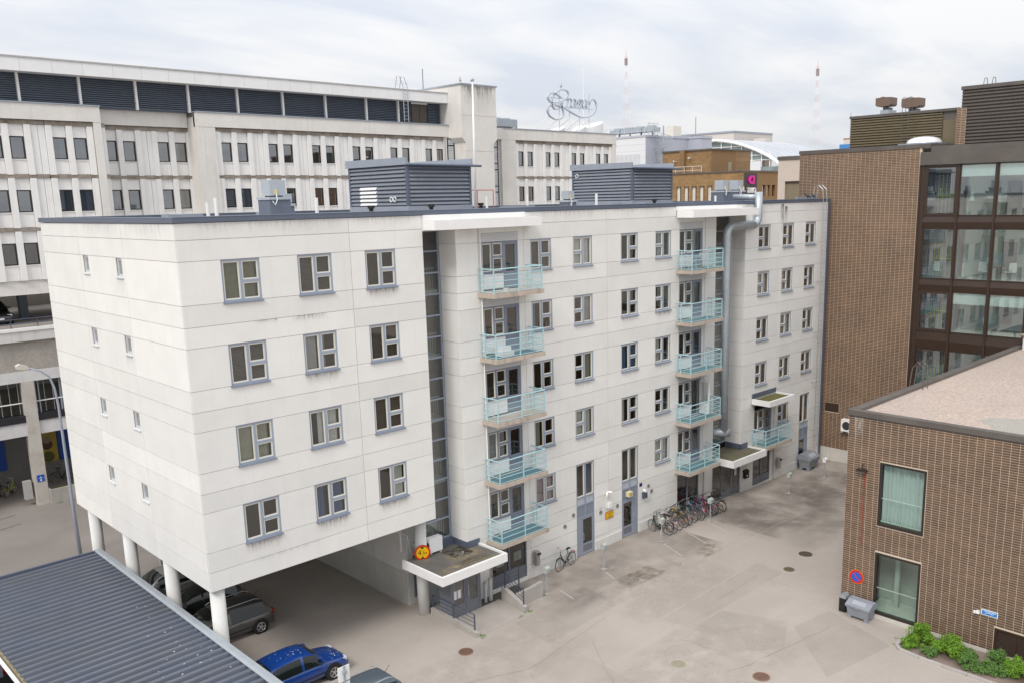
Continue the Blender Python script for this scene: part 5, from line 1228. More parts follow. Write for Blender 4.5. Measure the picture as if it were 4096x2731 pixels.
fo = B(bx(111.9, 114.1, 63.6, 65.2, 28.0, 29.7), 'roof_fan', mat('fan_cream', (.66,.62,.55), .5), WB)
B(bx(111.5, 116, 62, 66, 27.4, 28.0), 'fan_base', M_GALV, fo)
# beige block far behind
FB = thing('beige_far_building', 'plain beige flat-roofed block behind the white clad building', 'building', (166, 92, -1))
B(bx(160, 176, 83.36, 106, -1, 31.7), 'block', mat('far_beige', (.62,.57,.52), .9, var=.03), FB); B(bx(160.01, 176, 83.3, 83.35, -1, 31.7), 'side_wall', mat('far_beige_shaded', (.54,.50,.46), .9), FB); B(bx(159.8, 176, 83.2, 106, 31.701, 32.05), 'roof_edge', M_FASCIAL, FB)  # side skin is a darker copy of the beige, shade painted in
B(bx(166, 168, 79, 82, 20, 30.4), 'chimney_stack', mat('far_beige', (.62,.57,.52)), FB); B(MB().tube([(162, 95, 32), (162, 95, 36)], .08, 4), 'antenna', M_SILL, FB)
# glass-vaulted mall hall
GH = thing('vaulted_glass_hall', 'white framed glass hall with barrel vaulted roof in the distance', 'building', (160, 75, -1))
AR = [(90.5,27.6),(87.5,28.6),(84.5,29.2),(82.2,29.45),(80.8,29.5),(78.2,29.15),(76,28.7),(74.08,28.15),(71.02,27.05),(68.02,25.64),(66.24,24.47),(64.2,22.9),(62,20.8)]
rf = MB(); n = len(AR)
for x in (149.6, 152, 160, 168, 176):
    for y, z in AR: rf.v.append((x, y, z+.25))
for i in range(4):
    for j in range(n-1): a = i*n+j; rf.f.append((a, a+n, a+n+1, a+1))
B(rf, 'vault_roof', mat('vault_sheet', (.40,.42,.46), .35, var=.15, scale=.3), GH, True)
for x in range(150, 177, 3): B(MB().tube([(x, y, z+.27) for y, z in AR], .09, 4), 'vault_rib', M_CLAD, GH)
B(MB().tube([(149.5, y, z) for y, z in AR], .32, 5), 'arch_rim', M_WHITE2, GH)
gf = MB(); gf.v = [(150.1, y, z) for y, z in AR]+[(150.1, y, 24.9) if z > 24.9 else (150.1, y, z) for y, z in AR]
for j in range(n-1): gf.f.append((j, j+1, n+j+1, n+j))
B(gf, 'gable_glass', mat('far_glass', (.22,.27,.27), .15, var=.4, scale=.35, spec=.8), GH)
for y in (82.2, 79.7, 77.2, 74.7, 72.2, 69.9, 68.0):
    zt = 29.3-abs(81-y)**1.9*.022
    B(bx(149.85, 150.05, y-.09, y+.09, 22, zt), 'mullion', M_WHITE2, GH)
for z, y1 in ((25.0, 66.9), (26.0, 68.9), (27.0, 71.2), (28.0, 73.9)): B(bx(149.86, 150.04, y1, 84, z-.07, z+.07), 'transom', M_WHITE2, GH)
B(bx(149.6, 149.84, 69.9, 90, -1, 24.8), 'white_wall', M_CLAD, GH); B(bx(149.7, 149.9, 64, 69.9, 22.6, 23.6), 'low_glazing', mat('far_glass', (.22,.27,.27)), GH); B(bx(149.7, 150, 62, 69.89, -1, 22.6), 'white_wall', M_CLAD, GH)
# tiny blue building right of the vault
BB_ = thing('blue_far_building', 'small blue and cream rooftop block with antennas in the far distance', 'building', (252, 101, 0))
B(bx(250, 260, 96, 105, -1, 31.2), 'lower_block', mat('far_cream', (.6,.55,.47), .9), BB_); B(bx(250.01, 260, 96, 104.4, 31.2, 32.7), 'blue_storey', mat('far_blue', (.06,.22,.50), .7), BB_); B(bx(251, 259, 97, 103.6, 32.7, 34.2), 'top_block', mat('far_cream', (.6,.55,.47)), BB_); B(bx(250.9, 259, 97, 103.7, 34.2, 34.5), 'roof_edge', mat('far_red', (.40,.12,.10), .8), BB_)
for y, z in ((102.1, 39.3), (103.1, 42.2), (101.5, 37)): B(MB().tube([(254, y, 34), (254, y, z)], .12, 4), 'antenna', M_GALV, BB_)
# lattice radio masts
def mast(x, y, ztop, w0, zb, label):
    t = thing('radio_mast', label, 'mast', (x, y, -1), 'red and white radio masts'); n = 26
    red = mat('mast_red_distant', (.68,.50,.46), .7); whi = mat('mast_white', (.82,.82,.83), .7)  # red paled to stand for fading over distance
    def wid(z): return max(w0*(ztop-z)/(ztop+1), .8)
    seg = 23; hz = (ztop-zb)/seg
    for s in range(seg):
        mb = MB(); z0 = zb+s*hz; m_ = 2
        for c, d in ((-1,-1),(1,-1),(1,1),(-1,1)): mb.tube([(x+c*wid(z0)/2, y+d*wid(z0)/2, z0), (x+c*wid(z0+hz)/2, y+d*wid(z0+hz)/2, z0+hz)], .05, 3)
        for q in range(m_):
            a, b = z0+q*hz/m_, z0+(q+1)*hz/m_
            for (c, d), (e, g) in (((-1,-1),(1,-1)), ((1,-1),(1,1)), ((1,1),(-1,1)), ((-1,1),(-1,-1))):
                mb.tube([(x+c*wid(a)/2, y+d*wid(a)/2, a), (x+e*wid(b)/2, y+g*wid(b)/2, b)], .022, 3); mb.tube([(x+e*wid(a)/2, y+g*wid(a)/2, a), (x+c*wid(b)/2, y+d*wid(b)/2, b)], .022, 3)
        B(mb, 'lattice_section', red if s % 2 == 0 else whi, t)
    B(MB().tube([(x, y, ztop-1), (x, y, ztop+2.5)], .15, 4), 'spire', red, t); B(bx(x-.6, x+.6, y-.6, y+.6, ztop-5, ztop-1.5), 'antenna_drum', mat('drum_grey', (.3,.25,.24), .7), t)
mast(371, 291, 93, 8.4, -1, 'red and white lattice mast right of the script sign'); mast(427, 209, 83, 8.0, -1, 'red and white lattice mast left of the brown louvred roof room')
# ---------------------------------------------------------------- carport
CP = thing('carport', 'slate corrugated metal carport roof in the lower left corner', 'carport', (-3.1, 1, -.65))
M_CORR = mat('corrugated_slate', (.098, .112, .148), .38, var=.14, scale=1.0, spec=.55, fine=.06, fscale=20, tint=(.10,.105,.10), tscale=.5, tamt=.5)
mb = MB(); y = 11.1; prof = []
while y > -19.5:
    for dy, dz in ((0, 0), (.17, 0), (.20, .11), (.36, .11), (.40, 0)): prof.append((y-dy, 2.67+dz))
    y -= .42
xsx = [-6.0, -4, -2, -.42]
for x in xsx:
    for yy, z in prof: mb.v.append((x, yy, z + .012*(x+.42)))
n = len(prof)
for i in range(3):
    for j in range(n-1): a = i*n+j; mb.f.append((a, a+1, a+n+1, a+n))
B(mb, 'corrugated_sheet', M_CORR, CP)
B(MB().prism([(-.52, 2.79), (-.40, 2.815), (-.20, 2.80), (-.19, 2.55), (-.21, 2.55), (-.42, 2.60)], 'y', -19.5, 11.25), 'edge_flashing', mat('flashing_grey', (.33,.36,.39), .35, var=.12, scale=2), CP)
B(bx(-6.0, -.43, 11.1, 11.22, 2.55, 2.80), 'end_flashing', M_FASCIA, CP)
B(bx(-6.05, -5.97, -19.5, 11.1, 2.50, 2.66), 'timber_edge', mat('mossy_timber', (.24,.20,.13), .9, var=.3, scale=5), CP); B(MB().tube([(-6.15, 11.1, 2.58), (-6.15, -19.5, 2.56)], .065, 8), 'gutter', M_WHITE2, CP)
for yy in (10.8, 6.3, 1.8, -2.7, -7.2, -11.7):
    for x in (-5.7, -.9): B(bx(x-.07, x+.07, yy-.07, yy+.07, -.66, 2.6), 'post', M_FASCIA, CP)
    B(bx(-5.9, -.5, yy-.06, yy+.06, 2.45, 2.62), 'beam', M_FASCIA, CP)
r = random.Random(5); dp = MB()
for i in range(30):
    x = -.7-abs(r.gauss(0, 1.0)); yy = -1.2+r.gauss(0, 2.2); s_ = r.uniform(.007, .02); z = 2.79+.012*(x+.42)
    dp.poly([(x-s_*2, yy-s_, z), (x+s_*2, yy-s_*.6, z), (x+s_*1.6, yy+s_, z), (x-s_, yy+s_*.7, z)])
stuff(B(dp, 'bird_droppings', M_WHITE2, CP))

# ---------------------------------------------------------------- cars
M_TYRE = mat('tyre', (.018,.018,.018), .75); M_RIM = mat('alloy_rim', (.48,.49,.50), .3, metal=.7); M_CGL = glass('car_glass', (.10,.13,.12), 1.3); M_TRIM = mat('car_trim_black', (.015,.015,.016), .5); M_TAIL = mat('tail_lamp_red', (.30,.012,.015), .2); M_HEAD = mat('head_lamp', (.60,.62,.64), .15)
def paint(nm, c, mt_=0.0):
    k = 'car_paint_'+nm
    if k in MATS: return MATS[k]
    m = mat(k, c, .30, metal=mt_, var=.03, spec=.5); m.node_tree.nodes['Principled BSDF'].inputs['Coat Weight'].default_value = .7; m.node_tree.nodes['Principled BSDF'].inputs['Coat Roughness'].default_value = .06; return m
tr = MB(); tr.tube([(.285*cos(i*pi/10), 0, .285*sin(i*pi/10)) for i in range(20)], .045, 8, True)
for s_ in (-1, 1): pass
tr2 = MB(); tr2.disc((0,0,0), .31, 'y', .19, 24); ME_TY = tr2.mesh('tyre', M_TYRE)
rm = MB()
rm.disc((0,-.10,0), .07, 'y', .02, 10); rm.tube([(.195*cos(i*pi/12), -.098, .195*sin(i*pi/12)) for i in range(24)], .018, 5, True)
for k in range(5):
    a = 2*pi*k/5; c_, s2 = cos(a), sin(a)
    rm.poly([(c_*.03-s2*.035, -.104, s2*.03+c_*.035), (c_*.03+s2*.035, -.104, s2*.03-c_*.035), (c_*.20+s2*.022, -.100, s2*.20-c_*.022), (c_*.20-s2*.022, -.100, s2*.20+c_*.022)])
ME_RM = rm.mesh('rim', M_RIM)
def car(name, label, col, L_, Wd, H, hatch, x, y, rz, roofrail=False, grp=None):
    """shape lofted along its length; front at +x"""
    t = thing(name, label, 'car', (0,0,0), grp); hw = Wd/2; h = L_/2; zb = .22
    # lower body stations: x, top height, half width
    st = [(-h, .62, .80), (-h+.05, .86, .90), (-h+.25, .92, .96), (-h+.7, .93, .99), (-.6, .92, 1.), (.3, .90, 1.), (h-1.25, .88, .995), (h-.95, .82, .98), (h-.55, .76, .95), (h-.25, .70, .88), (h-.06, .60, .78), (h, .45, .68)]
    mb = MB()
    for i, (sx_, zt, wf) in enumerate(st):
        w2 = hw*wf; lo = zb+(.10 if i in (0, len(st)-1) else 0)
        half = [(0, lo), (w2*.80, lo), (w2*.95, lo+.08), (w2, lo+(zt-lo)*.45), (w2*.985, lo+(zt-lo)*.75), (w2*.93, zt-.045), (w2*.82, zt), (0, zt+.02)]
        loop = [(sx_, yy, z) for yy, z in half] + [(sx_, -yy, z) for yy, z in half[-2:0:-1]]
        mb.v += loop
    K = 14
    for i in range(len(st)-1):
        for k in range(K): a = i*K; b = a+K; mb.f.append((a+k, a+(k+1)%K, b+(k+1)%K, b+k))
    mb.f.append(tuple(range(K))[::-1]); mb.f.append(tuple(range((len(st)-1)*K, len(st)*K)))
    body = B(mb, 'body', col, t, True)
    # cabin lofted along its length; glazed faces become separate windows
    xf0, xf1, xr1, xr0 = h-1.05, .32, (-h+.62 if hatch else -h+.48), -h+.10
    zb0, zr = .87, H; wb0, wt = hw*.945, hw*.73; hh_ = zr-zb0
    S = [(xf0, zb0), (xf0*.72+xf1*.28, zb0+hh_*.34), (xf0*.36+xf1*.64, zb0+hh_*.70), (xf1, zr-.055), (xf1-.35, zr-.01), (-.08, zr+.005), (-.18, zr+.005), (-.75, zr-.01), (xr1+.32, zr-.045), (xr1, zr-.10), (xr1*.55+xr0*.45, zb0+hh_*.58), (xr0, zb0+.03)]
    rows = []
    for i, (sx_, zt) in enumerate(S):
        k = min(1, (zt-zb0)/hh_); wb = wb0*(.93 if i in (0, len(S)-1) else (.965 if i in (1, len(S)-2) else 1)); wz = wb-(wb-wt*(1 if 2 < i < 9 else .97))*k; q = zt-zb0
        half = [(wb, zb0-.02), (wb-(wb-wz)*.50, zb0+q*.56), (wz+.012, zb0+q*.90), (wz*.86, zb0+q*.985), (wz*.5, zt+.012), (0, zt+.018)]
        rows.append([(sx_, yy, z) for yy, z in half] + [(sx_, -yy, z) for yy, z in half[-2::-1]])
    P_ = {}
    for i in range(len(S)-1):
        for k in range(10):
            kk = k if k < 5 else 9-k; nm = 'cabin'
            if kk >= 3 and i <= 2: nm = 'windscreen'
            elif kk >= 3 and i >= 9: nm = 'rear_window'
            elif kk <= 1 and 1 <= i <= 8 and i != 5 and not (kk == 1 and i in (1,)): nm = ('front_side_window' if i < 5 else 'rear_side_window') + ('_l' if k < 5 else '_r')
            P_.setdefault(nm, MB()).poly([rows[i][k], rows[i+1][k], rows[i+1][k+1], rows[i][k+1]])
    for nm, q in P_.items():
        q2 = MB(); idx = {}
        for f_ in q.f:
            g_ = []
            for vi in f_:
                key = tuple(round(c_, 4) for c_ in q.v[vi])
                if key not in idx: idx[key] = len(q2.v); q2.v.append(q.v[vi])
                g_.append(idx[key])
            q2.f.append(tuple(g_))
        B(q2, nm[:-2] if nm[-2:] in ('_l', '_r') else nm, col if nm == 'cabin' else M_CGLO, t, True)
    # wheels, arches
    for sx_ in (h-.82, -h+.75):
        for sy in (-1, 1):
            B(MB().disc((sx_, sy*(hw-.13), .33), .37, 'y', .28, 24), 'wheel_arch', M_TRIM, t)
            w_ = O('wheel', ME_TY, t, (sx_, sy*(hw-.09), .31), 0 if sy < 0 else pi); O('rim', ME_RM, w_)
    for sy in (-1, 1):
        B(bx(-h+.02, -h+.14, sy*hw*.62, sy*hw*.88, .70, .90), 'tail_lamp', M_TAIL, t)
        B(bx(h-.34, h-.14, sy*hw*.55, sy*hw*.84, .56, .68), 'headlamp', M_HEAD, t)
        m_ = B(bx(.62, .80, sy*(hw*.90), sy*(hw*.90+.19), .93, 1.06), 'mirror', col, t)
        for xx in (.35, -.65): B(bx(xx, xx+.18, sy*hw*.985, sy*(hw+.012), .74, .77), 'door_handle', col, t)
        B(bx(-h+.9, h-1.0, sy*hw*.97, sy*(hw+.004), .45, .485), 'side_moulding', M_TRIM, t)
        B(MB().poly([(.42, sy*(hw+.001), .30), (.43, sy*(hw+.001), .30), (.43, sy*(hw*.95), .86), (.42, sy*(hw*.95), .86)]), 'door_seam', M_TRIM, t)
        if roofrail: B(MB().tube([(xr1+.1, sy*wt*.88, zr-.02), (xr1+.3, sy*wt*.88, zr+.06), (xf1-.2, sy*wt*.88, zr+.06), (xf1, sy*wt*.88, zr-.01)], .018, 6), 'roof_rail', M_GALV, t)
    B(bx(h-.07, h+.012, -.26, .26, .38, .48), 'number_plate', M_WHITE2, t); B(bx(-h-.01, -h+.05, -.26, .26, .52, .63), 'number_plate', M_WHITE2, t)
    B(MB().tube([(xr1+.15, .1, zr), (xr1-.1, .1, zr+.22)], .008, 4), 'antenna', M_TRIM, t)
    t.location = (x, y, gz(x)+.0); t.rotation_euler = (0, 0, rz); return t
def carglass():
    m, t, b, o = _mat('car_window'); b.inputs['Base Color'].default_value = (.012,.016,.015,1); b.inputs['Roughness'].default_value = .04; b.inputs['Specular IOR Level'].default_value = .6; return m
M_CGLO = carglass()
blue = car('car_blue', 'bright blue small hatchback speckled with droppings near the carport edge', paint('blue', (.003,.042,.22)), 3.95, 1.66, 1.42, True, 2.98, -.33, 0)
blue.name = 'blue_hatchback'
c2_ = car('grey_estate_car', 'dark grey estate car parked behind the corner pillar under the overhang', paint('graphite', (.085,.082,.078), .4), 4.45, 1.78, 1.50, False, 2.50, 5.52, pi, True)
c3_ = car('blue_grey_estate_car', 'blue grey estate car cut off by the lower picture edge', paint('bluegrey', (.115,.15,.185), .4), 4.5, 1.76, 1.47, False, 2.72, -4.30, pi, True)
car('black_car', 'black car in the dark under the overhang beside the grey estate car', paint('black', (.010,.010,.011)), 4.4, 1.78, 1.46, False, 2.55, 8.2, pi)
car('silver_car', 'silver car under the overhang farthest from the corner', paint('silver', (.30,.31,.31), .5), 4.3, 1.75, 1.45, True, 2.6, 11.6, pi)
car('red_car', 'red car mostly hidden under the carport at the left edge', paint('red', (.20,.012,.012)), 4.2, 1.72, 1.45, True, -6.45, 6.9, pi)
car('dark_deck_car', 'dark car parked on the hotel parking deck', paint('charcoal', (.02,.02,.022)), 4.4, 1.8, 1.45, True, 1.9, 34.6, -pi/2).location.z = 10.95
dp = MB(); r = random.Random(11)
for i in range(42):
    if r.random() < .55: x, yy, z = 2.75+r.gauss(0, .35), -.42+r.gauss(0, .25), gz(0)+1.462
    else: x, yy, z = 4.35+r.gauss(0, .18), -.55+r.gauss(0, .3), gz(0)+.80
    s_ = r.uniform(.008, .022); dp.poly([(x-s_, yy-s_, z), (x+s_, yy-s_*.6, z+.003), (x+s_*.8, yy+s_, z), (x-s_*.7, yy+s_*.8, z)])
dpo = stuff(B(dp, 'bird_droppings', M_WHITE2)); tag(dpo, 'white bird droppings on the blue car', 'droppings')

# ---------------------------------------------------------------- bicycles
def wheel_me(rimcol):
    t_ = MB(); t_.tube([(.335*cos(i*pi/14), 0, .335*sin(i*pi/14)) for i in range(28)], .020, 5, True)
    r_ = MB(); r_.tube([(.308*cos(i*pi/14), 0, .308*sin(i*pi/14)) for i in range(28)], .012, 4, True)
    s_ = MB()
    for i in range(14):
        a = 2*pi*i/14; s_.tube([(.02*cos(a+.5), .02*(-1)**i, .02*sin(a+.5)), (.305*cos(a), 0, .305*sin(a))], .0022, 3, caps=False)
    s_.disc((0,0,0), .028, 'y', .09, 8)
    return t_.mesh('wheel', M_TYRE), r_.mesh('rim', rimcol), s_.mesh('spokes', M_RIM)
BW_S = wheel_me(mat('rim_silver', (.55,.55,.56), .3, metal=.6)); BW_K = wheel_me(mat('rim_black', (.03,.03,.03), .4))
def frame_me(kind):
    f_ = MB(); F = lambda *p, r=.017: f_.tube([(a, 0, b) for a, b in p], r, 6)
    if kind == 'step':
        F((.38,.88),(.30,.62),(.10,.40),(-.02,.29)); F((.40,.80),(.33,.55),(.13,.31),(-.02,.27))
    else:
        F((.40,.86),(-.02,.28)); F((.38,.92),(-.20,.84), r=.015)
    F((-.02,.28),(-.22,.90)); F((.36,.98),(.42,.80), r=.021)
    for s_ in (-1, 1):
        f_.tube([(-.02, s_*.03, .28), (-.52, s_*.06, .335)], .009, 5); f_.tube([(-.19, s_*.03, .80), (-.52, s_*.06, .335)], .008, 5)
    return f_.mesh('frame')
FR_ME = {'step': frame_me('step'), 'diamond': frame_me('diamond')}
fk = MB()
for s_ in (-1, 1): fk.tube([(.41, s_*.03, .80), (.46, s_*.05, .60), (.53, s_*.055, .335)], .012, 5)
FK_ME = fk.mesh('fork')
hbm = MB(); hbm.tube([(.355, 0, .95), (.345, 0, 1.06)], .014, 6); hbm.tube([(.14, -.29, 1.08), (.30, -.26, 1.11), (.37, -.10, 1.08), (.37, .10, 1.08), (.30, .26, 1.11), (.14, .29, 1.08)], .013, 6); HB_ME = hbm.mesh('handlebar', M_RIM)
hbm = MB(); hbm.tube([(.355, 0, .95), (.36, 0, 1.02)], .014, 6); hbm.tube([(.34, -.31, 1.04), (.38, -.1, 1.03), (.38, .1, 1.03), (.34, .31, 1.04)], .013, 6); HBF_ME = hbm.mesh('handlebar', M_TRIM)
gr_ = MB()
for s_ in (-1, 1): gr_.tube([(.12, s_*.29, 1.08), (.24, s_*.275, 1.10)], .018, 6)
GR_ME = gr_.mesh('grips', M_TRIM)
sd = MB(); sd.prism([(-.38, -.085), (-.36, -.095), (-.22, -.05), (-.08, -.02), (-.06, 0), (-.08, .02), (-.22, .05), (-.36, .095), (-.38, .085)], 'z', .95, 1.00); sd.tube([(-.22,0,.88), (-.24,0,.96)], .013, 6); SD_ME = sd.mesh('saddle', M_TRIM)
def guard_me():
    g = MB()
    for cx_, a0, a1 in ((-.52, .05, 2.5), (.53, .75, 2.9)):
        b0 = len(g.v); n = 12
        for i in range(n+1):
            a = a0+(a1-a0)*i/n
            for s_ in (-.028, .028): g.v.append((cx_+.372*cos(a), s_, .335+.372*sin(a)))
        for i in range(n): q = b0+2*i; g.f.append((q, q+1, q+3, q+2))
    return g.mesh('mudguard')
MG_ME = guard_me()
ck = MB(); ck.disc((-.02, -.05, .28), .09, 'y', .012, 12); ck.tube([(-.02,-.07,.28), (.05,-.09,.14)], .009, 5); ck.tube([(-.02,.07,.28), (-.09,.09,.42)], .009, 5); ck.box(.0, .10, -.16, -.08, .125, .145); ck.box(-.14, -.04, .08, .16, .41, .43); CK_ME = ck.mesh('crank', M_TRIM)
rk = MB()
for s_ in (-.055, .055): rk.tube([(-.22, s_, .74), (-.75, s_, .74)], .007, 4); rk.tube([(-.62, s_, .74), (-.52, s_, .335)], .006, 4)
for k in range(5): rk.tube([(-.30-k*.1, -.055, .74), (-.30-k*.1, .055, .74)], .006, 4)
RK_ME = rk.mesh('luggage_rack')
RF_ME = bx(-.02, .02, -.012, .012, -.03, .03).mesh('reflector', mat('amber_reflector', (.75,.28,.01), .3)); RR_ME = bx(-.81, -.79, -.03, .03, .60, .66).mesh('rear_reflector', mat('red_reflector', (.5,.01,.01), .3))
ksm = MB(); ksm.tube([(-.10, .06, .26), (-.16, .20, .01)], .01, 5); KS_ME = ksm.mesh('kickstand', M_RIM)
def setm(o, m_): 
    o.data.materials.append(m_) if not o.data.materials else None
    o.material_slots[0].link = 'OBJECT'; o.material_slots[0].material = m_
def bicycle(label, x, y, rz, col, kind='step', wheels='S', guard=None, rack=True, flat=False, lean=.06, grp='bicycles along the white wall', steer=0.0, z=None):
    t = thing('bicycle', label, 'bicycle', (0,0,0), grp); WS = BW_S if wheels == 'S' else BW_K
    cm = mat('bike_'+col, BC[col], .35, var=.05, spec=.5)
    for cx_ in (-.52, .53):
        w_ = O('wheel', WS[0], t, (cx_, 0, .335), steer if cx_ > 0 else 0); O('rim', WS[1], w_); O('spokes', WS[2], w_); O('reflector', RF_ME, w_, (.12, 0, -.16))
    for nm, me in (('frame', FR_ME[kind]), ('fork', FK_ME)): setm(O(nm, me, t), cm)
    O('handlebar', HBF_ME if flat else HB_ME, t)
    if not flat: O('grips', GR_ME, t)
    O('saddle', SD_ME, t); O('crank', CK_ME, t); O('kickstand', KS_ME, t); O('rear_reflector', RR_ME, t)
    if guard: setm(O('mudguard', MG_ME, t), mat('bike_'+guard, BC[guard], .35, var=.05))
    if rack: setm(O('luggage_rack', RK_ME, t), mat('bike_black', BC['black'], .35))
    t.location = (x, y, gz(x) if z is None else z); t.rotation_euler = (lean, 0, rz); return t
BC = {'black': (.015,.015,.017), 'charcoal': (.05,.055,.065), 'white': (.72,.70,.66), 'pink': (.50,.40,.40), 'yellow': (.62,.43,.02), 'green': (.02,.06,.05), 'blue': (.03,.20,.42), 'red': (.42,.02,.05), 'purple': (.06,.03,.28), 'silver': (.45,.46,.47), 'lime': (.38,.45,.02), 'crimson': (.33,.01,.03)}
bicycle('black step-through bicycle leaning alone against the white wall', 18.25, -.42, pi+.12, 'charcoal', 'step', 'S', 'black', grp=None, lean=.05)
H2 = pi/2
row = [('black bicycle nearest the grey doors in the bike row, almost side on', 25.35, -1.0, H2+.10, 'black', 'step', 'S', None, False, False),
 ('white step-through bicycle second in the bike row', 25.75, -1.02, H2+.05, 'white', 'step', 'S', 'white', True, False),
 ('dark bicycle squeezed behind the white step-through bicycle', 25.95, -.75, H2-.10, 'charcoal', 'diamond', 'K', None, False, True),
 ('pinkish grey ladies bicycle with pale mudguards in the bike row', 26.35, -.95, H2+.02, 'pink', 'step', 'S', 'pink', True, False),
 ('black diamond frame bicycle beside the yellow one', 26.85, -.93, H2+.08, 'black', 'diamond', 'S', 'green', True, True),
 ('yellow bicycle in the middle of the bike row', 27.2, -.90, H2+.16, 'yellow', 'diamond', 'S', 'silver', False, True),
 ('charcoal bicycle right behind the yellow bicycle', 27.55, -.82, H2-.05, 'charcoal', 'diamond', 'K', None, False, True),
 ('silver bicycle filling the gap before the blue road bicycle', 27.95, -.80, H2+.10, 'silver', 'step', 'S', 'silver', True, False),
 ('black bicycle half hidden behind the blue road bicycle', 28.4, -.70, H2+.02, 'black', 'step', 'S', 'black', True, False),
 ('blue road bicycle with orange accents turned out of the bike row', 28.75, -.90, H2-.22, 'blue', 'diamond', 'S', 'silver', False, True),
 ('silver step-through bicycle just behind the blue road bicycle', 29.0, -.72, H2-.02, 'silver', 'step', 'S', 'silver', True, False),
 ('red bicycle next to the silver one at the far half of the bike row', 29.45, -.85, H2, 'red', 'step', 'S', 'charcoal', True, False),
 ('purple bicycle between two red ones', 29.75, -.85, H2+.05, 'purple', 'diamond', 'S', 'silver', False, True),
 ('crimson mountain bicycle beyond the purple bicycle', 30.1, -.85, H2-.06, 'crimson', 'diamond', 'K', None, False, True),
 ('grey bicycle second from the far end of the bike row', 30.5, -.86, H2+.03, 'silver', 'step', 'S', 'white', True, True),
 ('black upright bicycle at the far end of the bike row', 31.0, -.88, H2-.16, 'black', 'step', 'K', 'black', True, False)]
rr_ = random.Random(4)
for lab, x, y, rz, col, kind, wh, gd, rk_, fl in row: bicycle(lab, x, y, rz, col, kind, wh, gd, rk_, fl, lean=rr_.uniform(-.16, .16), steer=rr_.uniform(-.35, .35))
for lab, x, y, rz, col in (('lime green bicycle in the hotel arcade', 1.75, 35.3, .9, 'lime'), ('black bicycle left of the lime one in the hotel arcade', 1.0, 35.2, .9, 'black'), ('dark bicycle in the arcade behind the planter', 5.2, 36.2, .2, 'black')): bicycle(lab, x, y, rz, col, 'step', 'S', col, grp='bicycles in the hotel arcade', z=-.65)

# ---------------------------------------------------------------- engine-heater posts
M_POST = mat('post_grey', (.34,.36,.38), .5); M_PBOX = mat('socket_box', (.43,.47,.43), .5, var=.05)
for (x, y, lab) in ((15.35, -1.93, 'grey heater socket post at the ramp end'), (19.36, -2.04, 'grey heater socket post by the lone bicycle'), (24.25, -1.94, 'grey heater socket post in front of the first bicycles'), (28.9, -1.92, 'grey heater socket post in front of the far bicycles'), (37.0, -2.4, 'grey heater socket post before the second entrance'), (41.5, -2.5, 'white headed heater socket post near the far grit bin')):
    g = gz(x); t = thing('heater_post', lab, 'post', (x, y, g), 'engine heater socket posts')
    B(MB().tube([(x, y, g), (x, y, g+1.15)], .032, 8), 'pole', M_POST, t); B(bx(x-.13, x+.13, y-.12, y+.12, g-.01, g+.07), 'foot', M_CONCG, t)
    hm = M_WHITE2 if x > 40 else M_PBOX
    b_ = B(MB().prism([(y-.11, g+1.12), (y-.13, g+1.38), (y, g+1.44), (y+.13, g+1.38), (y+.11, g+1.12)], 'x', x-.13, x+.13), 'socket_box', hm, t); B(bx(x-.06, x+.06, y-.134, y-.12, g+1.18, g+1.30), 'socket_lid', M_POST, b_)
# stall lines
M_LINE = mat('worn_white_line', (.46,.43,.40), .9, var=.3, scale=5)
for x0, y0, x1, y1 in ((16.13,-2.04,15.85,-3.2), (19.23,-2.27,18.9,-3.1), (24.21,-2.07,23.5,-3.9), (26.35,-2.24,25.8,-3.8), (28.6,-2.2,28.0,-3.7), (37.2,-2.8,36.9,-3.6), (-1.6,30.0,.8,30.6), (-1.0,28.2,.6,28.6)):
    d = Vector((x1-x0, y1-y0)).normalized()*.032; mb = MB()
    mb.poly([(x0-d.y, y0+d.x, gz(x0)+.005), (x0+d.y, y0-d.x, gz(x0)+.005), (x1+d.y, y1-d.x, gz(x1)+.005), (x1-d.y, y1+d.x, gz(x1)+.005)]); struct(B(mb, 'stall_line', M_LINE))
# manholes
M_IRON = mat('cast_iron', (.135,.105,.085), .7, var=.2, scale=8)
for x, y, r_, lab, c_ in ((14.38,-10.44,.33,'pale striped round manhole cover with a light rim in the yard',(.33,.29,.22)), (15.82,-13.4,.32,'rusty brown round manhole cover nearest the picture bottom',(.17,.105,.075)), (28.1,-8.5,.34,'dark round manhole cover farthest across the yard',(.09,.075,.06)), (25.7,-8.92,.26,'small rusty drain cover beside the farthest manhole',(.14,.11,.07)), (9.12,-3.32,.30,'rusty manhole cover near the entrance ramp',(.16,.10,.07))):
    g = gz(x); t = thing('manhole_cover', lab, 'manhole', (x, y, g)); cm = mat('iron_%d' % int(x*10), c_, .7, var=.2, scale=9)
    B(MB().tube([(x+r_*cos(i*pi/12), y+r_*sin(i*pi/12), g+.004) for i in range(24)], .03, 4, True), 'frame_ring', mat('ring_'+str(int(x)), tuple(min(v*1.5, .4) for v in c_), .8), t); B(MB().disc((x, y, g+.003), r_, 'z', .012, 24), 'lid', cm, t)
    for k in range(-5, 6):
        hl = sqrt(max(r_*r_*.8-(k*.05)**2, .001)); B(bx(x-hl, x+hl, y+k*.05-.012, y+k*.05+.012, g+.009, g+.018), 'lid_rib', cm, t)
M_PATCH = stain('asphalt_wall_shade', (.15,.132,.112), 'p', .34, .22); M_PATCHL = stain('asphalt_pale_patch', (.50,.45,.405), 'p', .5, .8); M_RUST = stain('mossy_patch', (.22,.17,.10), 'p', .55, 1.6)  # the dark one paints soft shade onto the ground along the facades
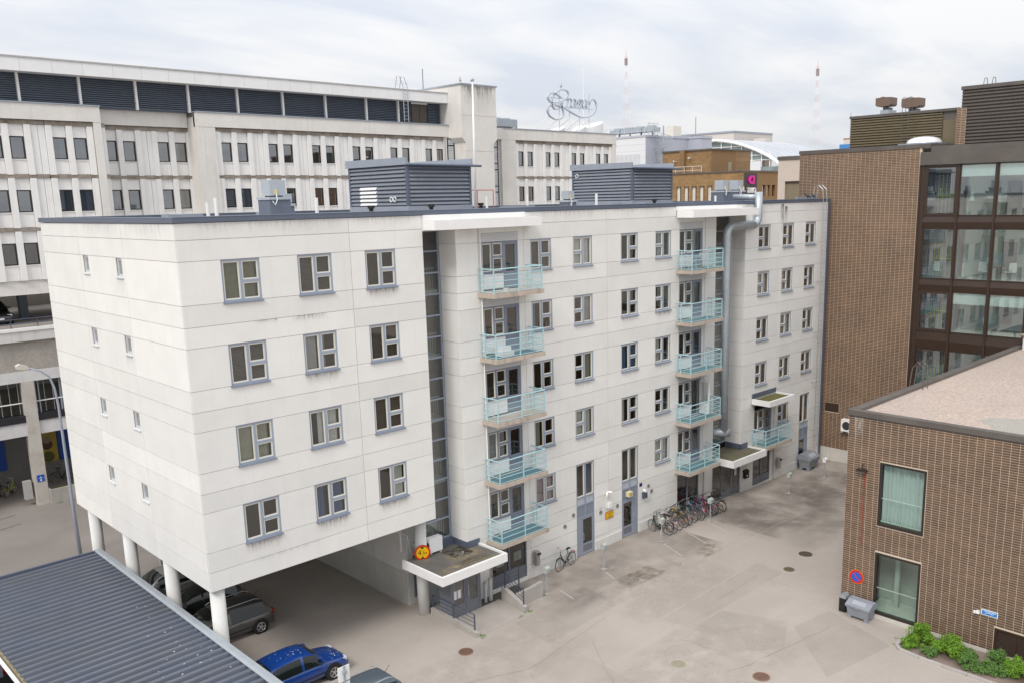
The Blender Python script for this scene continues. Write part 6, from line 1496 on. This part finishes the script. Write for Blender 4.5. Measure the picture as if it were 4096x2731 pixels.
for x0, x1, y0, y1, q in ((13,29,-4.6,.6,M_PATCH), (26,47,-6.5,.8,M_PATCH), (28,45.6,-9,-1,M_PATCH), (16,24,-7.5,-3.4,M_PATCHL), (10.5,20,-14,-8.5,M_PATCHL), (18.5,21.5,-4.6,-3.2,M_RUST), (24,26,-5,-3.8,M_RUST), (6,14,-7,-3,M_PATCHL)):
    xa = x0; k = 0
    mb = MB(); nx = 6
    mb.uv = []
    for i in range(nx):
        a, b = x0+(x1-x0)*i/nx, x0+(x1-x0)*(i+1)/nx
        mb.poly([(a,y0,gz(a)+.0035),(b,y0,gz(b)+.0035),(b,y1,gz(b)+.0035),(a,y1,gz(a)+.0035)]); mb.uv += [(i/nx,0),((i+1)/nx,0),((i+1)/nx,1),(i/nx,1)]
    struct(B(mb, 'asphalt_patch_or_shade', q))
r = random.Random(21); M_CRACK = mat('crack_dark', (.17,.15,.13), .95); M_SEAM = mat('seam_pale', (.50,.455,.41), .95, var=.2, scale=3)
for x0, y0, x1, y1, q in ((17,-7.55,25.4,-7.24,M_SEAM), (20.3,-8.3,24,-8.15,M_CRACK), (16.1,-9.25,16.5,-11.4,M_CRACK), (9.8,-6.2,15.5,-5.6,M_CRACK), (18.4,-12.94,15.1,-12.14,M_CRACK), (18.4,-12.9,22.2,-13.5,M_CRACK), (26.5,-5.2,35,-5.0,M_SEAM), (11.5,-9.5,13.4,-6.6,M_CRACK), (6.2,-4.6,9.8,-6.2,M_CRACK)):
    mb = MB(); n = int(max(abs(x1-x0), abs(y1-y0))/.22); ox_ = oy_ = 0; d = Vector((y0-y1, x1-x0)).normalized()
    for i in range(n+1):
        k = i/n; ox_ = .92*ox_+r.gauss(0, .022); px, py = x0+(x1-x0)*k+d.x*ox_, y0+(y1-y0)*k+d.y*ox_; w_ = (.003+.008*r.random())*(1 if q == M_CRACK else 1.6)
        mb.v += [(px-d.x*w_, py-d.y*w_, gz(px)+.006), (px+d.x*w_, py+d.y*w_, gz(px)+.006)]
    for i in range(n): mb.f.append((2*i, 2*i+2, 2*i+3, 2*i+1))
    struct(B(mb, 'asphalt_crack' if q == M_CRACK else 'asphalt_seam', q))
def flat_patch(name, col, a):
    m, t, b, o = _mat(name); b.inputs['Base Color'].default_value = (*col, 1); b.inputs['Roughness'].default_value = .9; b.inputs['Specular IOR Level'].default_value = .2
    n = t.nodes.new('ShaderNodeTexNoise'); n.inputs['Scale'].default_value = 1.2; n.inputs['Detail'].default_value = 6; g = t.nodes.new('ShaderNodeNewGeometry'); t.links.new(g.outputs['Position'], n.inputs[0])
    q = t.nodes.new('ShaderNodeMapRange'); q.inputs[1].default_value = .3; q.inputs[2].default_value = .7; q.inputs[3].default_value = a*.4; q.inputs[4].default_value = a; t.links.new(n.outputs[0], q.inputs[0]); t.links.new(q.outputs[0], b.inputs['Alpha']); return m
M_RP1 = flat_patch('repair_patch_grey', (.33,.305,.28), .14); M_RP2 = flat_patch('repair_patch_tan', (.46,.41,.36), .16)
for pts, q in (([(16.5,-11.4),(16.1,-9.25),(19.6,-9.0),(20.6,-11.8),(18.4,-12.9)], M_RP1), ([(17,-7.5),(25.4,-7.2),(25.2,-8.9),(19.4,-8.9),(17.2,-8.7)], M_RP2), ([(9.9,-6.2),(12.4,-5.9),(12.1,-10.5),(8.0,-9.8)], M_RP2), ([(20.4,-12.2),(22.9,-12.6),(21.6,-16.0),(17.5,-15.3)], M_RP1), ([(12.3,-2.9),(17.2,-2.6),(16.9,-5.1),(12.0,-5.4)], M_RP1)):
    mb = MB(); mb.poly([(x, y, gz(x)+.0028) for x, y in pts[::-1]]); struct(B(mb, 'asphalt_repair', q))
# ---------------------------------------------------------------- entrance ramp and rails
RA = thing('entrance_ramp', 'worn concrete entrance ramp with low side walls and dark rails', 'ramp', (12, -1.8, -.65))
B(MB().prism([(.5, -.68), (.5, -.30), (-1.2, -.36), (-2.75, -.44), (-2.75, -.68)], 'x', 10.22, 10.42), 'side_wall', M_CONCG, RA)
M_LAND = mat('landing_concrete', (.37,.335,.30), .9, var=.14, scale=1.5, fine=.06)
B(MB().prism([(-.84, -.70), (-.84, -.50), (-1.7, -.57), (-2.72, -.635), (-2.72, -.70)], 'x', 10.421, 13.25), 'landing', M_LAND, RA)
B(MB().prism([(-1.0, -.68), (-1.0, .18), (-1.3, .10), (-2.5, -.32), (-2.55, -.36), (-2.55, -.68)], 'x', 13.251, 13.45), 'side_wall', M_CONCG, RA)
B(MB().prism([(13.451, -.68), (13.451, .02), (14.3, .05), (15.05, .12), (15.1, -.68)], 'y', -1.95, -1.78), 'side_wall', M_CONCG, RA)
B(bx(12.2, 15.0, -1.77, -.06, -.66, -.62), 'cellar_well', mat('dark_earth', (.10,.085,.07), .95, var=.3, scale=3), RA)
def rail(pts, n=4, posts=()):
    for k in range(n):
        dz = -k*.19; B(MB().tube([(a, b, c+dz) for a, b, c in pts], .022 if k == 0 else .013, 6), 'handrail' if k == 0 else 'rail', M_STEELD, RA)
    for a, b, c, z0 in posts: B(bx(a-.024, a+.024, b-.024, b+.024, z0, c), 'post', M_STEELD, RA)
rail([(10.36, .5, .30), (10.36, -1.0, .30), (10.36, -2.46, .30)], 4, ((10.36, .5, .30, -.35), (10.36, -1.0, .30, -.40), (10.36, -2.46, .30, -.46)))
rail([(13.35, -2.42, .40), (13.35, -1.15, .92), (14.25, -1.15, .92)], 4, ((13.35, -2.42, .40, -.35), (13.35, -1.15, .92, .1), (14.25, -1.15, .92, -.2)))
for x, lab in ((12.76, 'shorter round concrete bollard beside the porch'), (13.08, 'taller round concrete bollard beside the porch')):
    t = thing('bollard', lab, 'bollard', (x, -.42, -.6), 'bollards beside the porch'); hh = .32 if x < 13 else .42
    B(MB().cyl((x, -.42), .075 if x < 13 else .095, -.64, hh, 14), 'shaft', mat('pale_concrete', (.52,.53,.53), .8, var=.1), t, False); B(MB().cyl((x, -.42), .10 if x < 13 else .125, hh, hh+.09, 14, .07), 'cap', M_CONCG, t)
# height limit sign on the pillar
t = thing('height_limit_sign', 'round yellow and red 4.1 m height limit sign on the pillar', 'sign', (10.0, .5, 2.45))
N_ = Vector((-.45, -.9, 0)).normalized(); U_ = Vector((.9, -.45, 0)).normalized(); Cc = Vector((10.1, .85, 2.47)) + N_*.36
def sgn(mb_pts, d): return [tuple(Cc + U_*a + Vector((0,0,b)) + N_*d) for a, b in mb_pts]
def sdisc(r_, d, nm, m_):
    mb = MB(); n = 32
    ring1 = sgn([(r_*cos(2*pi*i/n), r_*sin(2*pi*i/n)) for i in range(n)], d); ring0 = sgn([(r_*cos(2*pi*i/n), r_*sin(2*pi*i/n)) for i in range(n)], d-.012)
    mb.v = ring1+ring0; mb.f = [tuple(range(n))]+[(i, n+i, n+(i+1)%n, (i+1)%n) for i in range(n)]; B(mb, nm, m_, t)
sdisc(.37, .012, 'rim', mat('sign_red', (.55,.035,.012), .4, var=.06)); sdisc(.285, .018, 'face', mat('sign_yellow', (.80,.46,.005), .4, var=.06))
blk = mat('sign_black', (.012,.012,.012), .5)
for s_ in (1, -1): B(MB().poly(sgn([(-.10, s_*.275), (.10, s_*.275), (0, s_*.17)], .022)), 'arrow_mark', blk, t)
for s_, sz, ox_, oz_ in (('4', .30, -.205, -.095), ('.', .22, -.045, -.095), ('1', .22, .0, -.085), ('m', .17, .085, -.08)):
    tx = text_mb(s_, sz, .001); B(place_text(tx, lambda x, y, z: tuple(Cc + U_*(x+ox_) + Vector((0,0,y*1.1+oz_)) + N_*(.022+z))), 'lettering', blk, t)
t = thing('air_conditioner', 'white air conditioner unit behind the pillar on the porch canopy', 'air conditioner', (10.7, .7, 2.15))
B(bx(10.42, 11.15, .60, .92, 2.25, 2.92), 'casing', M_WHITE2, t); B(MB().disc((10.415, .76, 2.6), .0+.13, 'x', .01, 14), 'side_grille', M_BLACK, t)
for x in (10.5, 11.05): B(bx(x-.04, x+.04, .6, .92, 2.15, 2.25), 'foot', M_CONCG, t)
# wall-mounted steel bins, mailbox, lamps, camera, plates
for x, z, lab in ((16.38, .05, 'round steel litter bin on the white wall left of the lone bicycle'), (39.4, -.25, 'round steel litter bin on the white wall near the far end')):
    t = thing('litter_bin', lab, 'bin', (x, -.18, z), 'steel wall bins'); st_ = mat('brushed_steel', (.45,.43,.42), .3, metal=.7, var=.15, scale=8)
    B(MB().cyl((x, -.20), .165, z, z+.55, 18), 'body', st_, t, False); B(MB().cyl((x, -.20), .17, z+.55, z+.72, 18, .15), 'hood', st_, t); B(bx(x-.12, x+.12, -.40, -.36, z+.56, z+.66), 'slot', M_BLACK, t)
t = thing('mailbox', 'black wall mailbox right of the second entrance', 'mailbox', (35.5, -.1, 0)); B(bx(35.3, 35.75, -.2, -.01, -.05, .38), 'box', M_TRIM, t); B(MB().prism([(-.24, .38), (-.01, .38), (-.01, .5)], 'x', 35.27, 35.78), 'lid', M_TRIM, t); B(bx(35.45, 35.6, -.205, -.2, .08, .14), 'label_plate', M_WHITE2, t)
t = thing('warning_plate', 'rusty edged yellow notice plate on the white wall', 'sign', (22.1, -.03, .87)); B(bx(21.80, 22.44, -.03, -.012, .86, 1.28), 'border', mat('rust_red', (.36,.07,.02), .6), t); B(bx(21.825, 22.415, -.034, -.030, .885, 1.255), 'face', mat('plate_yellow', (.72,.40,.01), .5, var=.08), t)
for i, (a, b) in enumerate(((.10, .50), (.22, .40), (.18, .44), (.12, .50))): B(bx(21.82+a, 21.82+b, -.0362, -.034, 1.165-i*.082, 1.195-i*.082), 'faded_text_line', mat('faded_print', (.38,.20,.02), .7), t)
t = thing('sign_lamp', 'cream cube lamp above the second grey door', 'lamp', (23.68, -.1, 1.7)); B(bx(23.50, 23.85, -.25, -.01, 1.75, 2.02), 'housing', mat('lamp_cream', (.68,.62,.38), .5), t)
for k in range(3): B(bx(23.58+k*.08, 23.63+k*.08, -.254, -.25, 1.80, 1.96), 'marking', mat('faded_print', (.38,.20,.02)), t)
t = thing('security_camera', 'white security camera and box on the white wall above the yellow plate', 'camera', (21.9, -.1, 1.5)); B(MB().tube([(21.83, -.05, 1.5), (21.83, -.05, 2.4)], .025, 6), 'stand', M_PIPEW, t); B(bx(21.92, 22.2, -.17, -.01, 1.52, 1.80), 'junction_box', M_WHITE2, t); B(MB().tube([(21.83, -.1, 2.4), (21.62, -.3, 2.36)], .06, 8), 'camera_body', M_WHITE2, t); B(MB().tube([(21.85, -.1, 2.45), (22.05, -.28, 2.43)], .06, 8), 'camera_body', M_WHITE2, t)
t = thing('wall_lamp', 'dark wall lamp with white cap right of the second grey door', 'lamp', (25.05, -.1, 1.4)); B(bx(24.93, 25.2, -.2, -.01, 1.3, 1.62), 'housing', M_STEELD, t); B(MB().disc((25.1, -.10, 1.70), .09, 'y', .15, 14), 'cap', M_WHITE2, t)
B(bx(24.72, 24.95, -.014, -.002, 2.0, 2.2), 'street_number_plate', mat('sign_navy', (.01,.02,.12), .4), AP)
# grit bins
def grit_bin(x, y, z, s_, rz, lab, col):
    t = thing('grit_bin', lab, 'bin', (0,0,0)); cm = mat('bin_'+col[0], col[1], .55, var=.12, scale=4, tint=(.2,.19,.18), tscale=2, tamt=.25)
    b_ = MB(); bt = [(-.5,-.28),(.5,-.28),(.5,.28),(-.5,.28)]; tp = [(-.58,-.36),(.58,-.36),(.58,.36),(-.58,.36)]
    b_.v = [(a, c, .14) for a, c in bt]+[(a, c, .62) for a, c in tp]; b_.f = [(3,2,1,0),(4,5,6,7)]+[(i,(i+1)%4,4+(i+1)%4,4+i) for i in range(4)]
    B(b_, 'body', cm, t)
    for a in (-.42, .42):
        for c in (-.22, .22): B(bx(a-.09, a+.09, c-.09, c+.09, 0, .17), 'foot', cm, t)
    l_ = MB(); l_.prism([(-.40, .60), (-.41, .70), (-.05, .90), (.30, .92), (.40, .86), (.40, .60)], 'x', -.62, .62); L2 = B(l_, 'lid', cm, t)
    B(MB().poly([(-.34,-.30,.775),(.34,-.30,.775),(.34,-.08,.897),(-.34,-.08,.897)]), 'lid_panel', mat('bin_lighter', (.36,.38,.42), .55), L2); B(bx(-.12, .12, -.43, -.40, .60, .67), 'handle', cm, t)
    t.scale = (s_,)*3; t.location = (x, y, z); t.rotation_euler = (0, 0, rz)
grit_bin(23.12, -13.95, -.66, .92, -pi/2-.04, 'grey plastic grit bin at the low brick corner', ('grey', (.26,.28,.32)))
grit_bin(42.75, -.62, -1.0, 1.25, .05, 'battered blue grey grit bin by the far end of the white block', ('slate', (.22,.24,.27)))
t = thing('litter_bin', 'black litter bin with rounded steel lid beside the grit bin', 'bin', (23.3, -13.0, -.68)); B(bx(23.15, 23.5, -13.2, -12.9, -.68, .02), 'body', M_TRIM, t)
hd = MB(); n = 8
for x in (23.12, 23.53):
    for i in range(n+1): hd.v.append((x, -13.05+.18*cos(i*pi/n), .02+.18*sin(i*pi/n)))
for i in range(n): hd.f.append((i, i+1, n+1+i+1, n+1+i))
hd.f += [tuple(range(n+1))[::-1], tuple(range(n+1, 2*n+2))]; B(hd, 'lid', M_GALV, t)
# no-parking sign on low brick wall
t = thing('no_parking_sign', 'round red and blue no parking sign on the brick wall', 'sign', (XL, -13.47, 1.04))
def xd(r_, x, nm, m_): B(MB().disc((x, -13.47, 1.04), r_, 'x', .012, 36), nm, m_, t)
xd(.335, XL-.05, 'backing', mat('sign_orange', (.75,.28,.02), .4)); xd(.315, XL-.056, 'rim', mat('sign_red2', (.58,.012,.02), .4)); xd(.225, XL-.062, 'face', mat('sign_blue2', (.01,.11,.52), .4))
B(MB().poly([(XL-.070, -13.47+.17, 1.04+.13), (XL-.070, -13.47+.13, 1.04+.17), (XL-.070, -13.47-.17, 1.04-.13), (XL-.070, -13.47-.13, 1.04-.17)]), 'slash', mat('sign_red2', (.58,.012,.02)), t)
B(bx(XL-.045, XL-.005, -13.5, -13.44, .95, 1.13), 'bracket', M_GALV, t)
t = thing('wall_sign', 'small blue and white rectangular sign on the brick wall above the grille', 'sign', (XL, -19.1, 1.03)); B(bx(XL-.03, XL-.012, -19.44, -18.80, 1.02, 1.26), 'plate', M_WHITE2, t); B(bx(XL-.034, XL-.030, -19.41, -18.83, 1.045, 1.235), 'face', mat('sign_sky', (.03,.22,.60), .4), t)
B(MB().tube([(XL-.036, -18.95-i*.05, 1.10+.05*sin(i*pi/6)) for i in range(7)], .012, 4), 'arc_mark', M_WHITE2, t); B(bx(XL-.037, XL-.034, -19.36, -19.2, 1.17, 1.20), 'arrow_mark', M_WHITE2, t); B(bx(XL-.037, XL-.034, -19.2, -18.9, 1.19, 1.21), 'text_line', M_WHITE2, t)
t = thing('alarm_box', 'small white box on the brick wall left of the blue sign', 'alarm box', (XL, -18.6, 1.05)); B(bx(XL-.12, XL-.01, -18.75, -18.62, 1.02, 1.14), 'box', M_WHITE2, t); B(bx(XL-.10, XL-.01, -18.60, -18.52, 1.0, 1.10), 'bell', M_WHITE2, t)
# back of a parking sign at the bottom edge
t = thing('parking_sign', 'back of a small white sign board on a galvanised post at the bottom edge', 'sign', (1.75, -6, -.65)); B(MB().tube([(1.75, -6, -.65), (1.75, -6, 2.78)], .035, 8), 'post', M_GALV, t); B(bx(1.52, 1.97, -5.96, -5.94, 2.2, 2.75), 'board', M_WHITE2, t); B(bx(1.55, 1.95, -5.961, -5.94, 1.9, 2.15), 'board', M_WHITE2, t); B(bx(1.68, 1.82, -6.05, -5.96, 2.5, 2.6), 'clamp', M_GALV, t)
# street lamp
t = thing('street_lamp', 'tall galvanised street lamp with curved arm behind the white block', 'street lamp', (1.32, 20, -.65))
B(MB().tube([(1.32, 20, -.65), (1.25, 20, 3), (1.2, 20, 8.0), (1.12, 20, 8.9), (.95, 20, 9.5), (.6, 20, 9.85), (.0, 20, 10.1)], [.10, .085, .06, .055, .05, .045, .04], 10), 'pole', mat('lamp_post_steel', (.40,.44,.52), .4, metal=.3, var=.08), t, True)
B(MB().prism([(.05, 10.05), (.0, 10.22), (-.35, 10.36), (-.52, 10.28), (-.5, 10.12), (-.2, 10.03)], 'y', 19.85, 20.15), 'lamp_head', mat('lamp_cream2', (.62,.60,.54), .5), t); B(bx(-.35, -.12, 19.92, 20.08, 10.0, 10.05), 'lens', mat('lens_amber', (.75,.62,.30), .3), t)
# kerb and planting bed in front of the low brick wall
bd = MB(); bd.v = [(21.62,-16.3,-.60),(23.5,-16.25,-.58),(23.56,-26,-.58),(21.45,-26,-.60),(21.40,-19.9,-.60),(21.42,-17.4,-.60)]; bd.f = [tuple(range(6))]
struct(B(bd, 'planting_bed', mat('bed_soil', (.165,.125,.095), .95, var=.35, scale=4, fine=.3, fscale=22, bump=.8, tint=(.36,.29,.26), tscale=.8, tamt=.7)))
M_KERB = mat('kerb_stone', (.44,.41,.385), .9, var=.10, fine=.07, rnd=.06)
kp = [(23.5,-16.17),(22.7,-16.17),(21.75,-16.2),(21.5,-16.45),(21.38,-17.3),(21.35,-18.25),(21.34,-19.2),(21.34,-20.15),(21.36,-21.1),(21.38,-22.1)]
kg = B(bx(21.30,21.36,-22.6,-22.2,-.66,-.55), 'kerb', M_KERB); struct(kg)
for (a, b), (c, d) in zip(kp, kp[1:]):
    v = Vector((c-a, d-b)); L_ = v.length-.015; n_ = Vector((-v.y, v.x)).normalized()*.07; v = v.normalized()*L_; mb = MB()
    mb.v = [(a+n_.x, b+n_.y, -.68), (a-n_.x, b-n_.y, -.68), (a+v.x-n_.x, b+v.y-n_.y, -.68), (a+v.x+n_.x, b+v.y+n_.y, -.68)]; mb.v += [(x, y, -.545) for x, y, z in mb.v]
    mb.f = [(4,5,6,7),(0,1,5,4),(1,2,6,5),(2,3,7,6),(3,0,4,7)]; B(mb, 'kerb_stone', M_KERB, kg)
# shrubs
M_LEAF = mat('leaf_bright', (.135, .265, .022), .6, var=.25, scale=5, fine=.35, fscale=30, spec=.3); M_LEAF2 = mat('leaf_blue_green', (.105, .205, .045), .6, var=.25, scale=5, fine=.35, fscale=30, spec=.3)
M_STEM = mat('stem', (.12,.085,.05), .9)
def shrub(x, y, rx, h, lm, lab, n, seed):
    r = random.Random(seed); t = thing('shrub', lab, 'shrub', (x, y, -.6), 'shrubs in the bed by the brick wall'); cl = []
    rx *= .86
    for i in range(int(10+rx*26)):
        a = r.uniform(0, 2*pi); q = sqrt(r.random()); cl.append((x+rx*q*cos(a)*.82, y+rx*q*sin(a)*.82, -.6+h*(.25+.68*r.random())*(1-.45*q*q), r.uniform(.08, .17)*(.7+rx)))
    mb = MB()
    for i in range(n):
        cx_, cy_, cz_, cr = r.choice(cl); d = Vector((r.gauss(0,1), r.gauss(0,1), r.gauss(0,1)+.5)).normalized(); p = Vector((cx_, cy_, cz_)) + d*cr*r.uniform(.55, 1.15)
        if p.z < -.58: continue
        nrm = (d + Vector((r.gauss(0,.5), r.gauss(0,.5), .5))).normalized(); u = nrm.orthogonal().normalized(); u.rotate(Matrix.Rotation(r.uniform(0, 6.28), 3, nrm)); v = nrm.cross(u); s_ = r.uniform(.022, .042)
        mb.poly([p-u*s_*1.25, p+v*s_*.6+nrm*.006, p+u*s_*1.25, p-v*s_*.6+nrm*.006])
    stuff(B(mb, 'foliage', lm, t))
    st = MB()
    for c in cl[::3]: st.tube([(x+r.gauss(0,.05), y+r.gauss(0,.05), -.62), c[:3]], [.012, .006], 4)
    B(st, 'stems', M_STEM, t)
shr = [(22.45,-16.95,.72,.95,M_LEAF,'large bright green shrub at the kerb corner of the bed',5200), (22.45,-18.05,.78,.95,M_LEAF,'large bright green shrub second along the bed',5600), (21.75,-17.55,.34,.45,M_LEAF2,'low pale shrub tucked at the kerb before the second large one',1300), (21.85,-16.55,.30,.35,M_LEAF,'small tuft shrub at the rounded kerb end',900),
 (21.95,-19.05,.52,.62,M_LEAF2,'medium blue green shrub at the kerb in mid bed',2400), (21.95,-19.72,.42,.55,M_LEAF2,'small blue green shrub next along the kerb',1800), (22.85,-19.75,.50,.70,M_LEAF2,'upright blue green shrub nearer the brick wall grille',2300), (22.55,-20.65,.66,.8,M_LEAF,'bright green shrub cut by the right picture edge',3600), (22.7,-18.75,.36,.42,M_LEAF2,'sparse low shrub between the large shrub and the wall',1000), (22.15,-20.2,.34,.42,M_LEAF2,'small shrub beside the cut off bright one',1000), (22.0,-21.6,.6,.7,M_LEAF,'bright shrub beyond the right picture edge',1500)]
for i, (x, y, rx, h, lm, lab, n) in enumerate(shr): shrub(x, y, rx, h, lm, lab, n, 40+i)
# weeds along edges
r = random.Random(9); mb = MB()
def tuft(x, y, z, k=14, hh=.10):
    for i in range(k):
        a = r.uniform(0, 6.28); p = Vector((x+r.gauss(0,.05), y+r.gauss(0,.05), z)); d = Vector((cos(a)*.5, sin(a)*.5, 1)).normalized()*r.uniform(.4, 1)*hh; s_ = Vector((-sin(a), cos(a), 0))*.012
        mb.poly([p-s_, p+s_, p+d])
for x, y, k in ((13.55,-2.6,3), (10.45,-2.85,4), (13.2,-2.65,2), (14.3,-1.7,2), (12.9,-2.7,2), (3.6,31.0,4), (4.2,31.1,3), (15.2,-1.95,1), (22.0,-16.1,2), (15.5,-2.0,1)):
    for q in range(k): tuft(x+r.gauss(0,.12), y+r.gauss(0,.1), gz(x))
for i in range(26): tuft(38.6+i*.24, -.16+r.gauss(0,.03), gz(40), 6, .05)
for i in range(30): tuft(16+i*.26, -.07, -.65, 4, .04)
for i in range(16): tuft(45.4+r.gauss(0,.06), -.2-i*.25, -1.0, 8, .09)
tag(stuff(B(mb, 'weeds', M_LEAF)), 'green weeds growing along kerbs and wall bases', 'weeds')
# balcony furniture and small things
def metal_chair(x, y, z, rz, lab):
    t = thing('balcony_chair', lab, 'chair', (0,0,0), 'aluminium balcony chairs'); al = mat('aluminium', (.72,.73,.74), .25, metal=.5)
    for s_ in (-1, 1):
        B(MB().tube([(s_*.24, -.22, 0), (s_*.24, -.20, .62), (s_*.24, .20, .64), (s_*.22, .26, .86)], .015, 5), 'arm_frame', al, t); B(MB().tube([(s_*.22, .26, .44), (s_*.24, .26, 0)], .015, 5), 'leg', al, t)
    B(bx(-.22, .22, -.2, .22, .42, .45), 'seat', al, t)
    for k in range(4): B(bx(-.21, .21, .235, .25, .55+k*.08, .60+k*.08), 'back_slat', al, t)
    t.location = (x, y, z); t.rotation_euler = (0, 0, rz)
metal_chair(28.55, -.55, 13.92, 1.2, 'aluminium armchair at left on the top right balcony'); metal_chair(29.75, -.5, 13.92, -1.3, 'aluminium armchair at right on the top right balcony')
t = thing('balcony_table', 'small round aluminium table on the top right balcony', 'table', (29.15, -.5, 13.92)); B(MB().cyl((29.15, -.5), .32, 14.60, 14.63, 18), 'table_top', M_GALV, t); B(MB().cyl((29.15, -.5), .025, 13.92, 14.60, 8), 'stem', M_GALV, t)
for k in range(3): B(MB().tube([(29.15, -.5, 14.1), (29.15+.25*cos(k*2.1), -.5+.25*sin(k*2.1), 13.92)], .015, 5), 'leg', M_GALV, t)
t = thing('storage_box', 'white plastic boxes stacked on the second balcony down at left', 'box', (14.2, -.55, 11.0)); B(bx(14.0, 14.75, -.75, -.35, 11.0, 11.22), 'lower_box', M_WHITE2, t); B(bx(14.05, 14.6, -.7, -.38, 11.221, 11.42), 'upper_box', M_WHITE2, t)
t = thing('potted_plant', 'small green plant in a white pot on the top left balcony', 'plant', (14.35, -.75, 13.9)); B(MB().cyl((14.35, -.75), .10, 13.9, 14.08, 10, .13), 'pot', M_WHITE2, t)
pl_ = MB(); r = random.Random(2)
for i in range(40):
    a = r.uniform(0, 6.28); d = Vector((cos(a)*.8, sin(a)*.8, 1)).normalized()*r.uniform(.1, .24); s_ = Vector((-sin(a), cos(a), 0))*.02; p = Vector((14.35, -.75, 14.08)); pl_.poly([p-s_*.3, p+d*.6-s_, p+d, p+d*.6+s_])
stuff(B(pl_, 'leaves', M_LEAF, t))
# birds
def bird(x, y, z, s_, rz, lab, cat, c_):
    mb = MB(); mb.tube([(-.20,0,.10),(-.12,0,.12),(0,0,.15),(.09,0,.20),(.13,0,.27)], [.012,.05,.075,.055,.03], 7); mb.tube([(.12,0,.27),(.15,0,.30),(.18,0,.30)], [.03,.04,.02], 7); mb.tube([(.19,0,.30),(.235,0,.29)], [.012,.003], 5)
    for q in (-.03, .03): mb.tube([(0, q, .10), (.01, q, 0)], .006, 4)
    o = B(mb, cat, mat('bird_'+c_[0], c_[1], .8, var=.2, scale=20), None, True); tag(o, lab, cat); o.location = (x, y, z); o.rotation_euler = (0, 0, rz); o.scale = (s_,)*3
bird(42.3, -.02, 17.62, 1.2, 2.0, 'dark pigeon on the white roof edge left of the ladder', 'pigeon', ('dark', (.05,.05,.055))); bird(43.1, -.02, 17.62, 1.2, 1.2, 'dark pigeon on the roof edge right beside the ladder', 'pigeon', ('dark', (.05,.05,.055)))
bird(53.1, 33, 28.65, 1.5, .5, 'gull perched on top of the script sign', 'gull', ('grey', (.35,.34,.33))); bird(37.45, 29.65, 27.72, 1.5, 1, 'bird perched on the hotel stair tower corner', 'gull', ('grey', (.35,.34,.33)))
